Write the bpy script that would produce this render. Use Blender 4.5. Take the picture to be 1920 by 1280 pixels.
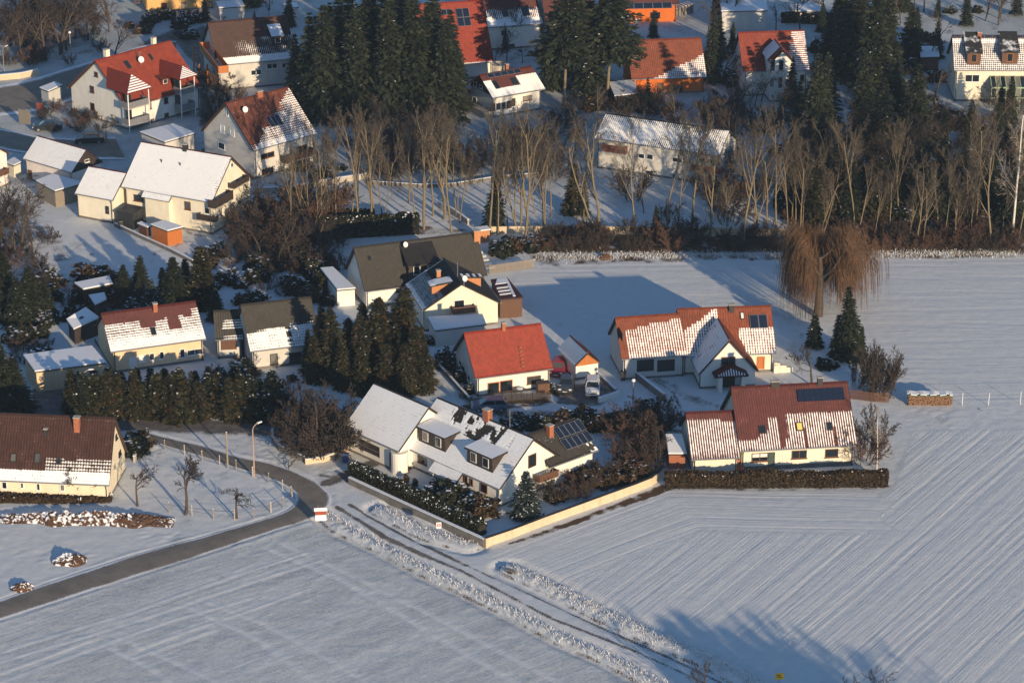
import bpy, math, random
import numpy as np
from mathutils import Vector, Matrix
R = math.radians
random.seed(7); RNG = np.random.default_rng(7)
for o in list(bpy.data.objects): bpy.data.objects.remove(o)
SC = bpy.context.scene
COL = SC.collection

# ------------------------------------------------------------------ camera, sky, sun, exposure
FPX, PITCH, DIST = 5200.0, R(22.5), 335.0
CAM = np.array([0, -DIST*math.cos(PITCH), DIST*math.sin(PITCH)])
FW = np.array([0, math.cos(PITCH), -math.sin(PITCH)]); UP = np.array([0, math.sin(PITCH), math.cos(PITCH)]); RT = np.array([1.0, 0, 0])
cam = bpy.data.cameras.new('camera'); cam.sensor_width = 36; cam.lens = 36*FPX/1920
cam.clip_start = 1; cam.clip_end = 6000
co = bpy.data.objects.new('camera', cam); COL.objects.link(co)
co.location = CAM; co.rotation_euler = (math.pi/2-PITCH, 0, 0)
SC.camera = co
SUN_EL = R(12.5); SUN_AZ = np.array([0.46, -0.89]); SUN_AZ /= np.linalg.norm(SUN_AZ)
W = bpy.data.worlds.new("World"); SC.world = W; W.use_nodes = True
wn = W.node_tree.nodes; wl = W.node_tree.links
sky = wn.new('ShaderNodeTexSky'); sky.sky_type = 'NISHITA'; sky.sun_disc = False
sky.sun_elevation = SUN_EL; sky.sun_rotation = math.atan2(SUN_AZ[0], SUN_AZ[1])
sky.air_density = 1.0; sky.dust_density = 0.2; sky.ozone_density = 3.5
wl.new(sky.outputs[0], wn['Background'].inputs[0]); wn['Background'].inputs[1].default_value = 0.132
sl = bpy.data.lights.new('sun', 'SUN'); sl.energy = 5.0; sl.angle = R(0.55); sl.color = (1.0, 0.77, 0.50)
so = bpy.data.objects.new('sun', sl); COL.objects.link(so)
so.rotation_euler = Vector((-SUN_AZ[0]*math.cos(SUN_EL), -SUN_AZ[1]*math.cos(SUN_EL), -math.sin(SUN_EL))).to_track_quat('-Z', 'Y').to_euler()
so.location = (60, -120, 80)
SC.view_settings.view_transform = 'Standard'; SC.view_settings.look = 'None'
SC.view_settings.exposure = 0.24; SC.view_settings.gamma = 1; SC.view_settings.use_curve_mapping = False
SC.cycles.max_bounces = 6; SC.cycles.diffuse_bounces = 3; SC.cycles.transparent_max_bounces = 8

def ray(px, py):
    return FW*FPX + RT*(px-960) + UP*(640-py)
def G(px, py, z=0.0):                       # point of the photograph -> point of the ground (height z)
    d = ray(px, py); t = (z-CAM[2])/d[2]; return CAM+d*t
def proj(p):
    d = np.asarray(p, float)-CAM; zc = d@FW
    return np.stack([960+FPX*(d@RT)/zc, 640-FPX*(d@UP)/zc], -1)
def pscale(py):                             # photograph pixels per metre at the ground seen at row py
    d = G(960, py)-CAM; return FPX/(d@FW)

# ------------------------------------------------------------------ noise
def hash2(i, j, s):
    n = (i*374761393 + j*668265263 + s*2246822519) & 0xffffffff
    n = ((n ^ (n >> 13))*1274126177) & 0xffffffff
    return ((n ^ (n >> 16)) & 0xffff)/65535.0
def vnoise(x, y, s=0):
    x = np.asarray(x, float); y = np.asarray(y, float)
    i = np.floor(x).astype(np.int64); j = np.floor(y).astype(np.int64)
    fx = x-i; fy = y-j; fx = fx*fx*(3-2*fx); fy = fy*fy*(3-2*fy)
    a = hash2(i, j, s); b = hash2(i+1, j, s); c = hash2(i, j+1, s); d = hash2(i+1, j+1, s)
    return (a*(1-fx)+b*fx)*(1-fy)+(c*(1-fx)+d*fx)*fy
def fbm(x, y, s=0, o=3):
    t = 0; a = .5
    for k in range(o):
        t = t+a*vnoise(x, y, s+k); x = x*2.03+5; y = y*2.03+9; a *= .5
    return t
def sstep(a, b, x):
    t = np.clip((x-a)/(b-a+1e-9), 0, 1); return t*t*(3-2*t)

# ------------------------------------------------------------------ materials
MATS = {}
def mat(name):
    m = bpy.data.materials.new(name); m.use_nodes = True
    nt = m.node_tree; b = nt.nodes['Principled BSDF']
    return m, nt.nodes, nt.links, b
def noise_node(n, l, scale, detail=4, rough=.6, coord='Object', scl=None):
    tc = n.new('ShaderNodeTexCoord'); t = n.new('ShaderNodeTexNoise')
    t.inputs['Scale'].default_value = scale; t.inputs['Detail'].default_value = detail; t.inputs['Roughness'].default_value = rough
    if scl:
        mp = n.new('ShaderNodeMapping'); mp.inputs['Scale'].default_value = scl
        l.new(tc.outputs[coord], mp.inputs[0]); l.new(mp.outputs[0], t.inputs['Vector'])
    else: l.new(tc.outputs[coord], t.inputs['Vector'])
    return t
def ramp(n, l, src, stops):
    r = n.new('ShaderNodeValToRGB'); e = r.color_ramp.elements
    while len(e) < len(stops): e.new(.5)
    for k, (p, c) in enumerate(stops):
        e[k].position = p; e[k].color = (*c, 1) if len(c) == 3 else c
    l.new(src, r.inputs[0]); return r
def mixc(n, l, fac, a, b):
    m = n.new('ShaderNodeMix'); m.data_type = 'RGBA'
    if isinstance(fac, (int, float)): m.inputs[0].default_value = fac
    else: l.new(fac, m.inputs[0])
    for k, v in ((6, a), (7, b)):
        if isinstance(v, tuple): m.inputs[k].default_value = (*v, 1)
        else: l.new(v, m.inputs[k])
    return m.outputs[2]
def math_(n, l, op, a, b=None, c=None, clamp=False):
    m = n.new('ShaderNodeMath'); m.operation = op; m.use_clamp = clamp
    for k, v in enumerate((a, b, c)):
        if v is None: continue
        if isinstance(v, (int, float)): m.inputs[k].default_value = v
        else: l.new(v, m.inputs[k])
    return m.outputs[0]
def attr(n, name):
    a = n.new('ShaderNodeAttribute'); a.attribute_name = name; return a.outputs['Fac']
def bump(n, l, b, h, strength, dist):
    bp = n.new('ShaderNodeBump'); bp.inputs['Strength'].default_value = strength; bp.inputs['Distance'].default_value = dist
    l.new(h, bp.inputs['Height']); l.new(bp.outputs[0], b.inputs['Normal'])

def M_plain(key, col, rough=.6, var=.15, scale=1.5, bmp=0.0, metal=0.0, scl=None, spec=.5):
    if key in MATS: return MATS[key]
    m, n, l, b = mat(key)
    t = noise_node(n, l, scale, 5, .65, scl=scl)
    lo = tuple(c*(1-var) for c in col); hi = tuple(min(1, c*(1+var)) for c in col)
    r = ramp(n, l, t.outputs[0], [(.3, lo), (.7, hi)])
    l.new(r.outputs[0], b.inputs['Base Color'])
    b.inputs['Roughness'].default_value = rough; b.inputs['Metallic'].default_value = metal
    b.inputs['Specular IOR Level'].default_value = spec
    if bmp: bump(n, l, b, t.outputs[0], .6, bmp)
    MATS[key] = m; return m
def M_wall(key, col, stain=.45):
    if key in MATS: return MATS[key]
    m, n, l, b = mat(key)
    t = noise_node(n, l, .7, 5, .6); t2 = noise_node(n, l, 1.0, 5, .7, scl=(2.2, 2.2, .28)); t3 = noise_node(n, l, 14, 3)
    r = ramp(n, l, t.outputs[0], [(.3, tuple(c*.9 for c in col)), (.7, tuple(min(1, c*1.05) for c in col))])
    st = ramp(n, l, t2.outputs[0], [(.52, (0, 0, 0)), (.8, (1, 1, 1))])
    f = math_(n, l, 'MULTIPLY', st.outputs[0], stain)
    c = mixc(n, l, f, r.outputs[0], tuple(x*.55 for x in col))
    l.new(c, b.inputs['Base Color']); b.inputs['Roughness'].default_value = .9; b.inputs['Specular IOR Level'].default_value = .2
    bump(n, l, b, t3.outputs[0], .25, .01)
    MATS[key] = m; return m
SNOWC = (.80, .82, .85); SNOWG = (.665, .685, .69)
def M_tile(key, col, var=.28):
    if key in MATS: return MATS[key]
    m, n, l, b = mat(key)
    t = noise_node(n, l, .9, 5, .6); t2 = noise_node(n, l, 7, 3, .6)
    f = math_(n, l, 'MULTIPLY_ADD', t2.outputs[0], .5, math_(n, l, 'MULTIPLY', t.outputs[0], .6))
    r = ramp(n, l, f, [(.35, tuple(c*(1-var) for c in col)), (.75, tuple(min(1, c*(1+var)) for c in col))])
    h = attr(n, 'tile'); hm = math_(n, l, 'MULTIPLY_ADD', h, .3, .85)
    tc = mixc(n, l, 1.0, r.outputs[0], r.outputs[0]); tc.node.blend_type = 'MULTIPLY'; tc.node.inputs[0].default_value = 0
    hv = n.new('ShaderNodeHueSaturation'); l.new(r.outputs[0], hv.inputs['Color']); l.new(hm, hv.inputs['Value'])
    g = attr(n, 'snow'); p = attr(n, 'prof')
    nz = noise_node(n, l, 2.6, 3, .6)
    v = math_(n, l, 'MULTIPLY', g, 1.5)
    v = math_(n, l, 'ADD', v, p)
    v = math_(n, l, 'MULTIPLY_ADD', nz.outputs[0], .9, v)
    nl = noise_node(n, l, .9, 2, .5); v = math_(n, l, 'MULTIPLY_ADD', nl.outputs[0], .5, v)
    v = math_(n, l, 'SUBTRACT', v, 1.38)
    v = math_(n, l, 'MULTIPLY', v, 2.4, clamp=True)
    sn = ramp(n, l, nz.outputs[0], [(.3, tuple(c*.95 for c in SNOWC)), (.7, SNOWC)])
    c = mixc(n, l, v, hv.outputs[0], sn.outputs[0])
    l.new(c, b.inputs['Base Color'])
    rr = math_(n, l, 'MULTIPLY_ADD', v, .22, .62); l.new(rr, b.inputs['Roughness'])
    b.inputs['Specular IOR Level'].default_value = .3
    bump(n, l, b, t2.outputs[0], .35, .02)
    MATS[key] = m; return m
def M_snow():
    if 'snow' in MATS: return MATS['snow']
    m, n, l, b = mat('snow'); t = noise_node(n, l, 1.2, 6, .6)
    r = ramp(n, l, t.outputs[0], [(.3, tuple(c*.94 for c in SNOWC)), (.7, SNOWC)])
    l.new(r.outputs[0], b.inputs['Base Color']); b.inputs['Roughness'].default_value = .85
    bump(n, l, b, t.outputs[0], .5, .05); MATS['snow'] = m; return m
def M_glass():
    if 'glass' in MATS: return MATS['glass']
    m, n, l, b = mat('glass'); oi = n.new('ShaderNodeObjectInfo')
    r = ramp(n, l, oi.outputs['Random'], [(0, (.008, .012, .018)), (.7, (.02, .028, .035)), (.85, (.12, .11, .1)), (1, (.3, .28, .24))])
    l.new(r.outputs[0], b.inputs['Base Color']); b.inputs['Roughness'].default_value = .06
    b.inputs['Specular IOR Level'].default_value = .8; MATS['glass'] = m; return m
def M_solar():
    if 'solar' in MATS: return MATS['solar']
    m, n, l, b = mat('solar'); t = noise_node(n, l, 6, 2)
    r = ramp(n, l, t.outputs[0], [(.3, (.010, .016, .035)), (.7, (.018, .028, .055))])
    l.new(r.outputs[0], b.inputs['Base Color']); b.inputs['Roughness'].default_value = .15; MATS['solar'] = m; return m
def M_leaf(key, lo, hi, snow=True, dry=None):
    if key in MATS: return MATS[key]
    m, n, l, b = mat(key); a = attr(n, 'tint'); s = attr(n, 'snow')
    st = [(0, lo), (.8, hi)]
    if dry: st += [(1, dry)]
    r = ramp(n, l, a, st)
    c = mixc(n, l, s, r.outputs[0], SNOWC)
    l.new(c, b.inputs['Base Color']); b.inputs['Roughness'].default_value = .75; b.inputs['Specular IOR Level'].default_value = .15
    MATS[key] = m; return m

TILE_RED = M_tile('tile_red', (.20, .032, .016)); TILE_TERRA = M_tile('tile_terracotta', (.165, .038, .016))
TILE_BROWN = M_tile('tile_brown', (.050, .022, .018)); TILE_MAROON = M_tile('tile_maroon', (.074, .014, .013))
TILE_GREY = M_tile('tile_grey', (.033, .030, .027), .15); TILE_DARK = M_tile('tile_dark', (.028, .024, .022))
TILE_ORED = M_tile('tile_orange_red', (.235, .030, .015), .10); TILE_REDBR = M_tile('tile_red_brown', (.105, .030, .018))
WHITE = M_wall('plaster_white', (.80, .77, .70)); CREAM = M_wall('plaster_cream', (.80, .74, .60)); YELLOW = M_wall('plaster_yellow', (.78, .58, .37))
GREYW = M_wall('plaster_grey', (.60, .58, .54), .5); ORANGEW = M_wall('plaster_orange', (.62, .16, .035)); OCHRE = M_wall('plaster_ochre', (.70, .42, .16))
PALEY = M_wall('plaster_pale_yellow', (.80, .69, .50)); PINKW = M_wall('plaster_pale', (.78, .71, .66), .15)
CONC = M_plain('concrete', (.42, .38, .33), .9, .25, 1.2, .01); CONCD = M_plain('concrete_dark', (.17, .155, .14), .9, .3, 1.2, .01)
FENCEW = M_wall('wall_yellowish', (.64, .52, .36), .9)
WOODO = M_plain('wood_orange', (.46, .145, .03), .6, .25, 3, .005, scl=(6, 6, .6)); WOODB = M_plain('wood_brown', (.12, .055, .03), .7, .3, 3, .005, scl=(5, 5, .6))
WOODG = M_plain('wood_grey', (.26, .22, .17), .8, .3, 3, .005, scl=(6, 6, .6)); WOODD = M_plain('wood_dark', (.04, .028, .022), .7, .3, 3, .005)
FRW = M_plain('frame_white', (.78, .78, .76), .45, .05); FRB = M_plain('frame_brown', (.14, .06, .03), .5, .15); FRO = M_plain('frame_orange_wood', (.42, .15, .03), .5, .15)
DARKM = M_plain('dark_metal', (.03, .03, .032), .5, .15); GREYM = M_plain('grey_metal', (.30, .30, .31), .45, .1, metal=.4); BRICK = M_plain('brick', (.33, .12, .06), .85, .3, 8, .01)
BRICKO = M_plain('brick_orange', (.48, .21, .09), .85, .25, 7, .01); WHITEM = M_plain('white_paint', (.80, .80, .80), .4, .05); CURT = M_plain('shutter_white', (.72, .71, .67), .6, .06)
SNOW = M_snow(); GLASS = M_glass(); SOLAR = M_solar()
BARK = M_plain('bark', (.17, .125, .075), .9, .35, 3, .01, scl=(3, 3, .6)); BARKD = M_plain('bark_dark', (.07, .05, .037), .9, .35, 3, .01)
TWIG = M_plain('twig', (.098, .078, .057), .9, .3, .5); TWIGD = M_plain('twig_dark', (.055, .040, .032), .9, .3, .5); TWIGR = M_plain('twig_reddish', (.12, .065, .042), .9, .3, .5)
TWIGW = M_plain('twig_willow', (.165, .09, .042), .85, .3, .5); BIRCH = M_plain('bark_birch', (.62, .58, .52), .8, .35, 4, .005, scl=(2, 2, 3)); BARKY = M_plain('bark_yellowish', (.19, .15, .092), .9, .35, 2, .01, scl=(3, 3, .5))
NEEDLE = M_leaf('needles', (.011, .017, .012), (.045, .053, .030)); NEEDLEB = M_leaf('needles_blue', (.018, .028, .026), (.045, .060, .052))
NEEDLEO = M_leaf('needles_olive', (.016, .020, .012), (.056, .054, .028), dry=(.085, .045, .02)); LEAFB = M_leaf('leaf_brown', (.026, .019, .012), (.078, .050, .026)); LEAFG = M_leaf('leaf_dark_green', (.010, .014, .009), (.030, .033, .016), dry=(.05, .038, .02))

# ------------------------------------------------------------------ mesh building
def tag(o, label=None, cat=None, group=None, kind=None):
    if label: o['label'] = label
    if cat: o['category'] = cat
    if group: o['group'] = group
    if kind: o['kind'] = kind
    return o
def empty(name, loc, rz=0.0, label=None, cat=None, group=None):
    o = bpy.data.objects.new(name, None); COL.objects.link(o); o.empty_display_size = .5
    o.location = [float(v) for v in loc]; o.rotation_euler = (0, 0, rz)
    return tag(o, label, cat, group)
def npmesh(name, V, Q, mats, attrs=None, smooth=False, T=None, mi=None):
    me = bpy.data.meshes.new(name); V = np.asarray(V, np.float32).reshape(-1, 3)
    Q = np.zeros((0, 4), np.int32) if Q is None else np.asarray(Q, np.int32).reshape(-1, 4)
    T = np.zeros((0, 3), np.int32) if T is None else np.asarray(T, np.int32).reshape(-1, 3)
    me.vertices.add(len(V)); me.vertices.foreach_set('co', V.ravel())
    nq, nt = len(Q), len(T)
    me.loops.add(nq*4+nt*3); me.loops.foreach_set('vertex_index', np.concatenate([Q.ravel(), T.ravel()]).astype(np.int32))
    me.polygons.add(nq+nt)
    ls = np.concatenate([np.arange(nq)*4, nq*4+np.arange(nt)*3]).astype(np.int32)
    me.polygons.foreach_set('loop_start', ls)
    if smooth: me.polygons.foreach_set('use_smooth', np.ones(nq+nt, bool))
    for m in (mats if isinstance(mats, (list, tuple)) else [mats]): me.materials.append(m)
    if mi is not None: me.polygons.foreach_set('material_index', np.asarray(mi, np.int32))
    for k, v in (attrs or {}).items():
        a = me.attributes.new(k, 'FLOAT', 'POINT'); a.data.foreach_set('value', np.asarray(v, np.float32).ravel())
    me.update(calc_edges=True); me.validate(verbose=False)
    return me
def link(name, me, parent=None, label=None, cat=None, group=None, kind=None):
    o = bpy.data.objects.new(name, me); COL.objects.link(o)
    if parent is not None: o.parent = parent
    return tag(o, label, cat, group, kind)
class MB:
    """collects simple solids, then links them as one mesh object"""
    def __init__(s, M=None): s.v = []; s.f = []; s.mi = []; s.M = M or Matrix()
    def add(s, vs, fs, mi=0):
        n = len(s.v); s.v += [s.M @ Vector(v) for v in vs]; s.f += [[n+i for i in f] for f in fs]; s.mi += [mi]*len(fs); return s
    def box(s, x0, y0, z0, x1, y1, z1, mi=0):
        v = [(x0, y0, z0), (x1, y0, z0), (x1, y1, z0), (x0, y1, z0), (x0, y0, z1), (x1, y0, z1), (x1, y1, z1), (x0, y1, z1)]
        return s.add(v, [(0, 3, 2, 1), (4, 5, 6, 7), (0, 1, 5, 4), (1, 2, 6, 5), (2, 3, 7, 6), (3, 0, 4, 7)], mi)
    def hexa(s, lo, hi, mi=0):              # 4 lower + 4 upper corners
        return s.add(list(lo)+list(hi), [(0, 3, 2, 1), (4, 5, 6, 7), (0, 1, 5, 4), (1, 2, 6, 5), (2, 3, 7, 6), (3, 0, 4, 7)], mi)
    def tube(s, p, q, r0, r1=None, n=6, mi=0, cap=True):
        p = Vector(p); q = Vector(q); r1 = r0 if r1 is None else r1; d = (q-p).normalized()
        a = d.orthogonal().normalized(); b = d.cross(a); vs = []
        for c, r in ((p, r0), (q, r1)):
            vs += [c+a*(r*math.cos(2*math.pi*k/n))+b*(r*math.sin(2*math.pi*k/n)) for k in range(n)]
        fs = [(k, (k+1) % n, n+(k+1) % n, n+k) for k in range(n)]
        if cap: fs += [tuple(range(n-1, -1, -1)), tuple(range(n, 2*n))]
        return s.add(vs, fs, mi)
    def path(s, pts, r, n=6, mi=0):
        for a, b in zip(pts[:-1], pts[1:]): s.tube(a, b, r, r, n, mi)
        return s
    def lathe(s, c, prof, n=12, mi=0, sx=1, sy=1):
        c = Vector(c); vs = []; fs = []
        for (r, z) in prof: vs += [c+Vector((r*sx*math.cos(2*math.pi*k/n), r*sy*math.sin(2*math.pi*k/n), z)) for k in range(n)]
        for j in range(len(prof)-1):
            fs += [(j*n+k, j*n+(k+1) % n, (j+1)*n+(k+1) % n, (j+1)*n+k) for k in range(n)]
        fs += [tuple(range(n-1, -1, -1)), tuple(range((len(prof)-1)*n, len(prof)*n))]
        return s.add(vs, fs, mi)
    def build(s, name, mats, parent=None, label=None, cat=None, group=None, kind=None, smooth=False):
        me = bpy.data.meshes.new(name); me.from_pydata([tuple(v) for v in s.v], [], s.f)
        for m in (mats if isinstance(mats, (list, tuple)) else [mats]): me.materials.append(m)
        me.polygons.foreach_set('material_index', s.mi)
        if smooth: me.polygons.foreach_set('use_smooth', [True]*len(s.f))
        me.update(); return link(name, me, parent, label, cat, group, kind)

# ------------------------------------------------------------------ buildings
class Fr:
    """one ridge-roofed volume; several of them can belong to one house root"""
    def __init__(s, H, q, ov=.35):
        s.H = H; s.x, s.y, rot, s.L, s.W, s.he, s.hr = q; s.rot = R(rot); s.ov = ov
        s.Mw = Matrix.Translation((s.x, s.y, 0)) @ Matrix.Rotation(s.rot, 4, 'Z')
        if H.get('Mw') is None: H['Mw'] = s.Mw.copy()
        s.M = H['Mw'].inverted() @ s.Mw; s.iM = s.Mw.inverted(); s.root = H['root']
        s.t = (s.hr-s.he)/(s.W/2); s.w = s.W/2-ov; s.l = s.L/2-ov; s.zt = s.he+ov*s.t
    def ray(s, px, py):
        o = s.iM @ Vector(CAM); d = s.iM.to_3x3() @ Vector(ray(px, py)); return o, d
    def axes(s, face):
        w, l = s.w, s.l
        return {'F': (Vector((0, -w, 0)), Vector((1, 0, 0)), Vector((0, -1, 0))), 'B': (Vector((0, w, 0)), Vector((-1, 0, 0)), Vector((0, 1, 0))),
                'L': (Vector((-l, 0, 0)), Vector((0, -1, 0)), Vector((-1, 0, 0))), 'R': (Vector((l, 0, 0)), Vector((0, 1, 0)), Vector((1, 0, 0)))}[face]
    def fpt(s, face, px, py, off=0.0):
        O, U, N = s.axes(face); o, d = s.ray(px, py); O = O+N*off
        k = (O-o).dot(N)/d.dot(N); P = o+d*k; return (P-O).dot(U), P.z
    def rpt(s, px, py, side=-1):            # point of the front (side -1) or back roof plane -> x, distance below the ridge
        o, d = s.ray(px, py); ln = math.hypot(s.W/2, s.hr-s.he); V = Vector((0, side*s.W/2, s.he-s.hr))/ln
        N = Vector((0, side*(s.hr-s.he), s.W/2)).normalized(); P0 = Vector((0, 0, s.hr))
        k = (P0-o).dot(N)/d.dot(N); P = o+d*k; return P.x, (P-P0).dot(V)
    def roof_axes(s, side=-1):
        ln = math.hypot(s.W/2, s.hr-s.he); V = Vector((0, side*s.W/2, s.he-s.hr))/ln
        N = Vector((0, side*(s.hr-s.he), s.W/2)).normalized(); return Vector((0, 0, s.hr)), Vector((1, 0, 0)), V, N, ln
    def rect(s, fn, box):                   # photograph box -> centre and size on the plane that fn describes
        x0, y0, x1, y1 = box; cx, cy = (x0+x1)/2, (y0+y1)/2
        c = fn(cx, cy); a = fn(cx+1, cy); b = fn(cx, cy+1)
        J = np.array([[a[0]-c[0], b[0]-c[0]], [a[1]-c[1], b[1]-c[1]]]); K = np.abs(np.linalg.inv(J))
        try: w, h = np.linalg.solve(K, [x1-x0, y1-y0])
        except Exception: w = h = -1
        if w < .35: w = max(.4, (x1-x0)/K[0, 0]*.75)
        if h < .4: h = max(.5, (y1-y0)/K[1, 1]*.8)
        return c[0], c[1], float(w), float(h)
    def obox(s, mb, O, U, N, u0, u1, z0, z1, n0, n1, mi=0, Z=Vector((0, 0, 1))):
        c = [O+U*u+N*n+Z*z for z in (z0, z1) for (u, n) in ((u0, n0), (u1, n0), (u1, n1), (u0, n1))]
        mb.hexa(c[:4], c[4:], mi)
    # -- walls
    def walls(s, m, gable=None, plinth=CONCD, name='wall', z0=-.6, trim=0.0):
        w, l, zt, za = s.w, s.l-trim, s.zt-.13, s.hr-.15; mb = MB(s.M); v = []
        for x in (-l, l): v += [(x, -w, z0), (x, w, z0), (x, w, zt), (x, 0, za), (x, -w, zt)]
        mb.add(v, [(0, 4, 3, 2, 1), (5, 6, 7, 8, 9), (0, 5, 9, 4), (1, 2, 7, 6), (0, 1, 6, 5)])
        mb.build(name, m, s.root)
        if gable:
            g = MB(s.M); zz = s.he-.1; k = (za-zz)/(za-zt) if za > zt else 1
            for x0, x1 in ((-l-.05, -l+.02), (l-.02, l+.05)):
                a = [(x0, -w, zt-.25), (x0, w, zt-.25), (x0, w, zt), (x0, 0, za), (x0, -w, zt)]; b = [(x1, y, z) for (_, y, z) in a]
                g.add(a+b, [(0, 1, 2, 3, 4), (9, 8, 7, 6, 5)]+[(i, (i+1) % 5, 5+(i+1) % 5, 5+i) for i in range(5)])
                g.build('gable_cladding', gable, s.root); g = MB(s.M)
        if plinth:
            p = MB(s.M); p.box(-l-.03, -w-.03, z0, l+.03, w+.03, .28); p.build('plinth', plinth, s.root)
    # -- roofs
    def plane(s, x0, x1, v0, v1, m, cov, side=-1, tw=.30, th=.36, ns=4, pat=(1, .25), name='roof', edge=True, lift=0.0):
        P0, U, V, N, ln = s.roof_axes(side); Lu, Lv = x1-x0, v1-v0
        nu = max(2, round(Lu/tw)); nv = max(2, round(Lv/th))
        us = np.linspace(0, 1, nu*ns+1); vs = np.empty(nv*2); vs[0::2] = np.arange(nv)/nv; vs[1::2] = (np.arange(nv)+.97)/nv
        uu, vv = np.meshgrid(us, vs); fv = np.tile(np.array([0.0, 1.0]), nv)[:, None]*np.ones_like(uu)
        wave = np.cos(2*np.pi*uu*nu)
        ug = (x0+uu*Lu+s.L/2)/s.L; vg = (v0+vv*Lv)/ln
        seed = int(abs(s.x*13+s.y*7)) % 1000
        X, Y = uu*Lu, vv*Lv
        if cov is None: c = np.zeros_like(uu)
        else: c = np.broadcast_to(np.asarray(cov(ug, vg, lambda k, o=0: fbm(X*k+o, Y*k+o*1.7, seed+o)), float), uu.shape)
        full = sstep(.74, .98, c)
        h = (.028*wave+.045*fv)*(1-.85*full)+full*(.06+.05*(fbm(X*.5, Y*.5, seed)-.45))+lift
        co = np.array(P0)+np.array(U)*(x0+X)[..., None]+np.array(V)*(v0+Y)[..., None]+np.array(N)*h[..., None]
        Mx = np.array(s.M); co = co@Mx[:3, :3].T+Mx[:3, 3]
        prof = pat[0]*.45*(-wave)+pat[1]*.9*(fv-.5)
        tl = hash2(np.floor(uu*nu+.5).astype(np.int64), np.floor(vv*nv).astype(np.int64), seed)
        a, b = co.shape[:2]; idx = np.arange(a*b).reshape(a, b)
        Q = np.stack([idx[:-1, :-1], idx[1:, :-1], idx[1:, 1:], idx[:-1, 1:]], -1).reshape(-1, 4)
        if side == 1: Q = Q[:, ::-1]
        me = npmesh(name, co.reshape(-1, 3), Q, m, dict(snow=c, prof=prof, tile=tl))
        o = link(name, me, s.root)
        if edge:
            mb = MB(s.M); q = [(x0+.02, v0), (x1-.02, v0), (x1-.02, v1-.02), (x0+.02, v1-.02)]
            if side == 1: q = q[::-1]
            mb.hexa([P0+U*x+V*v-N*.17 for x, v in q], [P0+U*x+V*v-N*.035 for x, v in q]); mb.build('roof_edge', WOODD, s.root)
        return o
    def roofs(s, m, cov=None, covb=None, xl=None, xr=None, gutter=True, pipes='lr', ridge=True, mb_=None, **k):
        ln = s.roof_axes()[4]; a = -s.L/2 if xl is None else xl; b = s.L/2 if xr is None else xr
        s.plane(a, b, 0, ln, m, cov, **k)
        kb = dict(k); kb.update(ns=2); s.plane(a, b, 0, ln, mb_ or m, covb, side=1, **kb)
        if ridge:
            r = MB(s.M); r.tube((a+.01, 0, s.hr+.015), (b-.01, 0, s.hr+.015), .13, n=6); 
            me = r.build('ridge_cap', m, s.root); 
        if gutter:
            for sd, nm in ((-1, 'gutter'), (1, 'gutter')):
                g = MB(s.M); y = sd*(s.W/2+.05); g.tube((a, y, s.he-.04), (b, y, s.he-.04), .075, n=6)
                g.build('gutter', GREYM if gutter is True else gutter, s.root)
            for c in pipes:
                x = (-s.l+.12) if c == 'l' else (s.l-.12); p = MB(s.M)
                p.path([(x, -s.W/2-.03, s.he-.08), (x, -s.w-.09, s.he-.45), (x, -s.w-.09, .05)], .05); p.build('downpipe', DARKM, s.root)
    # -- openings
    def win(s, face, *boxes, st='w', name='window', off=0.0, sill=True):
        O, U, N = s.axes(face); O = O+N*off
        fm = {'w': FRW, 'b': FRB, 'o': FRO, 'd': DARKM}[st[0]]
        for bx in boxes:
            u, z, w, h = s.rect(lambda a, b: s.fpt(face, a, b, off), bx)
            u0, u1, z0, z1 = u-w/2, u+w/2, z-h/2, z+h/2; t = .075
            mb = MB(s.M); f = lambda a, b, c, d, n1=.07: s.obox(mb, O, U, N, a, b, c, d, -.02, n1)
            f(u0, u1, z0, z0+t); f(u0, u1, z1-t, z1); f(u0, u0+t, z0+t, z1-t); f(u1-t, u1, z0+t, z1-t)
            k = max(1, round(w/1.1))
            for i in range(1, k): c = u0+w*i/k; f(c-.04, c+.04, z0+t, z1-t, .06)
            if sill and h < 2.0: f(u0-.08, u1+.08, z0-.07, z0-.005, .16)
            o = mb.build(name, fm, s.root)
            p = MB(s.M); s.obox(p, O, U, N, u0+.02, u1-.02, z0+.02, z1-.02, -.02, .025)
            if 's' in st[1:]: p.build('shutter', CURT, o)
            else: p.build('pane', GLASS, o)
            if 'h' in st[1:]:
                q = MB(s.M); s.obox(q, O, U, N, u0+t, u1-t, z0+h*.5, z1-t, .03, .05); q.build('shutter', CURT, o)
            if 'x' in st[1:]:               # open side shutters
                for a, b in ((u0-w*.48, u0-.04), (u1+.04, u1+w*.48)):
                    q = MB(s.M); s.obox(q, O, U, N, a, b, z0, z1, .01, .06); q.build('shutter', WOODD, o)
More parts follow.
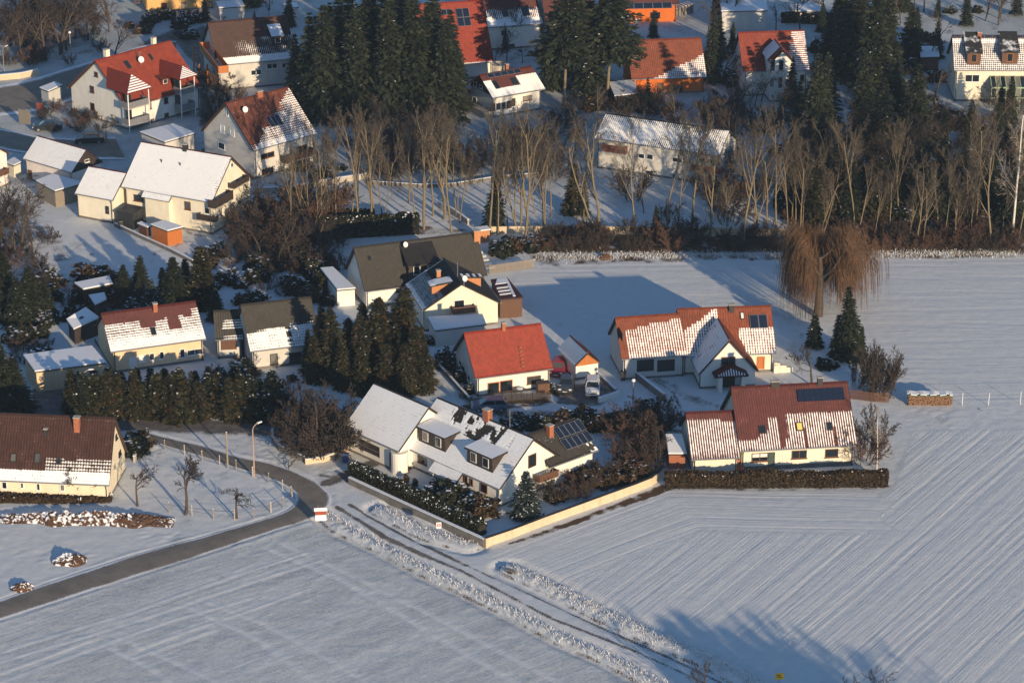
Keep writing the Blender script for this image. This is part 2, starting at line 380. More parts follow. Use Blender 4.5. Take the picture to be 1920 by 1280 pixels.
    def door(s, face, *boxes, m=None, name='door', n1=.06, off=0.0):
        O, U, N = s.axes(face); O = O+N*off
        for bx in boxes:
            u, z, w, h = s.rect(lambda a, b: s.fpt(face, a, b, off), bx); u0, u1, z0, z1 = u-w/2, u+w/2, z-h/2, z+h/2
            mb = MB(s.M); g = lambda a, b, c, d, n: s.obox(mb, O, U, N, a, b, c, d, -.02, n)
            g(u0, u0+.1, z0, z1, n1+.04); g(u1-.1, u1, z0, z1, n1+.04); g(u0+.1, u1-.1, z1-.1, z1, n1+.04)
            k = max(2, round((z1-z0)/.5))
            for i in range(k):
                a = z0+(z1-.1-z0)*i/k; b = z0+(z1-.1-z0)*(i+1)/k; g(u0+.1, u1-.1, a+.012, b-.012, n1-.02)
            g(u0+.1, u1-.1, z0, z1-.1, n1-.035)
            o = mb.build(name, m or FRB, s.root)
            if name == 'door':
                hd = MB(s.M); s.obox(hd, O, U, N, u1-.24, u1-.18, (z0+z1)/2-.12, (z0+z1)/2+.02, n1-.03, n1+.05); hd.build('handle', GREYM, o)
    def patch(s, face, box, m, name, n0=-.02, n1=.05):
        O, U, N = s.axes(face); u, z, w, h = s.rect(lambda a, b: s.fpt(face, a, b), box)
        mb = MB(s.M); s.obox(mb, O, U, N, u-w/2, u+w/2, z-h/2, z+h/2, n0, n1); return mb.build(name, m, s.root)
    def balcony(s, face, box, m=WOODB, depth=1.3, planks=True, posts=False, name='balcony'):
        O, U, N = s.axes(face); u, z, w, h = s.rect(lambda a, b: s.fpt(face, a, b, depth), box); h = min(max(h, .8), 1.2); u0, u1, z0 = u-w/2, u+w/2, z-h/2
        mb = MB(s.M); g = lambda a, b, c, d, e, f: s.obox(mb, O, U, N, a, b, c, d, e, f)
        g(u0, u1, z0-.14, z0, -.02, depth); o = mb.build(name, CONC, s.root)
        k = max(3, round(w/.28))
        if planks:
            r = MB(s.M); s.obox(r, O, U, N, u0, u1, z0+h-.08, z0+h, depth-.1, depth+.05)
            for a in (u0, u1-.06): s.obox(r, O, U, N, a, a+.06, z0, z0+h-.08, 0, depth-.1)
            r.build('railing', m, o)
            for i in range(k):
                a = u0+w*i/k; b = MB(s.M); s.obox(b, O, U, N, a+.015, a+w/k-.015, z0+.02, z0+h-.085, depth-.06, depth-.02); b.build('plank', m, o)
        else:
            r = MB(s.M); s.obox(r, O, U, N, u0, u1, z0, z0+h, depth-.05, depth)
            for a in (u0, u1-.05): s.obox(r, O, U, N, a, a+.05, z0, z0+h, 0, depth-.05)
            s.obox(r, O, U, N, u0, u1, z0+h, z0+h+.05, depth-.08, depth+.03); r.build('railing', m, o)
        if posts:
            for a in (u0+.06, u1-.06):
                p = MB(s.M); q = O+U*a+N*(depth+.09); p.tube(q, q+Vector((0, 0, posts)), .07, n=8); p.build('post', WHITEM, s.root)
        return u0, u1, z0
    # -- things on the roof that belong to it
    def skylight(s, *boxes, side=-1, st='g', lift=.0):
        P0, U, V, N, ln = s.roof_axes(side)
        for bx in boxes:
            x, v, w, h = s.rect(lambda a, b: s.rpt(a, b, side), bx); w = min(w, 2.4)
            mb = MB(s.M); s.obox(mb, P0, U, N, x-w/2, x+w/2, v-h/2, v+h/2, -.05, .14, Z=V); o = mb.build('skylight', DARKM, s.root)
            p = MB(s.M); s.obox(p, P0, U, N, x-w/2+.09, x+w/2-.09, v-h/2+.09, v+h/2-.09, .13, .155, Z=V)
            p.build('pane', {'g': GLASS, 'y': M_plain('blind_yellow', (.75, .60, .16), .5, .08), 'w': CURT}[st], o)
    def solar(s, box, cols, rows, side=-1, lift=.12, gap=.04, fr=None):
        P0, U, V, N, ln = s.roof_axes(side); x, v, w, h = s.rect(lambda a, b: s.rpt(a, b, side), box)
        pw, ph = w/cols, h/rows; mb = MB(s.M.to_3x3().to_4x4())
        a, b = pw/2-gap/2, ph/2-gap/2
        s.obox(mb, Vector(), U, N, -a, a, -b, b, 0, .05, 0, V); s.obox(mb, Vector(), U, N, -a+.035, a-.035, -b+.035, b-.035, .045, .055, 1, V)
        me = None
        for j in range(rows):
            for i in range(cols):
                c = s.M @ (P0+U*(x-w/2+pw*(i+.5))+V*(v-h/2+ph*(j+.5))+N*lift)
                if me is None: o = mb.build('solar_panel', [fr or GREYM, SOLAR], s.root); me = o.data
                else: o = link('solar_panel', me, s.root)
                o.location = c
    def chimney(s, px, py, w=.55, d=.55, h=.9, m=BRICK, side=-1, snow=True):
        x, v = s.rpt(px, py, side); P0, U, V, N, ln = s.roof_axes(side); P = P0+U*x+V*v
        mb = MB(s.M); mb.box(P.x-w/2, P.y-d/2, P.z-.7, P.x+w/2, P.y+d/2, P.z+h); o = mb.build('chimney', m, s.root)
        c = MB(s.M); c.box(P.x-w/2-.06, P.y-d/2-.06, P.z+h, P.x+w/2+.06, P.y+d/2+.06, P.z+h+.08); c.build('chimney_cap', CONC if snow else DARKM, o)
    def dish(s, px, py, r=.45, side=-1):
        x, v = s.rpt(px, py, side); P0, U, V, N, ln = s.roof_axes(side); P = P0+U*x+V*v
        mb = MB(s.M); mb.tube(P-Vector((0, 0, .2)), P+Vector((0, 0, .75)), .04); o = mb.build('satellite_dish_mast', GREYM, s.root)
        n = (s.iM.to_3x3() @ Vector((.62, -.72, .35))).normalized(); q = n.to_track_quat('Z', 'Y').to_matrix().to_4x4()
        k = MB(s.M @ Matrix.Translation(P+Vector((0, 0, .8))+n*.05) @ q)
        k.lathe((0, 0, 0), [(.03, 0), (r*.5, .03), (r*.85, .09), (r, .15), (r*.97, .16), (r*.8, .11), (r*.45, .06), (.02, .03)], 16); k.tube((0, -r, .12), (0, 0, .5), .02, n=4); k.build('dish', WHITEM, o, smooth=True)
    def mast(s, px, py, h=2.2, side=-1):
        x, v = s.rpt(px, py, side); P0, U, V, N, ln = s.roof_axes(side); P = P0+U*x+V*v; mb = MB(s.M)
        mb.tube(P, P+Vector((0, 0, h)), .035, n=5)
        for k in range(4): z = h-.1-k*.25; mb.tube(P+Vector((-.5+.06*k, 0, z)), P+Vector((.5-.06*k, 0, z)), .018, n=4)
        mb.build('aerial', GREYM, s.root)
    def dormer(s, a, b, h, slope=10, wall=WOODD, roofm=TILE_DARK, cov=lambda u, v, n: 1+0*u, wins=2, lean=.0, side=-1, ovh=.25, frame=FRW):
        xa, va = s.rpt(*a, side); xb, vb = s.rpt(*b, side); v = (va+vb)/2; x0, x1 = min(xa, xb), max(xa, xb)
        P0, U, V, N, ln = s.roof_axes(side); P = P0+V*v; y0, z0 = P.y, P.z; t = s.t; td = math.tan(R(slope)); sg = -side
        zt = z0+h; dy = (zt-z0)/(t-td); yb = y0+sg*dy; zb = zt+td*dy; lx = lean
        mb = MB(s.M); A = [(x0-lx, y0, z0-.1), (x1+lx, y0, z0-.1), (x1, y0, zt), (x0, y0, zt), (x0, yb, zb), (x1, yb, zb)]
        mb.add(A, [(0, 1, 2, 3), (0, 3, 4), (1, 5, 2)]); o = mb.build('dormer', wall, s.root)
        # roof of the dormer
        nu, nv = 24, 16; uu, vv = np.meshgrid(np.linspace(0, 1, nu), np.linspace(0, 1, nv))
        X = x0-ovh+(x1-x0+2*ovh)*uu; Y = yb+(y0-sg*ovh-yb)*vv; Z = zb+.05+(zt-td*ovh-zb)*vv
        c = np.broadcast_to(cov(uu, vv, lambda k, o=0: fbm(X*k, Y*k, o)), uu.shape); Z = Z+.08*sstep(.7, 1, c)+.02*fbm(X*2, Y*2, 3)
        co = np.stack([X, Y, Z], -1).reshape(-1, 3); Mx = np.array(s.M); co = co@Mx[:3, :3].T+Mx[:3, 3]; idx = np.arange(nu*nv).reshape(nv, nu)
        Q = np.stack([idx[:-1, :-1], idx[1:, :-1], idx[1:, 1:], idx[:-1, 1:]], -1).reshape(-1, 4)
        link('dormer_roof', npmesh('dormer_roof', co, Q, roofm, dict(snow=c, prof=0*c, tile=.5+0*c)), o)
        e = MB(s.M); zf = zt-td*ovh
        e.hexa([(x0-ovh, y0-sg*ovh, zf-.1), (x1+ovh, y0-sg*ovh, zf-.1), (x1+ovh, yb, zb-.1), (x0-ovh, yb, zb-.1)], [(x0-ovh, y0-sg*ovh, zf+.04), (x1+ovh, y0-sg*ovh, zf+.04), (x1+ovh, yb, zb+.04), (x0-ovh, yb, zb+.04)]); e.build('roof_edge', WOODD, o)
        for i in range(wins):
            w = (x1-x0)/wins; cx = x0+w*(i+.5); hw = min(.45, w*.36); f = MB(s.M); yy = y0-sg*.05
            za, zc = z0+h*.22, z0+h*.86
            f.box(cx-hw, min(y0, yy), za, cx+hw, max(y0, yy), zc, 0); y2 = y0-sg*.065
            f.box(cx-hw+.07, min(y0, y2), za+.07, cx+hw-.07, max(y0, y2), zc-.07, 1); f.build('window', [frame, GLASS], o)
        return o
def house(name, label, q, cat='house', ov=.35, group=None, loc=None):
    H = dict(root=empty(name, (q[0], q[1], 0), R(q[2]), label, cat, group)); return Fr(H, q, ov)
def polybox(name, pts, h, label, cat, wall, roofm=SNOW, rt=.16, over=.18, z0=-.3, door=None, group=None, planks=False, hs=None):
    """flat-roofed shed or garage on a ground outline given by its roof corners in the photograph"""
    hs = hs or [h]*len(pts); P = [G(px, py, k) for (px, py), k in zip(pts, hs)]; c = sum(P)/len(P); root = empty(name, (c[0], c[1], 0), 0, label, cat, group)
    n = len(P); L = [Vector((p[0]-c[0], p[1]-c[1], k)) for p, k in zip(P, hs)]
    def inset(v, d): f = Vector((v.x, v.y, 0)); m = f.length; return Vector((v.x*(m-d)/m, v.y*(m-d)/m, v.z))
    lo = [inset(v, over*1.3) for v in L]; mb = MB()
    mb.add([(v.x, v.y, z0) for v in lo]+[(v.x, v.y, v.z-.12) for v in lo], [tuple(range(n-1, -1, -1)), tuple(range(n, 2*n))]+[(i, (i+1) % n, n+(i+1) % n, n+i) for i in range(n)]); mb.build('wall', wall, root)
    if planks:
        for i in range(n):
            a, b = lo[i], lo[(i+1) % n]; d = (b-a); ln = math.hypot(d.x, d.y); k = max(2, int(ln/.3)); nn = Vector((d.y, -d.x, 0)).normalized()
            if nn.dot(a+b) < 0: nn = -nn
            for j in range(k):
                p = a+d*((j+.05)/k); q = a+d*((j+.95)/k); e = MB(); o3 = nn*.03
                e.hexa([(p.x, p.y, 0), (q.x, q.y, 0), (q.x+o3.x, q.y+o3.y, 0), (p.x+o3.x, p.y+o3.y, 0)], [(p.x, p.y, p.z-.13), (q.x, q.y, q.z-.13), (q.x+o3.x, q.y+o3.y, q.z-.13), (p.x+o3.x, p.y+o3.y, p.z-.13)]); e.build('plank', wall, root)
    e = MB(); e.add([(v.x, v.y, v.z-.14) for v in L]+[(v.x, v.y, v.z) for v in L], [tuple(range(n-1, -1, -1)), tuple(range(n, 2*n))]+[(i, (i+1) % n, n+(i+1) % n, n+i) for i in range(n)]); e.build('roof', DARKM, root)
    if roofm is not None:
        s = MB(); a = [inset(v, .02) for v in L]; b = [inset(v, .12) for v in L]
        s.add([(v.x, v.y, v.z-.02) for v in a]+[(v.x, v.y, v.z+rt*.75) for v in a]+[(v.x, v.y, v.z+rt) for v in b], [(i, (i+1) % n, n+(i+1) % n, n+i) for i in range(n)]+[(n+i, n+(i+1) % n, 2*n+(i+1) % n, 2*n+i) for i in range(n)]+[tuple(range(2*n, 3*n))]); s.build('snow_cover', roofm, root, smooth=False)
    return root, lo, c

# ------------------------------------------------------------------ the ground
def WP(pts): return np.array([G(*p)[:2] for p in pts])
def inpoly(X, Y, P):
    r = np.zeros(X.shape, bool); n = len(P)
    for i in range(n):
        x0, y0 = P[i]; x1, y1 = P[(i+1) % n]
        if y0 == y1: continue
        c = (Y > y0) != (Y > y1); r ^= c & (X < (x1-x0)*(Y-y0)/(y1-y0)+x0)
    return r
def linedist(X, Y, P):
    D = np.full(X.shape, 1e9)
    for (x0, y0), (x1, y1) in zip(P[:-1], P[1:]):
        dx, dy = x1-x0, y1-y0; t = np.clip(((X-x0)*dx+(Y-y0)*dy)/(dx*dx+dy*dy), 0, 1)
        D = np.minimum(D, np.hypot(X-x0-t*dx, Y-y0-t*dy))
    return D
def arange_geo(a, b, st):
    o = [a]; 
    while o[-1] < b: o.append(o[-1]+st); st *= 1.35
    return o[1:]
ROAD_L = [(-60, 1143), (0, 1125), (100, 1090), (250, 1041), (374, 1008), (469, 981), (520, 965), (548, 953), (557, 938), (551, 921), (524, 905), (490, 893), (448, 880), (405, 864), (342, 846), (300, 833), (258, 818)]
ROAD_R = [(-60, 1180), (0, 1163), (100, 1130), (250, 1081), (374, 1042), (473, 1009), (532, 989), (575, 976), (605, 962), (623, 944), (622, 928), (595, 905), (553, 883), (511, 869), (448, 857), (384, 837), (300, 818), (258, 806)]
def resample(P, n):
    P = np.asarray(P, float); d = np.r_[0, np.cumsum(np.hypot(*np.diff(P, axis=0).T))]; t = np.linspace(0, d[-1], n)
    return np.stack([np.interp(t, d, P[:, 0]), np.interp(t, d, P[:, 1])], -1)
def smooth_line(P, n, k=4):
    P = resample(P, n)
    for _ in range(k): P[1:-1] = (P[:-2]+2*P[1:-1]+P[2:])/4
    return P
rl = smooth_line(WP(ROAD_L), 140, 3); rr = smooth_line(WP(ROAD_R), 140, 3)
ROADPOLY = np.concatenate([rl, rr[::-1]])
xs = np.concatenate([-np.array(arange_geo(100, 1500, 2))[::-1], np.arange(-100, -60, 1.0), np.arange(-60, 60, .25), np.arange(60, 100.1, 1.0), np.array(arange_geo(100, 1500, 2))])
ys = np.concatenate([[-900, -600, -430, -340, -280, -240, -190, -160, -140, -125, -112, -103, -97], np.arange(-92, -15, .25), np.arange(-15, 60, .5), np.arange(60, 170, 1.3), np.array(arange_geo(170, 1800, 3))])
X, Y = np.meshgrid(xs, ys)
Z = .10*(fbm(X*.18, Y*.18, 3)-.45)+.07*(fbm(X*1.1, Y*1.1, 9)-.45)
inner = (np.abs(X) < 110) & (Y > -100) & (Y < 175)
grass = np.zeros_like(X); soil_shade = np.zeros_like(X); wet = np.zeros_like(X); rough = np.zeros_like(X)  # the grass mask also carries painted shade in the far gardens
FA = WP([(-200, 1220), (0, 1168), (470, 1012), (560, 985), (612, 988), (720, 1035), (880, 1118), (1050, 1205), (1230, 1290), (1500, 1450), (-400, 1450)])
FC = WP([(912, 1040), (1080, 975), (1245, 915), (1672, 920), (1712, 808), (2100, 800), (2300, 1500), (1600, 1450), (1280, 1215), (1040, 1098), (960, 1062)])
FD = WP([(940, 560), (985, 485), (1250, 478), (1920, 474), (2100, 474), (2100, 752), (1700, 752), (1620, 640), (1450, 560), (1250, 600), (1140, 670), (1050, 600)])
mA, mC, mD = inpoly(X, Y, FA), inpoly(X, Y, FC), inpoly(X, Y, FD)
def soften(m, it=3):
    m = m.astype(float)
    for _ in range(it): m[1:-1, 1:-1] = (m[1:-1, 1:-1]*2+m[:-2, 1:-1]+m[2:, 1:-1]+m[1:-1, :-2]+m[1:-1, 2:])/6
    return m
def dirn(a, b):
    a, b = WP([a, b]); d = b-a; return d/np.hypot(*d)
def furrow(t, s, w, cell=.9, jit=1.0):
    o = np.zeros_like(t)
    i0 = np.floor(t/cell).astype(np.int64)
    for k in (-1, 0, 1):
        i = i0+k; p = (i+.5+(hash2(i, i*0+3, s)-.5)*.8*jit)*cell; a = hash2(i, i*0+7, s)**2
        o = np.maximum(o, a*np.exp(-((t-p)/w)**2))
    return o
# right field: drill lines running up to the right, with headland passes that follow the walls
dC = dirn((1448, 1152), (1690, 954)); tC = X*(-dC[1])+Y*dC[0]+.5*(fbm(X*.05, Y*.05, 21)-.5)
HL = WP([(760, 1085), (912, 1036), (1080, 972), (1245, 912), (1400, 916), (1672, 920)]); dH = linedist(X, Y, HL)
hw = sstep(12.5, 8.5, dH)*sstep(44.0, 35.0, X+7*(fbm(X*.4, Y*.4, 140)-.45)); al = X*dC[0]+Y*dC[1]
lines = furrow(tC, 1, .17, .85)*(.55+.9*fbm(al*.06, tC*.7, 31)); l2 = furrow(tC, 2, .3, 2.6)
head = furrow(dH+.25*fbm(X*.15, Y*.15, 5), 5, .16, .8)
sC = soften(mC)
Z = Z*(1-.55*sC)-sC*((1-hw)*(.065*lines+.035*l2)+hw*.055*head)
# upper field: faint lines along the view
dD = dirn((1000, 640), (1700, 628)); tD = X*(-dD[1])+Y*dD[0]; sD = soften(mD)
Z = Z*(1-.45*sD)-sD*(.055*furrow(tD, 8, .25, .95)+.05*(fbm(X*.25, Y*2.2, 12)-.4))
# left field: winter crop showing through thin snow, with tramlines
sA = soften(mA)
dA = dirn((0, 1235), (571, 1040)); tA = X*(-dA[1])+Y*dA[0]; aA = X*dA[0]+Y*dA[1]
grass += sA*(.26+.38*(fbm(aA*.12, tA*.9, 41)-.45)+.25*(fbm(X*.08, Y*.08, 44)-.5))
Z -= sA*.05*(fbm(aA*1.2, tA*3.0, 51)-.4)
TR = [[(524, 1016), (640, 1068), (845, 1170), (1057, 1283)], [(500, 1026), (640, 1086), (800, 1180), (976, 1283)], [(386, 1125), (500, 1170), (640, 1247), (700, 1285)], [(350, 1135), (480, 1195), (600, 1285)], [(215, 1190), (330, 1240), (420, 1283)], [(190, 1205), (280, 1250), (330, 1285)],
      [(0, 1221), (250, 1146), (420, 1085), (571, 1036)], [(0, 1240), (270, 1158), (440, 1100), (600, 1050)], [(0, 1278), (200, 1205), (330, 1160), (470, 1120)], [(0, 1262), (180, 1196)], [(260, 1215), (420, 1160), (560, 1110)], [(250, 1232), (400, 1182)]]
for p in TR:
    d = linedist(X, Y, WP(p)); k = np.exp(-(d/.30)**2)*sA*(.15+1.2*fbm(X*.9, Y*.9, 77)); grass -= .55*k; Z += .022*k-.022*np.exp(-((d-.45)/.2)**2)*sA
# ditches with snowed-up tussocks beside the farm track
for p, wd, am in (([(600, 960), (640, 992), (720, 1028), (801, 1072), (882, 1109), (976, 1156), (1057, 1199), (1137, 1232), (1225, 1279), (1300, 1320)], .75, .55), ([(958, 1067), (1043, 1106), (1144, 1159), (1245, 1204), (1330, 1240), (1420, 1288), (1500, 1330)], 1.0, .75), ([(715, 955), (760, 980), (810, 1005), (880, 1022)], .9, .16)):
    P = WP(p); d = linedist(X, Y, P); k = np.exp(-(d/wd)**2); n1 = vnoise(X*1.9, Y*1.9, 61); n2 = vnoise(X*3.7, Y*3.7, 62)
    n3 = vnoise(X*3.0-Y*2.2, X*.5+Y*.7, 64); Z += k*am*.7*(.45+.35*n1+.3*(n2-.4)+.35*(n3-.5)); Z -= .25*np.exp(-((d-wd*1.7)/.5)**2)
    soil_shade = np.maximum(soil_shade, np.exp(-((d-wd*1.25)/.35)**2)*(.30+.35*vnoise(X*1.5, Y*1.5, 63))); grass = np.maximum(grass, k*.30*n2)
# bare asphalt showing in wheel tracks and on the village lanes
def wetline(p, w, a, s=0, fr=.8):
    d = linedist(X, Y, WP(p)); return 1.35*a*np.exp(-(d/w)**2)*(.4+1.1*fbm(X*fr, Y*fr, 80+s))
for k, (p, w, a) in enumerate([([(632, 950), (720, 1004.6), (790, 1038), (862, 1068)], .33, 1.0), ([(862, 1068), (1036, 1159), (1191, 1220), (1280, 1261), (1340, 1290)], .22, .85), ([(655, 945), (768, 1008), (820, 1033), (875, 1060)], .30, .9), ([(875, 1060), (1057, 1142), (1211, 1209.5), (1280, 1241), (1380, 1290)], .2, .8),
        ([(225, 793), (320, 797), (400, 800), (520, 806)], 1.9, 1.15), ([(225, 804), (330, 806), (480, 806)], .5, .6), ([(520, 806), (600, 840)], .8, .4), ([(612, 905), (660, 885), (700, 868)], 1.0, .85), ([(600, 890), (650, 900), (690, 920)], .5, .7),
        ([(835, 668), (860, 720), (890, 760), (960, 774), (1060, 775), (1190, 778)], 1.1, .55), ([(890, 768), (1000, 782), (1120, 778)], .4, .6), ([(440, 662), (462, 680), (482, 700)], 1.1, .9), ([(1060, 728), (1075, 750), (1110, 752), (1128, 730)], 1.6, .85), ([(905, 752), (1030, 752)], .8, .8),
        ([(940, 770), (900, 790)], .7, .5), ([(1230, 712), (1260, 720), (1280, 740)], 1.2, .4), ([(1290, 745), (1340, 760)], 1.4, .45), ([(1255, 805), (1290, 812)], .8, .5), ([(1200, 715), (1240, 735), (1262, 770), (1250, 800)], .35, .6), ([(1225, 712), (1262, 735), (1278, 770)], .3, .6), ([(330, 420), (360, 440), (420, 446)], .6, .5), ([(205, 425), (150, 460), (60, 520)], .25, .4), ([(440, 240), (400, 260), (380, 230)], .8, .5), ([(1300, 352), (1240, 360), (1180, 350)], .3, .4), ([(460, 700), (520, 740), (560, 790)], .3, .5)]):
    wet = np.maximum(wet, wetline(p, w, a, k))
# earth and litter: field edges, under the trees, along walls
def soilpoly(p, a, f=.5, s=0):
    return soften(inpoly(X, Y, WP(p)), 2)*a*(.25+1.2*fbm(X*f, Y*f, 90+s))
for k, (p, a) in enumerate([([(935, 1024), (1100, 965), (1245, 905), (1275, 900), (1280, 912), (1130, 965), (1000, 1012)], .8), ([(1245, 912), (1400, 912), (1672, 908), (1675, 918), (1400, 922), (1245, 922)], .5), ([(990, 478), (1200, 475), (1450, 474), (1920, 470), (1920, 484), (1600, 488), (1330, 490), (1010, 500)], .62), ([(1000, 440), (1920, 440), (1920, 474), (1000, 474)], .95),
        ([(1480, 360), (1920, 360), (1920, 450), (1480, 440)], .6), ([(640, 960), (920, 1000), (905, 1030), (660, 915)], .15), ([(1240, 888), (1670, 888), (1670, 905), (1240, 905)], .6), ([(430, 430), (640, 430), (640, 520), (430, 510)], .55), ([(0, 360), (80, 380), (170, 520), (0, 560)], .5), ([(480, 400), (900, 430), (900, 445), (480, 430)], .6),
        ([(0, 0), (240, 0), (200, 110), (0, 130)], .5), ([(860, 760), (1030, 742), (1030, 760), (880, 772)], .9), ([(930, 930), (1090, 905), (1180, 870), (1235, 880), (1080, 950), (960, 985)], .35), ([(540, 100), (880, 100), (880, 235), (540, 230)], .6), ([(1480, 60), (1700, 60), (1700, 330), (1480, 330)], .5)]):
    soil_shade = np.maximum(soil_shade, soilpoly(p, a, .9, k))
for k, (p, a) in enumerate([([(60, 728), (200, 700), (225, 760), (205, 792), (60, 790)], 1.0), ([(1050, 722), (1130, 712), (1160, 742), (1120, 762), (1040, 758)], .75), ([(430, 655), (452, 652), (500, 705), (470, 712)], .9)]):
    wet = np.maximum(wet, soften(inpoly(X, Y, WP(p)), 2)*a*(.55+.9*fbm(X*.5, Y*.5, 120+k)))
far = sstep(40, 62, Y); grass = np.maximum(grass, far*(.16+.5*fbm(X*.22, Y*.22, 150))); soil_shade = np.maximum(soil_shade, far*.62*fbm(X*.5, Y*.5, 151))  # shade among the far houses, painted in as darker ground colour
wet = np.maximum(wet, soften(inpoly(X, Y, WP([(215, 100), (320, 55), (430, 45), (445, 78), (392, 112), (384, 150), (408, 240), (372, 242), (374, 130), (322, 78)])), 2)*(.5+.8*fbm(X*.4, Y*.4, 152)))
Z += (1-sC)*(1-sA)*(1-sD)*(Y > -60)*.10*sstep(.45, .7, fbm(X*.3, Y*.3, 130))*(vnoise(X*2.1, Y*2.1, 131)-.5)
road = soften(inpoly(X, Y, ROADPOLY), 2); Z *= 1-np.clip(road*1.6, 0, 1); Z -= .03*(road > .02)
dr = np.minimum(linedist(X, Y, rl), linedist(X, Y, rr)); Z += .10*np.exp(-((dr-.5)/.35)**2)*fbm(X*.9, Y*.9, 70)*(road < .3)*(Y < -20)
soil_shade = np.maximum(soil_shade, np.exp(-(dr/.28)**2)*.6*fbm(X*1.2, Y*1.2, 71)*(Y < -10))
gard = fbm(X*.35, Y*.35, 100); grass = np.maximum(grass, sstep(.58, .75, gard)*.28*(1-sC)*(1-sD)); soil_shade = np.maximum(soil_shade, sstep(.52, .8, fbm(X*.6, Y*.6, 105))*.5*(1-sC)*(1-sD)*(1-sA)*(Y > -52))
Z = np.where(inner, Z, 0)
def ground_z(x, y): return 0.0
def M_ground():
    m, n, l, b = mat('snowy_ground')
    t = noise_node(n, l, .8, 6, .62); tf = noise_node(n, l, 5.5, 6, .7); tg = noise_node(n, l, 2.4, 5, .7, scl=(1, 1, 1))
    sn = ramp(n, l, t.outputs[0], [(.3, tuple(c*.94 for c in SNOWG)), (.7, tuple(c*1.03 for c in SNOWG))])
    def layer(base, at, col, sharp, k):
        a = attr(n, at); v = math_(n, l, 'MULTIPLY_ADD', (tf if k else tg).outputs[0], .9, a); v = math_(n, l, 'SUBTRACT', v, .82); v = math_(n, l, 'MULTIPLY', v, sharp, clamp=True)
        return mixc(n, l, v, base, col), v
    gc = ramp(n, l, tf.outputs[0], [(.35, (.21, .245, .245)), (.7, (.40, .43, .43))])
    ga = attr(n, 'grass'); tq = noise_node(n, l, 5.0, 6, .8, scl=(.6, 1.7, 1)); gv = math_(n, l, 'MULTIPLY_ADD', tg.outputs[0], .5, ga); gv = math_(n, l, 'MULTIPLY_ADD', tq.outputs[0], 1.5, gv); gv = math_(n, l, 'SUBTRACT', gv, 1.10); gv = math_(n, l, 'MULTIPLY', gv, 1.9, clamp=True)
    c = mixc(n, l, gv, sn.outputs[0], gc.outputs[0])
    wc = ramp(n, l, t.outputs[0], [(.3, (.095, .085, .08)), (.75, (.21, .19, .17))]); c, _ = layer(c, 'wet', wc.outputs[0], 2.6, 0)
    scn = ramp(n, l, tf.outputs[0], [(.3, (.050, .030, .018)), (.75, (.15, .09, .05))]); c, sv = layer(c, 'soil_shade', scn.outputs[0], 5.0, 1)
    l.new(c, b.inputs['Base Color']); b.inputs['Roughness'].default_value = .88; b.inputs['Specular IOR Level'].default_value = .2
    hh = math_(n, l, 'MULTIPLY_ADD', t.outputs[0], 1.2, tf.outputs[0])
    cx = n.new('ShaderNodeCombineXYZ'); l.new(math_(n, l, 'MULTIPLY', attr(n, 'ft'), 3.4), cx.inputs[0]); l.new(math_(n, l, 'MULTIPLY', attr(n, 'fa'), .10), cx.inputs[1])
    fn_ = n.new('ShaderNodeTexNoise'); fn_.inputs['Scale'].default_value = 1.0; fn_.inputs['Detail'].default_value = 4; fn_.inputs['Roughness'].default_value = .7; l.new(cx.outputs[0], fn_.inputs['Vector'])
    fz = math_(n, l, 'MULTIPLY', math_(n, l, 'MULTIPLY', fn_.outputs[0], attr(n, 'fm')), 2.6)
    bump(n, l, b, math_(n, l, 'ADD', hh, fz), .6, .05); return m
idx = np.arange(X.size).reshape(X.shape); Q = np.stack([idx[:-1, :-1], idx[:-1, 1:], idx[1:, 1:], idx[1:, :-1]], -1).reshape(-1, 4)
link('ground', npmesh('ground', np.stack([X, Y, Z], -1), Q, M_ground(), dict(grass=np.clip(grass, 0, 1), soil_shade=np.clip(soil_shade, 0, 1), wet=np.clip(wet, 0, 1), ft=np.where(mC & (hw > .5), dH*1.1, np.where(mC, tC, np.where(mA, tA, tD))), fa=np.where(mC & (hw > .5), X, np.where(mC, al, np.where(mA, aA, X))), fm=np.clip(sC+sA*.5+sD*.8, 0, 1)), smooth=True), kind='structure')
def M_asphalt():
    m, n, l, b = mat('asphalt'); t = noise_node(n, l, .5, 6, .65); tf = noise_node(n, l, 6, 5, .7)
    r = ramp(n, l, t.outputs[0], [(.25, (.135, .114, .090)), (.5, (.20, .172, .140)), (.8, (.26, .228, .190))]); e = attr(n, 'edge')
    v = math_(n, l, 'MULTIPLY_ADD', tf.outputs[0], .9, e); v = math_(n, l, 'MULTIPLY_ADD', t.outputs[0], .35, v); v = math_(n, l, 'SUBTRACT', v, 1.12); v = math_(n, l, 'MULTIPLY', v, 3, clamp=True)
    c = mixc(n, l, v, r.outputs[0], SNOWC); l.new(c, b.inputs['Base Color']); b.inputs['Roughness'].default_value = .8; bump(n, l, b, tf.outputs[0], .4, .02); return m
ASPH = M_asphalt()
def strip(name, a, b, n, k=9, z=.03):
    t = np.linspace(0, 1, k); P = a[:, None]*(1-t)[None, :, None]+b[:, None]*t[None, :, None]; zz = z+.06*np.sin(np.pi*t)[None, :]*np.ones((n, 1))
    e = (np.abs(t-.5)*2)[None, :]**3*np.ones((n, 1))*(.75+.5*vnoise(P[..., 0]*.4, P[..., 1]*.4, 6)); e += .30*np.exp(-((t-.5)/.1)**2)[None, :]*vnoise(P[..., 0]*.3, P[..., 1]*.3, 4)
    idx = np.arange(n*k).reshape(n, k); Q = np.stack([idx[:-1, :-1], idx[:-1, 1:], idx[1:, 1:], idx[1:, :-1]], -1).reshape(-1, 4)
    return link(name, npmesh(name, np.concatenate([P, zz[..., None]], -1), Q, ASPH, dict(edge=e), smooth=True), kind='structure')
strip('road', rl[:, :2], rr[:, :2], 140)
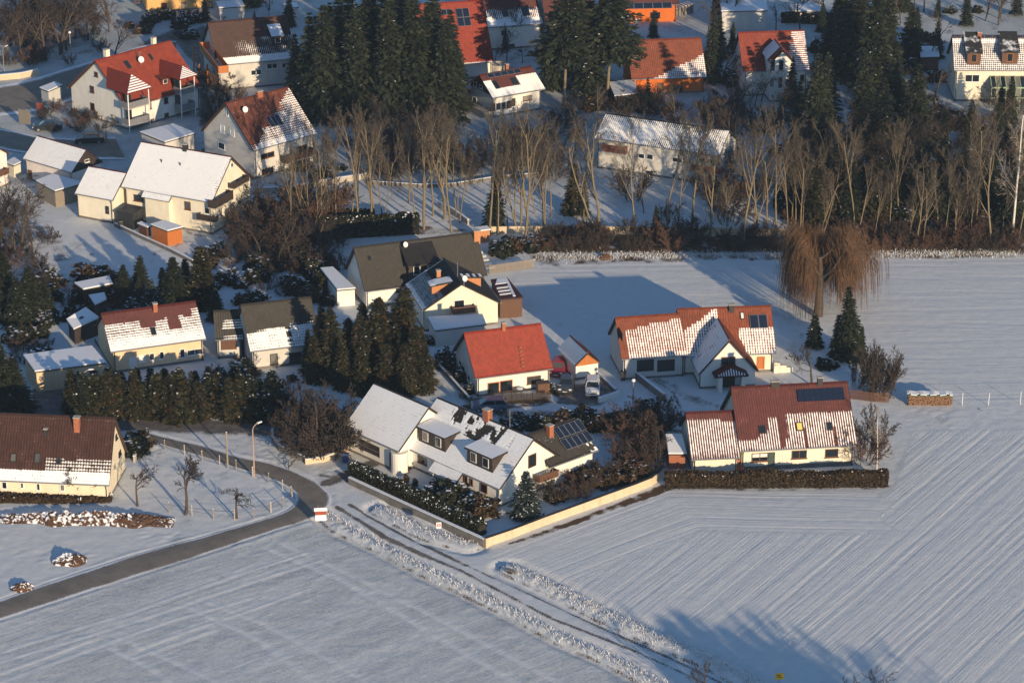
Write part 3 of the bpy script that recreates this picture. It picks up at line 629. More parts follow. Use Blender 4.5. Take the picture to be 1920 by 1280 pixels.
sa = smooth_line(WP([(-30, 168), (60, 150), (130, 128), (200, 108), (260, 88), (330, 78)]), 40); sb = smooth_line(WP([(-30, 222), (60, 212), (118, 196), (190, 165), (250, 120), (330, 98)]), 40); strip('road', sa, sb, 40, z=.1)
sa = smooth_line(WP([(-30, 238), (20, 246), (70, 258), (150, 262), (215, 258)]), 30); sb = smooth_line(WP([(-30, 272), (20, 284), (60, 290), (150, 300), (235, 300)]), 30); strip('road', sa, sb, 30, z=.1)
del X, Y, Z, grass, soil_shade, wet, rough

# ------------------------------------------------------------------ the houses
ONE = lambda u, v, n: 1+0*u
NONE = lambda u, v, n: 0*u
def patchy(a, k=.5, o=0): return lambda u, v, n: np.clip(a+1.4*(n(k, o)-.45), 0, 1)

# apartment house, top left
f = house('apartment_house', 'tall white apartment house with bare red tiled roof and stacked balconies on white posts', (-56.85, 91.28, 45.9, 14.46, 14.13, 3.6, 9.31), 'apartment house', .4)
f.walls(WHITE); f.roofs(TILE_RED, lambda u, v, n: .12*(v > .94)+0*u)
f.win('L', (177, 134, 184, 145), (168.7, 160, 177, 175), (169.7, 192, 178, 208), st='b')
f.win('F', (307, 181, 315, 195), (308, 211, 316.5, 227), (279, 190, 284, 205), (283, 222, 289, 234), st='b')
f.skylight((234, 115, 244, 129), (277, 102, 288, 113)); f.dish(264, 122, .5); f.mast(262, 117, 1.6)
f.chimney(200, 104, .7, .7, .9, CREAM); f.chimney(288, 78, .6, .6, .6, CREAM)
f.dormer((305, 162), (315, 158), 1.1, 6, TILE_RED, TILE_RED, NONE, 1, .1)
def bay(f, px0, px1, py, z_eave, proj_, roofm, snow):
    O, U, N = f.axes('F'); ua = f.fpt('F', px0, py, proj_)[0]; ub = f.fpt('F', px1, py, proj_)[0]; yb = -f.w-proj_; hw = (ub-ua)/2; cx = (ua+ub)/2; zr = z_eave+hw*1.05
    yr = -(f.hr-zr)/f.t; ov = .3
    mb = MB(f.M); A = Vector((ua-ov, yb-ov, z_eave)); B = Vector((ub+ov, yb-ov, z_eave)); Cc = Vector((cx, yb+hw*.75, zr)); D = Vector((cx, yr, zr)); yl = -(f.hr-z_eave)/f.t; E_ = Vector((ua-ov, yl, z_eave)); F_ = Vector((ub+ov, yl, z_eave)); d = Vector((0, 0, -.16))
    mb.add([A, B, Cc, D, E_, F_, A+d, B+d, E_+d, F_+d], [(0, 1, 2), (1, 5, 3, 2), (4, 0, 2, 3), (0, 6, 7, 1), (1, 7, 9, 5), (4, 8, 6, 0), (6, 8, 9, 7)]); o = mb.build('bay_roof', roofm, f.root)
    s = MB(f.M); q = lambda a, b, t: a+(b-a)*t
    for k in range(7):
        t0, t1 = k/7+.02, k/7+.10
        s.add([q(A, Cc, t0)+Vector((0, -.03, .04)), q(B, Cc, t0)+Vector((0, -.03, .04)), q(B, Cc, t1)+Vector((0, -.03, .06)), q(A, Cc, t1)+Vector((0, -.03, .06))], [(0, 1, 2, 3)])
    s.build('snow_patch', SNOW, o)
    for a in (ua+.05, ub-.05):
        p = MB(f.M); p.tube((a, yb+.05, 0), (a, yb+.05, z_eave-.1), .085, n=8); p.build('post', WHITEM, f.root)
    for zf in (1.2, 3.8):
        b = MB(f.M); b.box(ua, yb, zf-.15, ub, -f.w+.02, zf); bo = b.build('balcony', CONC, f.root)
        r = MB(f.M); r.box(ua+.05, yb, zf, ub-.05, yb+.05, zf+.95); r.box(ua, yb, zf, ua+.05, -f.w-.02, zf+.95); r.box(ub-.05, yb, zf, ub, -f.w-.02, zf+.95); r.build('railing', GREYM, bo)
        g = MB(f.M); g.box(cx-1.2, -f.w-.03, zf+.02, cx-.1, -f.w+.05, zf+2.1); g.build('balcony_door', GLASS, f.root)
bay(f, 243, 283, 244, 6.3, 1.7, TILE_RED, 1); bay(f, 341, 368, 218, 6.3, 1.7, TILE_RED, 1)

f = house('house', 'brown roofed house with orange timber balcony frame, deep in the shade of tall spruces', (-41.2, 108.2, 18, 12.6, 12.0, 4.2, 9.4))
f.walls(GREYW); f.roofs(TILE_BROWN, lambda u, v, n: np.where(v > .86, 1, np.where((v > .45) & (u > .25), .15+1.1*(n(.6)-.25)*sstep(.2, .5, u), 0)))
f.balcony('L', (374, 98, 408, 118), WOODO, 1.6); f.win('F', (470, 130, 490, 142), (500, 118, 520, 130), (528, 118, 536, 128)); f.dormer((512, 85), (530, 83), 1.4, 20, WOODD, TILE_BROWN, ONE, 1)
f.patch('L', (405, 106, 428, 122), ORANGEW, 'orange_panel'); mb = MB(f.M)
for yy in (f.w-.2, 1.2, -f.w+.6): mb = MB(f.M); mb.tube((-f.l-1.7, yy, 0), (-f.l-1.7, yy, 4.3), .13, n=6); mb.build('balcony_post', WOODO, f.root)

f = house('house', 'white two storey house with snow checkered red brown roof and solar collector', (-36.18, 67.45, 42.9, 11.34, 12.27, 4.36, 9.85))
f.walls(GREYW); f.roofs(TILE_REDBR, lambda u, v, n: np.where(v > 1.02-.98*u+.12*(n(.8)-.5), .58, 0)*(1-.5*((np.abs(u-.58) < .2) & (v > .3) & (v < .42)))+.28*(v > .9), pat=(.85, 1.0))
f.win('L', (424, 207, 428.5, 218), st='w'); f.win('L', (412.6, 233, 421.7, 250), (431, 239, 440, 256), st='ws'); f.win('L', (409, 265, 422, 282), st='w')
f.win('F', (489, 283, 514, 299), (490, 312, 512, 328), (556, 270, 576, 284), st='b'); f.balcony('F', (536, 284, 592, 300), WOODB, 1.4)
f.solar((497, 215, 531, 240), 3, 1); f.skylight((489, 240, 501, 254), st='w'); f.dish(459, 216, .45); f.chimney(486, 180, .9, .6, .7, BRICK)

polybox('garage', [(262, 248), (309, 267), (368, 250), (325, 233)], 2.7, 'low white garage with flat snow covered roof, between the apartment house and the checkered roof', 'garage', GREYW)

f = house('barn', 'barn with smooth snow covered roof and dark gable beside the street', (-62.86, 58.87, -38.3, 9.8, 5.92, 3.03, 5.59), 'barn', .25)
f.walls(PINKW, gable=WOODD); f.roofs(TILE_MAROON, ONE); f.door('F', (53, 318, 61, 336), m=WOODB); f.win('R', (158, 297, 167, 306), st='w')
polybox('shed', [(67, 339), (103, 359), (158, 343), (99, 327)], 2.4, 'low grey plank shed with flat snow roof in front of the barn', 'shed', WOODG, planks=True)
polybox('hut', [(10, 305), (26, 311), (41, 304), (27, 295)], 1.8, 'small cream garden hut with snow on its roof, left of the barn', 'hut', CREAM, planks=True)
f = house('house', 'house cut off by the left edge with red roof and brown balcony', (-75.5, 56.5, -38, 8, 8, 4.6, 7.5)); f.walls(PINKW); f.roofs(TILE_RED, NONE); 
f.balcony('R', (0, 316, 18, 330), WOODB, 1.2)

# cream house with long snow roof
f = house('house', 'large cream house with long smooth snow roof and balconies on its right gable', (-43.76, 44.67, -26.3, 14.29, 10.76, 4.66, 9.39), ov=.4)
f.walls(CREAM); f.roofs(TILE_MAROON, lambda u, v, n: 1-.35*sstep(.93, 1, u)*(n(1.5) > .5), pat=(.25, .8))
ln = f.roof_axes()[4]
xa, va = f.rpt(266, 368); xb, vb = f.rpt(316.5, 379); f.plane(xa, xb, ln-.02, ln+1.0, TILE_MAROON, ONE)
mb = MB(f.M); mb.box(xa+.3, -f.w-.75, -.5, xb-.3, -f.w+.05, f.he-.75); mb.build('wall', CREAM, f.root)
f.win('F', (251, 364, 269.5, 379), (289.6, 377, 302, 391.5), (346, 377, 358, 394), st='b'); f.win('F', (383, 388, 394, 402), st='w'); f.win('R', (432, 304, 437, 315), (440, 332, 448, 346), (444, 372, 452, 386), st='w')
f.balcony('R', (404, 364, 438, 384), WOODD, 1.2); f.balcony('R', (440, 330, 468, 352), WOODD, 1.1); f.balcony('F', (368, 401, 402, 417), WOODD, 1.0); f.chimney(348, 281, .6, .6, .8, DARKM); 
mb = MB(f.M)
for px, py in ((303, 305), (338, 311)):
    x, v = f.rpt(px, py); P0, U, V, N, l2 = f.roof_axes(); P = P0+U*x+V*v; mb = MB(f.M); mb.tube(P, P+Vector((0, 0, .45)), .08, n=6); mb.build('vent_pipe', DARKM, f.root)
g = Fr(f.H, (-54.66, 45.68, -27.0, 6.12, 7.06, 3.38, 6.17), .2); g.walls(CREAM); g.roofs(TILE_MAROON, ONE); g.door('F', (198, 386, 205, 402), m=DARKM)

# back row
f = house('house', 'ochre house with dark red doors at the very top left', tuple(list(G(304, 20)[:2]+np.array([2, 4]))+[14, 12, 9, 4.6, 8.5])); f.walls(OCHRE); f.roofs(TILE_BROWN, NONE); f.win('F', (252, 0, 262, 6), (339, 4, 349, 18), st='b'); f.door('F', (302, 6, 313, 22), m=TILE_MAROON)
f = house('house', 'house with bright orange roof half hidden behind the tall spruces', (-9.96, 114.52, 13.2, 11, 15.9, 2.53, 10.29)); f.walls(WHITE); f.roofs(TILE_ORED, lambda u, v, n: .9*(v > .985)+0*u); f.solar((826, 18, 848, 30), 2, 1); f.solar((853, 16, 884, 51), 2, 2)
f = house('house', 'white house with snow streaked red roof and three roof windows behind the chalet', (-1.57, 127.56, 14.5, 11.4, 8.6, 3.94, 7.4)); f.walls(WHITE)
f.roofs(TILE_MAROON, lambda u, v, n: np.clip(sstep(.25, .5, v)*(.35+1.2*(n(.5)-.2)), 0, 1)*sstep(.02, .08, u)+.6*(v > .75)); f.skylight((899, 20, 914, 36), (941, 18, 954, 32), (977, 14, 994, 31)); f.win('F', (908, 55, 917, 70), (939, 56, 951, 68), (896, 54, 908, 92), st='w'); f.win('F', (945, 82, 965, 90), st='b')
f = house('house', 'house with dark red roof cut off by the top edge', (8.5, 129.5, 12, 8.5, 12, 4.2, 9.5)); f.walls(GREYW); f.roofs(TILE_MAROON, NONE)
f = house('chalet', 'small white chalet with dark gable, green shutters and snowy roof with solar strip', (-.99, 92.69, 30.4, 9.17, 8.16, 3.28, 5.76), 'chalet', .55)
f.walls(WHITE, gable=WOODD); f.roofs(TILE_MAROON, lambda u, v, n: np.where((v < .3), .0, 1)*(1-1.0*((u > .15) & (u < .62) & (v > .3) & (v < .68)))); f.solar((912, 130, 978, 148), 5, 1); f.skylight((921, 152, 938, 168), (955, 146, 973, 160)); f.win('L', (878, 176, 894, 194), st='w'); f.win('L', (888, 152, 894, 164), (899, 158, 905, 168), st='w', off=.05); f.win('F', (929, 190, 949, 208), st='wx'); f.win('F', (980, 178, 997, 190), st='b'); f.door('F', (959, 184, 966, 200), m=WOODD)
f.patch('L', (866, 190, 925, 222), WOODD, 'basement_cladding', -.02, .12); f.chimney(950, 128, .5, .5, .6, BRICK)
mb = MB(f.M); mb.box(-f.l-1.6, -f.w+.2, 0, -f.l-.1, f.w-.6, 1.0); mb.build('terrace', CONC, f.root)
f = house('house', 'bright orange house with a solar strip along its eave at the top edge', tuple(list(G(1208, 44)[:2]+np.array([.6, 5]))+[4.5, 9.6, 9, 3.0, 7.0])); f.walls(ORANGEW, plinth=None); f.roofs(TILE_MAROON, NONE); f.solar((1152, 5, 1260, 19), 6, 1); f.win('F', (1163, 28, 1184, 38), (1219, 23, 1238, 34), st='d')
f.balcony('F', (1158, 36, 1188, 46), WOODO, 1.0)
f = house('house', 'house with plain terracotta roof, snow on its lower right corner', (23.49, 104.32, 7.2, 11.69, 10.15, 2.6, 7.28)); f.walls(ORANGEW); f.roofs(TILE_TERRA, lambda u, v, n: np.where(v > 1.25-.83*u+.08*(n(.9)-.5), .66+.25*(n(.4)-.4), 0)+0*u, pat=(.8, .8)); f.win('F', (1262, 160, 1280, 172), st='b'); f.door('F', (1232, 155, 1244, 176), m=WOODB)
f = house('house', 'white house with bright red roof and tall gabled dormer', (39.9, 103.26, 6.8, 10.37, 9.4, 3.99, 8.81)); f.walls(WHITE); f.roofs(TILE_MAROON if 0 else TILE_RED, lambda u, v, n: np.where(u > .84-.16*v+.14*(n(1.2)-.5), .62, 0), pat=(.15, 1.2)); f.skylight((1477, 68, 1484, 76)); f.win('F', (1500, 140, 1508, 152), st='b')
P = G(1458, 190); g = Fr(f.H, (P[0]+.1, P[1]+2.5, -83, 6.0, 3.9, 6.2, 8.2), .25); g.walls(WHITE); g.roofs(TILE_RED, lambda u, v, n: .95*(u < .7)+0*u, lambda u, v, n: np.where(n(1.3) > .5, .8, .1)*(u < .5), gutter=False, pipes='')
g.win('R', (1443, 112, 1454, 134), (1459, 112, 1470, 133), (1458, 144, 1468, 166), st='w'); g.win('R', (1442, 146, 1452, 164), st='w')
f = house('house', 'house with snow checkered roof, two dark dormers and a green conservatory at the right edge', (75.5, 99.92, -1.0, 16.5, 9.13, 4.99, 9.14)); f.walls(CREAM); f.roofs(TILE_BROWN, lambda u, v, n: np.where(v < .07, 0, np.where(v < .2, .98, .60)), pat=(1.0, 1.0)); f.solar((1788, 67, 1918, 72), 9, 1)
f.dormer((1813, 122), (1838, 122), 2.0, 24, WOODB, TILE_GREY, patchy(.42, .9), 1, 0, frame=FRO); f.dormer((1878, 121), (1908, 121), 2.0, 24, WOODB, TILE_GREY, patchy(.42, .9, 9), 1, 0, frame=FRO); f.chimney(1836, 70, .6, .6, .8, BRICK); f.win('F', (1809, 140, 1837, 154), st='w')
u0, z0 = f.fpt('F', 1859, 172, 2.2); u1, _ = f.fpt('F', 1932, 172, 2.2); cm = M_plain('green_frame', (.30, .42, .26), .5, .1); O, U, N = f.axes('F')
mb = MB(f.M); nb = 8
for i in range(nb+1):
    u = u0+(u1-u0)*i/nb; mb.box(u-.05, -f.w-2.3, 0, u+.05, -f.w-2.2, 2.9); mb.hexa([(u-.05, -f.w-2.3, 2.8), (u+.05, -f.w-2.3, 2.8), (u+.05, -f.w, 4.0), (u-.05, -f.w, 4.0)], [(u-.05, -f.w-2.3, 2.92), (u+.05, -f.w-2.3, 2.92), (u+.05, -f.w, 4.12), (u-.05, -f.w, 4.12)])
mb.box(u0, -f.w-2.35, 1.2, u1, -f.w-2.2, 1.32); mb.box(u0, -f.w-2.4, 2.78, u1, -f.w-2.25, 2.98); o = mb.build('conservatory', cm, f.root)
for i in range(nb):
    a = u0+(u1-u0)*i/nb+.06; b = u0+(u1-u0)*(i+1)/nb-.06
    p = MB(f.M); p.box(a, -f.w-2.26, .05, b, -f.w-2.24, 1.18); p.box(a, -f.w-2.26, 1.33, b, -f.w-2.24, 2.77); p.hexa([(a, -f.w-2.2, 2.84), (b, -f.w-2.2, 2.84), (b, -f.w, 4.02), (a, -f.w, 4.02)], [(a, -f.w-2.2, 2.87), (b, -f.w-2.2, 2.87), (b, -f.w, 4.05), (a, -f.w, 4.05)]); p.build('pane', GLASS, o)

f = house('house', 'long grey terraced house with patchy snow roof behind the row of bare trees', (21.9, 63.94, -24.7, 18.81, 7.91, 4.5, 7.0)); f.walls(GREYW); f.roofs(TILE_GREY, lambda u, v, n: np.clip(.85-1.3*(n(.45)-.42)*sstep(.2, .5, u)-.25*sstep(.35, .0, v), .15, 1))
f.win('F', (1197, 287, 1209, 298), (1212.5, 288, 1225, 300), (1260, 294, 1280, 306), (1312, 295, 1337, 308), (1210, 318, 1225, 331), (1260, 324, 1270, 337), (1140, 272, 1156, 284), st='w'); f.door('F', (1294, 331, 1304, 350), m=WOODB); f.balcony('F', (1294, 308, 1350, 328), M_plain('wood_redbrown', (.20, .07, .04), .7, .2), 1.1); f.balcony('F', (1128, 270, 1172, 290), M_plain('wood_redbrown', (.2, .07, .04)), 1.0); f.skylight((1318, 252, 1326, 262), st='g')

# middle row
f = house('house', 'long house with bare dark grey roof and one white satellite dish', (-12.15, 17.07, 20.1, 16.21, 8.51, 2.38, 6.7)); f.walls(WHITE); f.roofs(TILE_GREY, NONE); f.dish(759, 470, .36); f.skylight((770, 459, 776, 467), (781, 457, 786, 465)); f.win('F', (742, 532, 752, 548), st='d'); f.win('F', (750, 556, 760, 570), st='w')
f.dormer((768, 522), (822, 516), 1.8, 25, WOODD, TILE_DARK, NONE, 2, .3); f.skylight((690, 480, 695, 488)); f.chimney(893, 446, .8, .8, 1.0, BRICKO)

f = house('house', 'gabled cream house with wooden balcony and brick dormers facing the viewer', (-7.29, 8.4, -74.6, 8.98, 9.79, 2.9, 5.87), ov=.3); f.walls(CREAM)
f.roofs(TILE_DARK, lambda u, v, n: np.where(v > .45+.25*(n(.7)-.5), .52, .12)+.4*(v > .93)+.5*(u < .03), lambda u, v, n: 0*u, pat=(1, .3))
f.win('R', (851, 561, 871, 582), st='w'); f.balcony('R', (850, 573, 892, 590), WOODB, 1.1)
f.dormer((789, 558), (826, 543), 1.3, 6, BRICKO, TILE_DARK, lambda u, v, n: np.where(v < .8, 1, n(1)*1.6), 0, 0); f.chimney(822, 527, .5, .5, 1.4, BRICKO); f.skylight((806, 555, 816, 561)); f.dish(869, 520, .55, side=1) if False else None
f.dish(870, 534, .38); f.mast(858, 520, 2.0)
f.dormer((917, 545), (884, 527), 1.3, 6, BRICKO, TILE_DARK, lambda u, v, n: np.where(np.sin(v*22) > 0, .95, .1), 0, 0, side=1)
# terrace block in front of its gable
A, B = G(800, 592, 2.2), G(912, 598, 2.2); t_, lo, c_ = polybox('extension', [(801, 595), (905, 590), (912, 608), (815, 620)], 2.2, 'flat snow covered extension below the wooden balcony', 'extension', GREYW)
q = [(920, 525), (951, 521), (981, 558), (937, 562)]; t_, lo, c_ = polybox('summerhouse', q, 2.6, 'brown wooden summerhouse with dark red roof half under snow', 'summerhouse', WOODB, roofm=None)
L_ = [Vector((G(px, py, 2.6)[0]-c_[0], G(px, py, 2.6)[1]-c_[1], 2.62)) for px, py in q]; mb = MB(); mb.add([v+Vector((0, 0, .0)) for v in L_]+[v+Vector((0, 0, .08)) for v in L_], [(4, 5, 6, 7), (0, 1, 5, 4), (1, 2, 6, 5), (2, 3, 7, 6), (3, 0, 4, 7)]); mb.build('roof', TILE_MAROON, t_)
mb = MB(); ql = lambda a, b: L_[0]+(L_[1]-L_[0])*a+(L_[3]-L_[0])*b+Vector((0, 0, .1))
mb.hexa([ql(.35, .02), ql(.97, .02), ql(.97, .3), ql(.1, .3)], [p+Vector((0, 0, .07)) for p in (ql(.38, .04), ql(.95, .04), ql(.95, .28), ql(.15, .28))])
for k in range(3): b0 = .45+.16*k; mb.hexa([ql(.1, b0), ql(.8, b0), ql(.8, b0+.06), ql(.1, b0+.06)], [p+Vector((0, 0, .06)) for p in (ql(.1, b0), ql(.8, b0), ql(.8, b0+.06), ql(.1, b0+.06))])
mb.hexa([ql(.8, .3), ql(.97, .3), ql(.97, .97), ql(.8, .97)], [p+Vector((0, 0, .07)) for p in (ql(.82, .3), ql(.96, .3), ql(.96, .96), ql(.82, .96))]); mb.build('snow_cover', SNOW, t_)

f = house('house', 'small house with plain bright orange red roof and orange wooden glazing', (-1.12, -11.45, 18.3, 9.45, 8.84, 2.48, 6.36)); f.walls(WHITE); f.roofs(TILE_ORED, NONE)
f.win('F', (988, 703, 1014, 720), st='b'); f.win('F', (914, 715, 936, 739), (937, 711, 961, 736), st='o', sill=False); f.win('L', (861, 672, 866, 688), (877, 700, 882, 716), st='w'); f.chimney(944, 617, .45, .45, .8, BRICK)
mb = MB(f.M); P0, U, V, N, ln = f.roof_axes()
for k in range(6):
    x, v = f.rpt(975.5+.9*k, 653+7*k); mb = MB(f.M); f.obox(mb, P0, U, N, x-.18, x+.18, v-.12, v+.05, .02, .2, Z=V); mb.build('roof_step', BRICK, f.root)
f = house('garage', 'small garage with orange wooden gable and snowy roof beside the parked cars', (7.85, -8.92, -69.2, 5.48, 3.2, 1.95, 3.33), 'garage', .2); f.walls(WHITE, gable=WOODO); f.roofs(TILE_TERRA, lambda u, v, n: .97+0*u, lambda u, v, n: 0*u, pat=(.6, .2), gutter=False, pipes='')

f = house('house', 'large house with three stepped red roofs, snow striped, and a front gable with porch', (25.01, -5.74, 5.3, 11.23, 8.61, 2.46, 6.7)); f.walls(CREAM)
f.roofs(TILE_TERRA, lambda u, v, n: np.where((u < .42) & (v > .55-1.3*u+.2*(n(.8)-.5)), .66, np.where((u > .66+.1*(n(.9)-.5)) & (v > .45), .66, 0)), pat=(1, .55))
f.solar((1404, 590, 1440, 617), 2, 1, lift=.15); f.skylight((1387, 586, 1396, 599), st='w'); f.chimney(1371, 581, .6, .6, .7, DARKM); f.door('F', (1418.5, 668, 1434, 692), m=WOODO); f.mast(1316, 576, 1.8, side=1)
g = Fr(f.H, (15.9, -7.6, 10.0, 7.8, 7.9, 2.8, 6.4), .3); g.walls(GREYW); g.roofs(TILE_TERRA, lambda u, v, n: np.where((v > .36-.28*u+.06*(n(1)-.5)) & (u > .12), .56, 0)+.06*(v > .9), pat=(1, .25)); g.door('F', (1194, 673, 1226, 697), (1232, 673, 1265, 697), m=DARKM, name='garage_door', n1=.05); g.win('L', (1160, 618, 1168, 632), st='d'); g.win('L', (1171, 692, 1175, 700), st='d')
h = Fr(f.H, (24.63, -10.93, -82.4, 6.73, 7.0, 2.0, 6.06), .3); h.walls(WHITE); h.roofs(TILE_TERRA, lambda u, v, n: .93-.25*(n(1.2) > .62), lambda u, v, n: 0*u, pat=(.5, .9), gutter=GREYM); h.win('R', (1352, 668, 1379, 684), st='b')
P = h.fpt('R', 1366, 720); O, U, N = h.axes('R'); mb = MB(h.M)
for a in (P[0]-1.45, P[0]+1.25): mb = MB(h.M); h.obox(mb, O, U, N, a, a+.45, 0, 2.0, .0, 1.3); mb.build('porch_pillar', WHITE, f.root); mb = MB(h.M); uc = P[0]
def pp(u, z, n): return O+U*u+N*n+Vector((0, 0, z))
mb.add([pp(uc-2.0, 1.95, 0), pp(uc+2.0, 1.95, 0), pp(uc+2.0, 1.95, 1.6), pp(uc-2.0, 1.95, 1.6), pp(uc, 3.15, 0), pp(uc, 2.95, .8), pp(uc-2.0, 2.1, 0), pp(uc+2.0, 2.1, 0), pp(uc+2.0, 2.1, 1.6), pp(uc-2.0, 2.1, 1.6)], [(0, 3, 2, 1), (0, 1, 7, 6), (1, 2, 8, 7), (2, 3, 9, 8), (3, 0, 6, 9), (6, 4, 5, 9), (7, 8, 5, 4), (9, 5, 8)]); o = mb.build('porch_roof', TILE_MAROON, f.root)
mb = MB(h.M)
for k in range(11):
    t0 = -1.5+k*.3; e = .12; w_ = lambda t: max(.1, 1-abs(t)/2.0)
    mb.hexa([pp(uc+t0-e/2, 2.13, 1.58), pp(uc+t0+e/2, 2.13, 1.58), pp(uc+t0+e/2, 2.1+.62*w_(t0), 1.6-.62*w_(t0)), pp(uc+t0-e/2, 2.1+.62*w_(t0), 1.6-.62*w_(t0))], [q_+Vector((0, 0, .07)) for q_ in (pp(uc+t0-e/2, 2.13, 1.58), pp(uc+t0+e/2, 2.13, 1.58), pp(uc+t0+e/2, 2.1+.62*w_(t0), 1.6-.62*w_(t0)), pp(uc+t0-e/2, 2.1+.62*w_(t0), 1.6-.62*w_(t0)))])
mb.build('snow_cover', SNOW, o); h.door('R', (1352, 700, 1378, 726), m=WOODD)

f = house('house', 'long low house with maroon roof striped by snow and a large black solar array', (30.38, -30.69, 6.8, 13.02, 11.37, 2.54, 7.59)); f.walls(CREAM)
f.roofs(TILE_MAROON, lambda u, v, n: np.where((v > .47+.06*(n(.9)-.5)) & (u > .43), .50, np.where((u > .27) & (u < .36) & (v > .52), .47, np.where((v > .93-.55*np.abs(u-.02)+.35*(n(.5)-.5)) & (u < .30) | (v > .85+.1*(n(.8)-.5)),   .48, 0)))*(1-1.0*((np.abs(u-.375) < .02) & (v < .97)) - 1.0*((np.abs(u-.575) < .012) & (v > .7)) - 1.0*((np.abs(u-.83) < .012) & (v > .68))), pat=(1.35, .0), tw=.27)
f.door('F', (1368, 850, 1383, 874), m=WOODB); f.win('F', (1409, 848, 1440, 865), st='bh'); f.door('F', (1440, 847, 1453, 872), m=M_plain('door_green', (.05, .08, .07), .5, .1)); f.win('F', (1484, 843, 1513, 859.5), (1546.7, 840.5, 1572, 857), st='b')
f.skylight((1422, 798, 1436.5, 813), (1549, 792, 1561, 807)); f.skylight((1491.5, 792, 1506, 808), st='y'); f.solar((1493, 727, 1584, 754), 8, 2, gap=.015, fr=SOLAR); f.chimney(1453, 722, .9, .5, .5, DARKM); f.chimney(1537, 718, .55, .5, .7, DARKM)
f.patch('F', (1385, 868, 1598, 884), CONCD, 'plinth', -.02, .06)
g = Fr(f.H, (21.56, -33.34, 5.45, 5.36, 9.14, 2.02, 5.52), .3); g.walls(CREAM); g.roofs(TILE_MAROON, lambda u, v, n: np.where(v > .14+.12*(n(.8)-.5)+.1*(u > .7),   .49-.12*(v > .9), 0), pat=(1.35, .04), tw=.27)

f = house('house', 'large white house with thick snow roof, two dark shed dormers and an arched door', (-2.9, -37.36, -45.8, 14.97, 10.1, 2.35, 6.57), ov=.4); f.walls(WHITE)
def cov22(u, v, n):
    k = sstep(.48, .60, n(1.2)+.28*np.exp(-((u-.55)/.16)**2-((v-.22)/.2)**2)-.1); k = k*np.exp(-((u-.52)/.30)**4)*(v < .5)
    k2 = (np.abs(u-.27-.02*np.sin(v*40)) < .05)*(v < .24)*(n(1.5, 3) > .36); k3 = sstep(.6, .7, n(1.6, 7))*(v > .25)*(v < .55)*(u > .8)
    return np.clip(1-1.2*np.maximum(np.maximum(k, k2), k3), 0, 1)
f.roofs(TILE_DARK, cov22, pat=(.3, 1.0), tw=.3); ln = f.roof_axes()[4]
xa, va = f.rpt(817, 862.4); xb, vb = f.rpt(868, 886.7); f.plane(xa, xb, ln-.02, ln+1.35, TILE_DARK, ONE)
mb = MB(f.M); 
for a in (xa+.4, xb-.4): mb = MB(f.M); mb.tube((a, -f.w-1.1, -.2), (a, -f.w-1.1, 1.45), .09, n=8); mb.build('post', WHITE, f.root)
f.win('F', (784, 849, 800, 872), (870, 890, 877, 907), (881.5, 896, 887, 910), st='b'); f.win('F', (901, 904, 914, 926), st='b', sill=False); f.win('R', (990, 848, 1005, 878), st='b', sill=False)
f.dormer((787, 826), (833, 850), 1.75, 3, WOODD, TILE_DARK, ONE, 2, .12); f.dormer((877, 866), (922, 888), 1.75, 3, WOODD, TILE_DARK, ONE, 2, .12); f.chimney(914, 785, .8, .7, 1.1, BRICK); f.mast(956, 800, 2.0, side=1)
g = Fr(f.H, (-12.1, -31.55, -45.8, 8.95, 9.06, 2.87, 6.68), .4); g.walls(WHITE); g.roofs(TILE_DARK, ONE, pat=(.2, 1.0)); g.door('F', (675, 822, 712, 858), m=WOODD, name='garage_door', n1=.03); g.door('F', (731, 850, 739, 877), m=WOODB)
mb = MB(g.M); u_, z_ = g.fpt('F', 735, 850); mb.add([(u_+.42*math.cos(math.pi*k/10), -g.w-.05, 1.75+.42*math.sin(math.pi*k/10)) for k in range(11)], [tuple(range(11))]); mb.build('door_arch', WOODB, g.root)
u_, z_ = g.fpt('F', 756, 878); mb = MB(g.M); mb.lathe((min(u_+.1, g.l-.3), -g.w+.35, -.3), [(.95, 0), (.95, 2.8)], 20); mb.build('round_wall', WHITE, g.root)
h = Fr(f.H, (4.2, -36.6, 40.3, 6.9, 7.6, 2.75, 5.2), .35); h.walls(WHITE); h.roofs(TILE_DARK, lambda u, v, n: np.where((u > .86) & (v > .72), .9*(n(1.3) > .42), .25*(n(1.1) > .6)), pat=(.4, .8)); h.solar((1034, 787, 1099, 825), 5, 1, lift=.2); h.solar((1048, 809, 1113, 846), 5, 1, lift=.2); h.chimney(1031, 816, .6, .6, 1.2, BRICK); h.win('F', (1064, 878, 1096, 890), st='d')
h.balcony('F', (1012, 880, 1048, 905), WOODB, .9)

f = house('house', 'yellow house with maroon ridge and snow covered lower roof behind young spruces', (-43.14, -3.98, 20.5, 11.45, 8.85, 2.84, 6.0)); f.walls(YELLOW)
f.roofs(TILE_MAROON, lambda u, v, n: np.clip(np.where(v > .33-.18*(u > .93)+.08*(n(1)-.5), .62+.3*sstep(.55, .85, v), 0)-1.0*((np.abs(u-.45) < .08) & (v < .48))-1.0*((np.abs(u-.72) < .05+.03*v) & (v < .62)), 0, 1), pat=(.3, 1.1))
f.win('F', (279.5, 661, 290, 676), (298.5, 658, 308, 673), st='w'); f.win('F', (259.5, 664, 273, 679), (241.5, 668, 257, 690), st='ws'); f.win('F', (336.5, 653, 347, 671), (350, 652, 380, 667), st='w'); f.skylight((281, 614, 294, 629)); f.chimney(291, 582, .5, .5, .9, BRICK)
f.patch('L', (178, 640, 186, 650), DARKM, 'window', -.02, .04)
polybox('garage', [(43, 666), (65, 697), (199, 680), (173, 649)], 2.6, 'long yellow flat roofed double garage under even snow', 'garage', YELLOW)
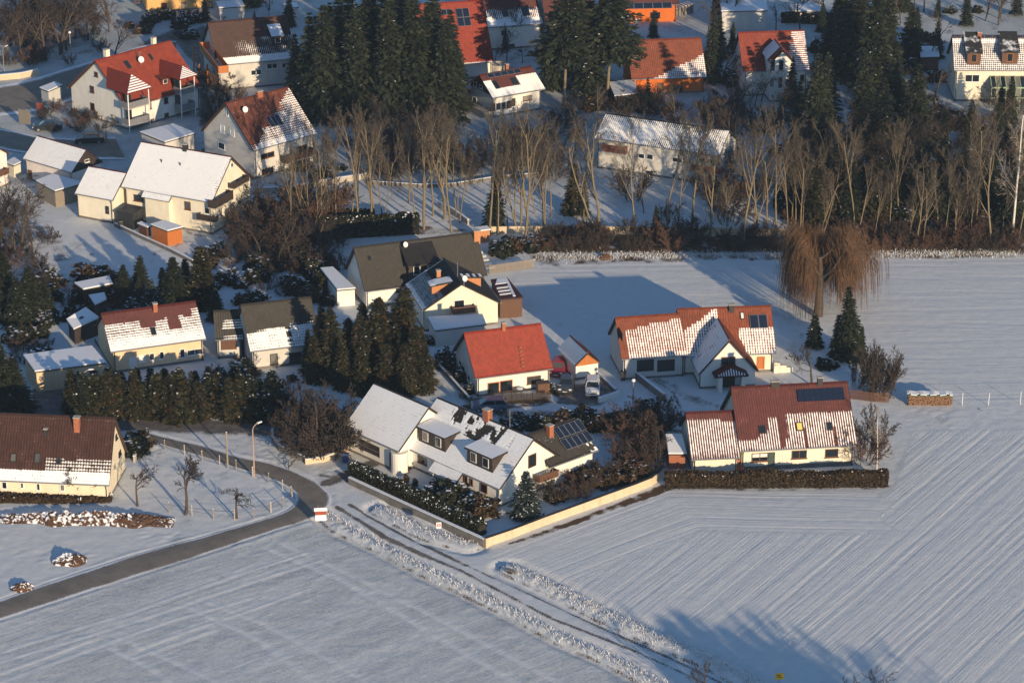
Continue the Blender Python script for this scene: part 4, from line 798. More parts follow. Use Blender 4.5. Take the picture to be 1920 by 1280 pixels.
f = house('garage', 'narrow grey roofed garage with brown door, right of the yellow house', (-34.0, -2.2, 8, 3.3, 6.4, 2.5, 4.9), 'garage', .25); f.walls(GREYW); f.roofs(TILE_GREY, lambda u, v, n: .58*sstep(.25, .4, u+.3*(n(.8)-.5))*(v > .3)*(np.abs(v-.78) > .1), pat=(.3, 1.2)); f.door('F', (414, 636, 444, 656), m=WOODB, name='garage_door')
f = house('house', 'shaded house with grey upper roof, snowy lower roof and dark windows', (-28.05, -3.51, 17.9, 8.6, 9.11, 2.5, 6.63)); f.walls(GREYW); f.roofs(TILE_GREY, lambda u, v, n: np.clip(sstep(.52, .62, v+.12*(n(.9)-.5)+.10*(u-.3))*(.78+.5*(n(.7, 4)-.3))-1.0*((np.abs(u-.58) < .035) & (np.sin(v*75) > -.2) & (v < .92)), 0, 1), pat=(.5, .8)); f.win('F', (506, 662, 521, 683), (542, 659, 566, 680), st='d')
f = house('farmhouse', 'long farmhouse with brown roof, snow only along its low eave, bottom left', (-51.3, -39.5, -5.75, 18.5, 8.6, 2.1, 7.9), ov=.3, cat='farmhouse'); f.walls(PALEY)
f.roofs(TILE_BROWN, lambda u, v, n: np.where(v > .845+.05*(n(.9)-.5), .96, np.where((v > .64+.05*(n(.7)-.5)) & (u > .62), .50, np.where((v > .8) & (u > .3), .6, .05))), pat=(.55, .9))
f.win('F', (3, 902, 14, 916), (38, 904, 45, 915), (68, 905, 76, 919), (112, 907, 122, 920), st='w'); f.skylight((19, 850, 32, 866), (64, 849, 77, 868), (106, 860, 115, 871)); f.chimney(145, 803, .6, .6, 1.3, BRICK); f.chimney(86, 812, .35, .35, .5, DARKM); f.win('R', (216, 815, 219, 822), (222, 845, 226, 853), st='d')
polybox('carport', [(600, 503), (632, 544), (667, 541), (624, 501)], 2.3, 'narrow white fronted garage with half snowy roof left of the dark grey roof', 'garage', WHITE)
polybox('shed', [(139, 531), (156, 543), (212, 532), (205, 518)], 2.2, 'low dark green shed with blue shaded snow roof among the conifers', 'shed', WOODD)
polybox('shed', [(166, 554), (178, 572), (200, 562), (196, 549)], 1.8, 'smaller dark shed just below the green one', 'shed', WOODD)
polybox('shed', [(124, 599), (138, 618), (187, 596), (161, 577)], 2.3, 'dark shed with tent shaped snow roof behind the yellow house', 'shed', WOODD, hs=[2.3, 2.0, 2.2, 3.0])
polybox('shed', [(282, 421), (314, 433.5), (344, 426), (308, 413.5)], 2.2, 'bright orange wooden garden shed with snow on its flat roof', 'shed', WOODO, planks=True)
polybox('shed', [(257, 419), (276, 427), (285, 424), (265, 416)], 1.4, 'lower brown lean-to beside the orange garden shed', 'shed', WOODB, planks=True)
polybox('shed', [(1247, 815), (1253, 851), (1288, 851), (1279, 814)], 2.0, 'small brick red shed with tilted snowy roof left of the striped roof house', 'shed', BRICK, hs=[2.6, 1.9, 1.9, 2.6])
polybox('shed', [(1722, 88), (1726, 108), (1762, 107), (1758, 88)], 2.2, 'small brown shed with snow roof beside the house with two dormers', 'shed', WOODB)
polybox('greenhouse', [(1480, 9), (1484, 22), (1542, 22), (1539, 8)], 2.0, 'low glasshouse with snow roof at the top edge', 'greenhouse', GREYM)
polybox('shed', [(1140, 155), (1152, 181), (1195, 176), (1190, 150)], 2.1, 'dark shed with sagging snow roof below the terracotta roof', 'shed', WOODD)
polybox('house', [(1350, 8), (1352, 22), (1440, 20), (1436, 2)], 3.4, 'grey flat roofed house cut off by the top edge', 'house', GREYW)
polybox('shed', [(404, 4), (410, 16), (460, 12), (452, 0)], 2.2, 'low shed with snow roof behind the spruce shaded house', 'shed', GREYW)
polybox('shed', [(530, 8), (534, 16), (560, 14), (556, 6)], 2.0, 'small far shed with bluish snow roof near the spruce tops', 'shed', GREYW)
t_, lo, c_ = polybox('bus_shelter', [(74, 165), (90, 172), (117, 160), (103, 154)], 2.4, 'bus shelter with snow roof beside the shaded street', 'bus shelter', GREYW)
polybox('pergola', [(218, 397), (249, 404), (271, 390), (240, 384)], 2.2, 'dark canopy in front of the cream house', 'canopy', DARKM, roofm=DARKM, hs=[2.2, 2.2, 2.3, 2.5])

# ------------------------------------------------------------------ trees and shrubs: a few grown kinds, then single copies
def seg_mesh(name, S, mats, n=3, mi=None):
    """S: rows (p0 xyz, p1 xyz, r0, r1) -> tapered tubes"""
    S = np.asarray(S, float); p, q, r0, r1 = S[:, :3], S[:, 3:6], S[:, 6], S[:, 7]; d = q-p; d /= np.linalg.norm(d, axis=1)[:, None]+1e-9
    ref = np.where(np.abs(d[:, 2:3]) > .9, np.array([[1., 0, 0]]), np.array([[0, 0, 1.]])); a = np.cross(d, ref); a /= np.linalg.norm(a, axis=1)[:, None]+1e-9; b = np.cross(d, a)
    t = 2*np.pi*np.arange(n)/n; cs, sn = np.cos(t), np.sin(t); ring = a[:, None]*cs[None, :, None]+b[:, None]*sn[None, :, None]
    V = np.concatenate([p[:, None]+ring*r0[:, None, None], q[:, None]+ring*r1[:, None, None]], 1); N = len(S)
    k = np.arange(n); f = np.stack([k, (k+1) % n, n+(k+1) % n, n+k], -1); Q = (np.arange(N)*2*n)[:, None, None]+f[None]
    return npmesh(name, V.reshape(-1, 3), Q.reshape(-1, 4), mats, smooth=True, mi=None if mi is None else np.repeat(mi, n))
def quad_mesh(name, C, A, B, m, tint, snow):
    """cross-free leaf quads: centre, two half axes"""
    V = np.stack([C-A-B, C+A-B, C+A+B, C-A+B], 1); N = len(C); Q = np.arange(N*4).reshape(N, 4)
    return npmesh(name, V.reshape(-1, 3), Q, m, dict(tint=np.repeat(tint, 4), snow=np.repeat(snow, 4)))
def grow(rs, trunk, limbs, spec, p, d, r, ln, lev):
    """spec[lev] = (segments, wobble, upward pull, children, child angle, child length, child radius, first child at)"""
    if lev >= len(spec): return
    ns, wob, up_, nc, ang, cl, cr, first = spec[lev]; out = trunk if lev < spec_trunk[0] else limbs; pts = [np.array(p, float)]; d = np.array(d, float); rr = [r]
    for i in range(ns):
        d = d+rs.normal(0, wob, 3)+np.array([0, 0, up_]); d /= np.linalg.norm(d); pts.append(pts[-1]+d*ln/ns); rr.append(r*(1-.72*(i+1)/ns) if lev else r*(1-.62*(i+1)/ns))
    for i in range(ns): out.append((*pts[i], *pts[i+1], rr[i], rr[i+1]))
    n = nc if isinstance(nc, int) else int(rs.integers(nc[0], nc[1]+1)); ph = rs.uniform(0, 6.28)
    for k in range(n):
        t = first+(1-first)*(k+rs.uniform(.2, .9))/n; t = min(t, .99); j = min(int(t*ns), ns-1); f = t*ns-j; q = pts[j]*(1-f)+pts[j+1]*f; dd = pts[j+1]-pts[j]; dd /= np.linalg.norm(dd)
        ph += 2.4; a = np.cross(dd, [math.sin(ph*1.3)+.1, math.cos(ph*1.7), .35]); a /= np.linalg.norm(a)+1e-9; b = np.cross(dd, a); an = R(ang*rs.uniform(.7, 1.3)); nd = dd*math.cos(an)+(a*math.cos(ph)+b*math.sin(ph))*math.sin(an)
        taper = 1-.55*(t-first)/(1-first+1e-6) if lev == 0 else 1-.5*t
        grow(rs, trunk, limbs, spec, q, nd, max(.016, (rr[j]*(1-f)+rr[j+1]*f)*cr), ln*cl*taper*rs.uniform(.75, 1.2), lev+1)
spec_trunk = [1]
def bare(name, seed, spec, h, r, mtrunk, mtwig, ltrunk=1, stems=1, spread=0.0, minr=0.0):
    rs = np.random.default_rng(seed); T, Lb = [], []; spec_trunk[0] = ltrunk
    for s in range(stems):
        a = 2*math.pi*s/stems+rs.uniform(0, .6); d = np.array([math.cos(a)*spread, math.sin(a)*spread, 1.0]); d /= np.linalg.norm(d); o = np.array([math.cos(a), math.sin(a), 0])*(.12*stems**.5 if stems > 1 else 0)+np.array([0, 0, -.25])
        grow(rs, T, Lb, spec, o, d, r*rs.uniform(.8, 1.1), h*rs.uniform(.85, 1.05), 0)
    Lb = np.array(Lb); 
    if minr: Lb[:, 6:] = np.maximum(Lb[:, 6:], minr)
    H = max(Lb[:, 5].max(), np.array(T)[:, 5].max())
    return dict(H=H, parts=[('trunk', seg_mesh(name+'_trunk', T, mtrunk, 6)), ('crown', seg_mesh(name+'_crown', Lb, mtwig, 3))])
def conifer(name, seed, H, Rm, m, base=.12, nwh=26, droop=.35, snowp=.05, dens=1.0, power=.85, bark=BARKD, ragged=.25):
    rs = np.random.default_rng(seed); C, A, B, ti, sn = [], [], [], [], []
    T = [(0, 0, -.3, 0, 0, H*.5, H*.013, H*.008), (0, 0, H*.5, 0, 0, H*.98, H*.008, .02)]
    for w in range(nwh):
        f = base+(1-base)*(w+rs.uniform(-.3, .3))/nwh; f = max(base*.8, min(.985, f)); z = H*f; rad = Rm*((1-f)/(1-base))**power*rs.uniform(1-ragged, 1+ragged*.4)+.12; nb = max(5, int((7+rad*2.2)*dens))
        for b_ in range(nb):
            a = 2*math.pi*(b_+rs.uniform(-.35, .35))/nb+w*.7; L = rad*rs.uniform(.72, 1.12); u = np.array([math.cos(a), math.sin(a), 0]); s = np.array([-u[1], u[0], 0]); dr = droop*rs.uniform(.5, 1.3)*(1-f*.8)-.12*f
            tn = .25+.5*rs.random(); T.append((0, 0, z, *(u*L*.7+[0, 0, z-dr*L*.6]), .035, .012)) if b_ % 3 == 0 else None
            ns = max(5, int(L*5.6*dens)+4)
            for k in range(ns):
                t = .16+.84*(k+rs.random())/ns; c = u*(L*t)+np.array([0, 0, z-dr*L*t*t+rs.normal(0, .06)])+s*rs.normal(0, .10+.16*L*t*(1.1-t)); wd = (.09+.085*L*(1-t)*.6)*rs.uniform(.7, 1.3); l2 = (.15+.055*L)*rs.uniform(.7, 1.3)
                yaw = rs.normal(0, .6); ax = u*math.cos(yaw)+s*math.sin(yaw); bx = -u*math.sin(yaw)+s*math.cos(yaw); ax = ax+np.array([0, 0, -dr*t*1.4+rs.normal(0, .25)]); bx = bx+np.array([0, 0, rs.normal(0, .5)])
                C.append(c); A.append(ax*l2); B.append(bx*wd); ti.append(np.clip(tn+rs.normal(0, .22)+.25*(t-.6), 0, 1)); sn.append(1.0 if (rs.random() < snowp*(.4+1.2*t)) else 0.0)
                if sn[-1]: A[-1] = A[-1]*.55*np.array([1, 1, .5]); B[-1] = B[-1]*.6*np.array([1, 1, .3]); C[-1] = C[-1]+np.array([0, 0, .1])
    T.append((0, 0, H*.9, 0, 0, H*1.0, .03, .01))
    return dict(H=H, parts=[('trunk', seg_mesh(name+'_trunk', T, bark, 5)), ('crown', quad_mesh(name+'_crown', np.array(C), np.array(A), np.array(B), m, np.array(ti), np.array(sn)))])
def leafblob(name, seed, rx, ry, rz, n, m, size=.22, snowp=.1, lump=.3, z0=.0, stems=5):
    rs = np.random.default_rng(seed); u = rs.normal(0, 1, (n, 3)); u /= np.linalg.norm(u, axis=1)[:, None]; u[:, 2] = np.abs(u[:, 2])*1.15-.15
    lb = .75+lump*np.sin(u[:, 0]*4+seed)*np.cos(u[:, 1]*5+seed*2)+lump*.6*np.sin(u[:, 2]*7+u[:, 0]*6); rr = (rs.random(n)**.33)*lb; C = u*rr[:, None]*np.array([rx, ry, rz]); C[:, 2] += z0+.15; C[:, 2] = np.maximum(C[:, 2], .06)
    A = rs.normal(0, 1, (n, 3)); A /= np.linalg.norm(A, axis=1)[:, None]; Bv = np.cross(A, rs.normal(0, 1, (n, 3))); Bv /= np.linalg.norm(Bv, axis=1)[:, None]; s = size*rs.uniform(.6, 1.3, n)[:, None]
    top = (u[:, 2] > .45) & (rr > .62); sn = ((rs.random(n) < snowp*2.5) & top).astype(float); T = []
    for k in range(stems): a = 2*math.pi*k/stems; T.append((0, 0, -.2, rx*.5*math.cos(a), ry*.5*math.sin(a), z0+rz*.7, .05, .02))
    Bv = np.where(sn[:, None] > 0, np.cross(A*np.array([1, 1, .1]), [[0, 0, 1.]]), Bv); A = np.where(sn[:, None] > 0, A*np.array([1, 1, .1]), A)
    return dict(H=C[:, 2].max(), parts=[('trunk', seg_mesh(name+'_trunk', T, BARKD, 4)), ('crown', quad_mesh(name+'_crown', C, A*s, Bv*s*.7, m, rs.random(n), sn))])
def plant(kind, name, label, cat, x, y, scale=1.0, rz=None, group=None, sz=None):
    o = empty(name, (x, y, 0), random.uniform(0, 6.28) if rz is None else rz, label, cat, group); o.rotation_euler[0] = random.gauss(0, .03); o.rotation_euler[1] = random.gauss(0, .03); o.scale = (scale, scale, sz or scale)
    for nm, me in kind['parts']: link(nm, me, o)
    return o
def plant_px(kind, name, label, cat, bx, by, ty, wide=1.0, **k):
    """base at photograph point (bx, by), top at row ty"""
    p = G(bx, by); h = max(.4, (by-ty)/(pscale(by)*math.cos(PITCH+math.atan((by-640)/FPX)))); s = h/kind['H']
    o = plant(kind, name, label, cat, p[0], p[1], s*wide, sz=s, **k); return o

V1 = [(8, .05, .02, (8, 11), 30, .58, .55, .40), (5, .07, .10, (5, 7), 34, .52, .55, .25), (4, .10, .08, (5, 7), 38, .52, .6, .12), (3, .14, .06, 4, 40, .55, .7, .1), (2, .15, .05, 0, 0, 0, 0, 0)]
BELT = [bare('belt_tree_%d' % k, 11+k, V1, 12, .165, BARKY, TWIG, 2, minr=.015) for k in range(4)]+[bare('belt_fork_%d' % k, 21+k, [(8, .09, .03, (5, 7), 34, .62, .62, .30), (6, .10, .10, (5, 7), 36, .52, .55, .25), (4, .12, .08, (5, 6), 40, .52, .6, .12), (3, .15, .06, 4, 40, .55, .7, .1), (2, .15, .05, 0, 0, 0, 0, 0)], 11.5, .17, BARKY, TWIG, 2, stems=1+k, spread=.16 if k else 0, minr=.015) for k in range(2)]
V2 = [(8, .09, .02, (6, 8), 42, .62, .55, .35), (5, .12, .08, (5, 7), 42, .52, .55, .2), (4, .14, .06, (5, 6), 40, .52, .6, .15), (3, .16, .05, 4, 40, .55, .7, .1), (2, .15, .05, 0, 0, 0, 0, 0)]
WIDE = [bare('wide_tree_%d' % k, 31+k, V2, 8, .22, BARKD, TWIGD, 2, minr=.015) for k in range(3)]
APPLE = [bare('apple_tree_%d' % k, 51+k, [(4, .10, .0, (5, 6), 58, .95, .6, .55), (5, .14, .10, (6, 8), 45, .5, .5, .2), (4, .16, .10, (5, 7), 42, .5, .6, .15), (3, .18, .08, 3, 40, .6, .7, .1), (2, .2, .05, 0, 0, 0, 0, 0)], 3.0, .14, BARKD, TWIGD, 1, minr=.014) for k in range(2)]
BUSH = [bare('bush_%d' % k, 61+k, [(4, .14, .04, (6, 8), 34, .55, .6, .15), (4, .16, .06, (5, 7), 36, .5, .65, .15), (3, .2, .05, 4, 40, .55, .7, .1), (2, .2, .0, 0, 0, 0, 0, 0)], 2.6, .035, TWIGD, TWIGR if k == 1 else TWIGD, 1, stems=9, spread=.55, minr=.013) for k in range(3)]
BIRCHK = bare('birch', 71, [(9, .04, .02, (14, 16), 40, .34, .42, .3), (5, .08, .03, (6, 8), 38, .5, .5, .15), (4, .12, -.05, 5, 40, .5, .6, .1), (3, .15, -.15, 0, 0, 0, 0, 0)], 12, .15, BIRCH, M_plain('twig_birch', (.30, .26, .22), .9, .3, 1), 1, minr=.012)
SPRUCE = [conifer('spruce_%d' % k, 81+k, 15, (3.1, 2.7, 3.4)[k], NEEDLE, (.06, .1, .05)[k], 30, .45, (.004, .010, .006)[k], 1.0, .78) for k in range(3)]
SPRUCEO = [conifer('olive_spruce_%d' % k, 91+k, 11, (2.3, 2.7)[k], NEEDLEO, .04, 28, .4, (.008, .015)[k], 1.0, .62) for k in range(2)]
PINE = conifer('pine', 95, 15, 3.6, NEEDLE, .40, 18, .25, .012, 1.0, .6, BARKY, .4)
SNOWSPR = conifer('snowy_spruce', 97, 8, 2.3, NEEDLEB, .04, 22, .35, .13)
YOUNG = [conifer('young_spruce_%d' % k, 99+k, 5, (1.35, 1.15)[k], NEEDLE if k else NEEDLEO, .03, 18, .3, (.03, .05)[k], 1.3) for k in range(2)]
COLUMN = conifer('column_thuja', 103, 7, 1.1, NEEDLEO, .02, 24, -.5, .03, 1.5, .45)
SHRUB = [leafblob('evergreen_shrub_%d' % k, 110+k, 1.2, 1.1, 1.25, 900, LEAFG, .12, (.06, .16)[k]) for k in range(2)]
BROWNSH = leafblob('brown_shrub', 115, 1.2, 1.2, 1.3, 1100, LEAFB, .11, .05)

# weeping willow
rs = np.random.default_rng(5); T, Lb, ST = [], [], []; spec_trunk[0] = 2
grow(rs, T, Lb, [(5, .06, .02, 12, 56, .92, .62, .45), (6, .10, .085, 9, 38, .55, .5, .25), (5, .12, .05, 6, 42, .5, .55, .15), (4, .14, -.05, 0, 0, 0, 0, 0)], [0, 0, -.3], [0.05, 0, 1], .42, 5.6, 0)
ends = np.array([s for s in Lb if rs.random() < .85])
for e in ends:
    for k in range(2):
        p = e[3:6]+rs.normal(0, .22, 3); d = np.array([p[0], p[1], 0]); d = d/(np.linalg.norm(d)+1e-6)*.34+rs.normal(0, .10, 3); L = (.6+4.8*rs.random()**1.35)*min(1, p[2]/6+.1); q = p; n = 5
        for i in range(n):
            d = d+np.array([0, 0, -.8]); d /= np.linalg.norm(d); q2 = q+d*L/n; ST.append((*q, *q2, .012, .009)); q = q2
WIL = dict(H=max(x[5] for x in Lb), parts=[('trunk', seg_mesh('willow_trunk', T, BARKD, 7)), ('crown', seg_mesh('willow_crown', Lb+ST, TWIGW, 3))])
plant_px(WIL, 'weeping_willow', 'large weeping willow with orange brown hanging twigs at the field edge', 'willow', 1533, 592, 428, 1.08, rz=2.0)

# tall bare trees of the belt, in picture order from the left
belt = [(546, 447, 272), (577, 437, 285), (588, 450, 330), (606, 432, 245), (630, 427, 240), (660, 422, 222), (672, 424, 205), (696, 424, 198), (766, 380, 232), (797, 392, 245), (812, 405, 222), (834, 410, 212), (919, 442, 222), (934, 440, 288), (952, 436, 300), (966, 436, 262), (986, 462, 215), (1019, 436, 320), (1094, 438, 330), (1116, 438, 212),
        (1191, 431, 235), (1205, 388, 290), (1251, 431, 232), (1271, 432, 245), (1296, 431, 220), (1331, 446, 290), (1362, 450, 330), (1394, 452, 235), (1440, 442, 285), (1457, 448, 210), (1574, 416, 300), (1610, 443, 310), (1668, 442, 320), (1705, 447, 370), (1716, 461, 290), (1731, 460, 350), (1772, 452, 330), (1820, 450, 350), (1860, 461, 262), (1908, 462, 320), (1500, 440, 300), (1540, 452, 330), (1640, 452, 345), (1755, 440, 300), (1790, 456, 370), (1880, 440, 330)]
rb = np.random.default_rng(77); belt += [(int(x), int(rb.uniform(400, 440)), int(rb.uniform(205, 300))) for x in list(rb.uniform(590, 930, 12))+list(rb.uniform(930, 1490, 16))+list(rb.uniform(1490, 1910, 12)) if not 1110 < x < 1385]
belt.sort()
ORD_ = 'first second third fourth fifth sixth seventh eighth ninth tenth eleventh twelfth thirteenth fourteenth fifteenth sixteenth'.split()
ORD_ += 'seventeenth eighteenth nineteenth'.split()
TENS = 'twent thirt fort fift sixt sevent eight ninet'.split()
ORD = ORD_+[t+'ieth' if u == 0 else t+'y-'+ORD_[u-1] for t in TENS for u in range(10)]
def where(x):
    for lim, txt in ((640, 'in front of the checkered roof house'), (720, 'above the dark thuja hedge'), (850, 'beside the garden path wall'), (1000, 'behind the pale low wall, left end'), (1140, 'before the snowy garden left of the terrace'), (1310, 'in front of the grey terraced house'), (1480, 'right of the grey terraced house'), (1640, 'behind the weeping willow'), (1800, 'above the snowy field right of the willow')):
        if x < lim: return txt
    return 'at the right end of the field edge'
cnt = {}
for k, (bx, by, ty) in enumerate(belt):
    w_ = where(bx); cnt[w_] = cnt.get(w_, 0)+1
    plant_px(BELT[(k*5+k//3) % 6], 'bare_tree', 'tall bare tree %s, %s from its left' % (w_, ORD[cnt[w_]-1]), 'tree', bx, by, ty-14+random.uniform(-14, 8), random.uniform(.62, .92), group='bare trees of the tree belt')
plant_px(BIRCHK, 'birch_tree', 'slender white barked birch at the right edge of the tree belt', 'birch', 1898, 447, 200, .9)
plant_px(BIRCHK, 'birch_tree', 'small pale birch standing at the corner of the brown trimmed hedge', 'birch', 1644, 880, 758, .8)
# spruces
def conif(lst, kinds, name, cat, group=None, wide=1.0):
    for k, (bx, by, ty, lab) in enumerate(lst): plant_px(kinds[k % len(kinds)] if isinstance(kinds, list) else kinds, name, lab, cat, bx, by, ty, wide*random.uniform(.9, 1.1), group=group)
pos = ['left edge of the big spruce stand, beside the brown roof', 'tall dark spruce', 'dark spruce']
stand = [(560, 198, 60), (585, 212, 25), (612, 222, 10), (640, 205, -5), (668, 226, 5), (700, 210, -30), (726, 226, -15), (752, 205, -40), (776, 226, -5), (806, 210, -10), (832, 224, 35), (858, 210, 55), (622, 165, 5), (690, 160, -40), (762, 160, -45), (820, 165, -20), (655, 185, -25), (735, 190, -30), (598, 180, 30), (848, 180, 20)]
for k, (bx, by, ty) in enumerate(sorted(stand)):
    plant_px(SPRUCE[k % 3], 'spruce_tree', 'tall dark spruce in the big stand, %s from its left' % ORD[k], 'spruce', bx, by, ty, random.uniform(1.0, 1.2), group='spruces of the big stand')
conif([(1057, 200, -30, 'very tall pine with bare lower trunk right of the chalet'), (1110, 180, -25, 'tall spruce between the pine and the terracotta roof'), (1138, 190, -40, 'tall pine with yellowish trunk beside the terracotta roof')], [PINE, SPRUCE[1], PINE], 'conifer_tree', 'conifer', wide=1.15)
conif([(1035, 165, 20, 'tall spruce touching the right end of the chalet roof'), (1085, 150, -30, 'tall spruce behind the pine near the chalet'), (1332, 152, 22, 'slim spruce between the terracotta roof and the red roofed house'), (1225, 70, 18, 'small spruce in front of the bright orange house'), (1216, 212, 146, 'snow dusted small spruce before the orange walls'), (1526, 312, 100, 'tall dark spruce hiding the right side of the dormered house'), (1500, 285, 150, 'dark spruce left of the tall one by the dormered house'), (1482, 200, 105, 'small pointed spruce at the corner of the dormered house'), (1552, 300, 140, 'dark spruce on the right of the pair by the dormered house')], SPRUCE, 'spruce_tree', 'spruce')
conif([(1600, 150, -25, 'tall black green spruce, leftmost of the central right stand'), (1632, 175, -35, 'tallest black green spruce of the central right stand'), (1662, 160, -10, 'black green spruce, rightmost at the back of its stand'), (1645, 255, 60, 'spruce with snowy boughs in the middle of the right stand'), (1680, 262, 110, 'spruce beside the bare brown tree in the right stand'), (1622, 270, 95, 'lower spruce at the left front of the right stand'), (1575, 130, 20, 'spruce behind the gap between dormered house and stand'), (1812, 50, -20, 'spruce at the top edge above the two dormers'), (1893, 232, 142, 'dark bushy spruce in front of the conservatory'), (1875, 225, 160, 'low dark spruce left of the bushy one by the conservatory'), (1905, 30, -40, 'spruce in the top right corner')], SPRUCE, 'spruce_tree', 'spruce', wide=1.1)
conif([(1505, 405, 270, 'dark conifer left of the willow top in the tree belt'), (1528, 425, 300, 'dark conifer just behind the willow top'), (1560, 410, 270, 'dark conifer behind the right half of the willow'), (1592, 425, 300, 'dark conifer right of the willow top'), (1640, 425, 290, 'dark conifer in the middle of the right tree belt'), (1672, 405, 290, 'conifer left of the leaning pale trunks'), (1762, 425, 320, 'conifer right of the leaning pale trunks'), (1795, 430, 345, 'small conifer before the dark garden'), (1845, 400, 275, 'conifer left of the white birch'), (1880, 420, 330, 'conifer beside the foot of the white birch'), (1655, 345, 220, 'conifer on the shaded slope below the right stand'), (1700, 330, 240, 'conifer under the brown bare tree'), (925, 430, 320, 'slim conifer behind the belt at the snowy garden'), (1072, 400, 305, 'broad pine like conifer in the snowy garden'), (1095, 405, 340, 'low conifer at the right of the garden pine'), (1232, 440, 385, 'small dark conifer at the field edge before the terrace')], [SPRUCE[0], SPRUCEO[0], SPRUCE[1]], 'spruce_tree', 'spruce', wide=1.15)
conif([(1594, 672, 535, 'tall pointed spruce right of the willow'), (1527, 650, 590, 'small layered spruce left of the tall pointed one'), (1575, 668, 590, 'lower spruce leaning on the tall pointed one'), (1612, 672, 610, 'dark spruce at the right foot of the tall pointed one')], [SPRUCE[0], YOUNG[1], SPRUCE[2], SPRUCE[1]], 'spruce_tree', 'spruce', wide=1.2)
LEFTW = 1.7
conif([(12, 590, 470, 'dark spruce at the left edge beside the brown thicket'), (36, 610, 520, 'smaller dark spruce at the left edge'), (0, 720, 640, 'dark spruce cut by the left edge left of the flat garage'), (232, 570, 496, 'dark spruce left of the snowy one above the yellow house'), (262, 580, 520, 'dark spruce just left of the snow laden one'), (330, 580, 482, 'broad dark spruce right of the snow laden one'), (312, 570, 500, 'dark spruce behind the snow laden one'), (405, 600, 540, 'low dark spruce behind the narrow garage'), (60, 600, 500, 'dark spruce at the right of the left edge group'), (85, 590, 520, 'low dark spruce beside the dark sheds'), (8, 770, 648, 'tall dark conifer at the left edge behind the farmhouse'), (34, 768, 668, 'dark conifer behind the farmhouse roof, near the left edge'), (-25, 765, 640, 'conifer mostly cut by the left edge behind the farmhouse'), (262, 556, 478, 'dark spruce behind the dark sheds'), (350, 560, 484, 'dark spruce behind the snow laden one, right')], SPRUCE, 'spruce_tree', 'spruce', wide=LEFTW)
conif([(285, 588, 522, 'small spruce laden with white snow above the yellow house'), (362, 570, 512, 'small snow laden spruce next to the olive column'), (985, 968, 882, 'blue grey spruce at the gable of the big snow roofed house')], SNOWSPR, 'snowy_spruce', 'spruce', wide=1.35)
conif([(378, 582, 466, 'tall olive green column conifer above the narrow garage'), (392, 570, 500, 'shorter olive column beside the tall one')], COLUMN, 'column_conifer', 'conifer', wide=1.3)
og = [(604, 702, 586), (630, 712, 572), (655, 700, 584), (680, 716, 576), (708, 706, 552), (735, 716, 562), (752, 705, 540), (778, 728, 598), (796, 732, 648), (645, 728, 640), (700, 722, 640), (592, 715, 620), (760, 742, 650), (618, 690, 590), (668, 690, 580), (690, 690, 570), (722, 692, 556), (745, 690, 560), (765, 700, 572), (786, 712, 620), (612, 730, 650), (725, 732, 640), (680, 736, 655), (580, 700, 618)]
for k, (bx, by, ty) in enumerate(sorted(og)):
    if k in (3, 8, 12, 16, 20): continue
    plant_px(SPRUCEO[k % 2] if k % 4 else SPRUCE[k % 3], 'olive_spruce', ('olive green' if k % 2 else 'brown flecked')+' spruce of the dense group behind the garage roof, %s from the left' % ORD[k], 'spruce', bx, by, ty-4+random.uniform(-8, 22), random.uniform(1.0, 1.35), group='dense spruce group in the middle')
# row of young spruces in front of the yellow house
row = [(140+19.5*k, 780+random.uniform(-6, 6), 700+random.uniform(-8, 14)) for k in range(20)]+[(150+27*k, 752+random.uniform(-5, 5), 690+random.uniform(-6, 12)) for k in range(13)]
for rw, nm in ((row[:20], 'front'), (row[20:], 'back')):
    for k, (bx, by, ty) in enumerate(sorted(rw)):
        plant_px(YOUNG[k % 2] if k % 3 else SPRUCEO[1], 'young_spruce', 'young spruce in the dense %s row before the yellow house, %s from the left' % (nm, ORD[k]), 'young spruce', bx, by, ty, random.uniform(1.15, 1.5), group='young spruces along the lane')
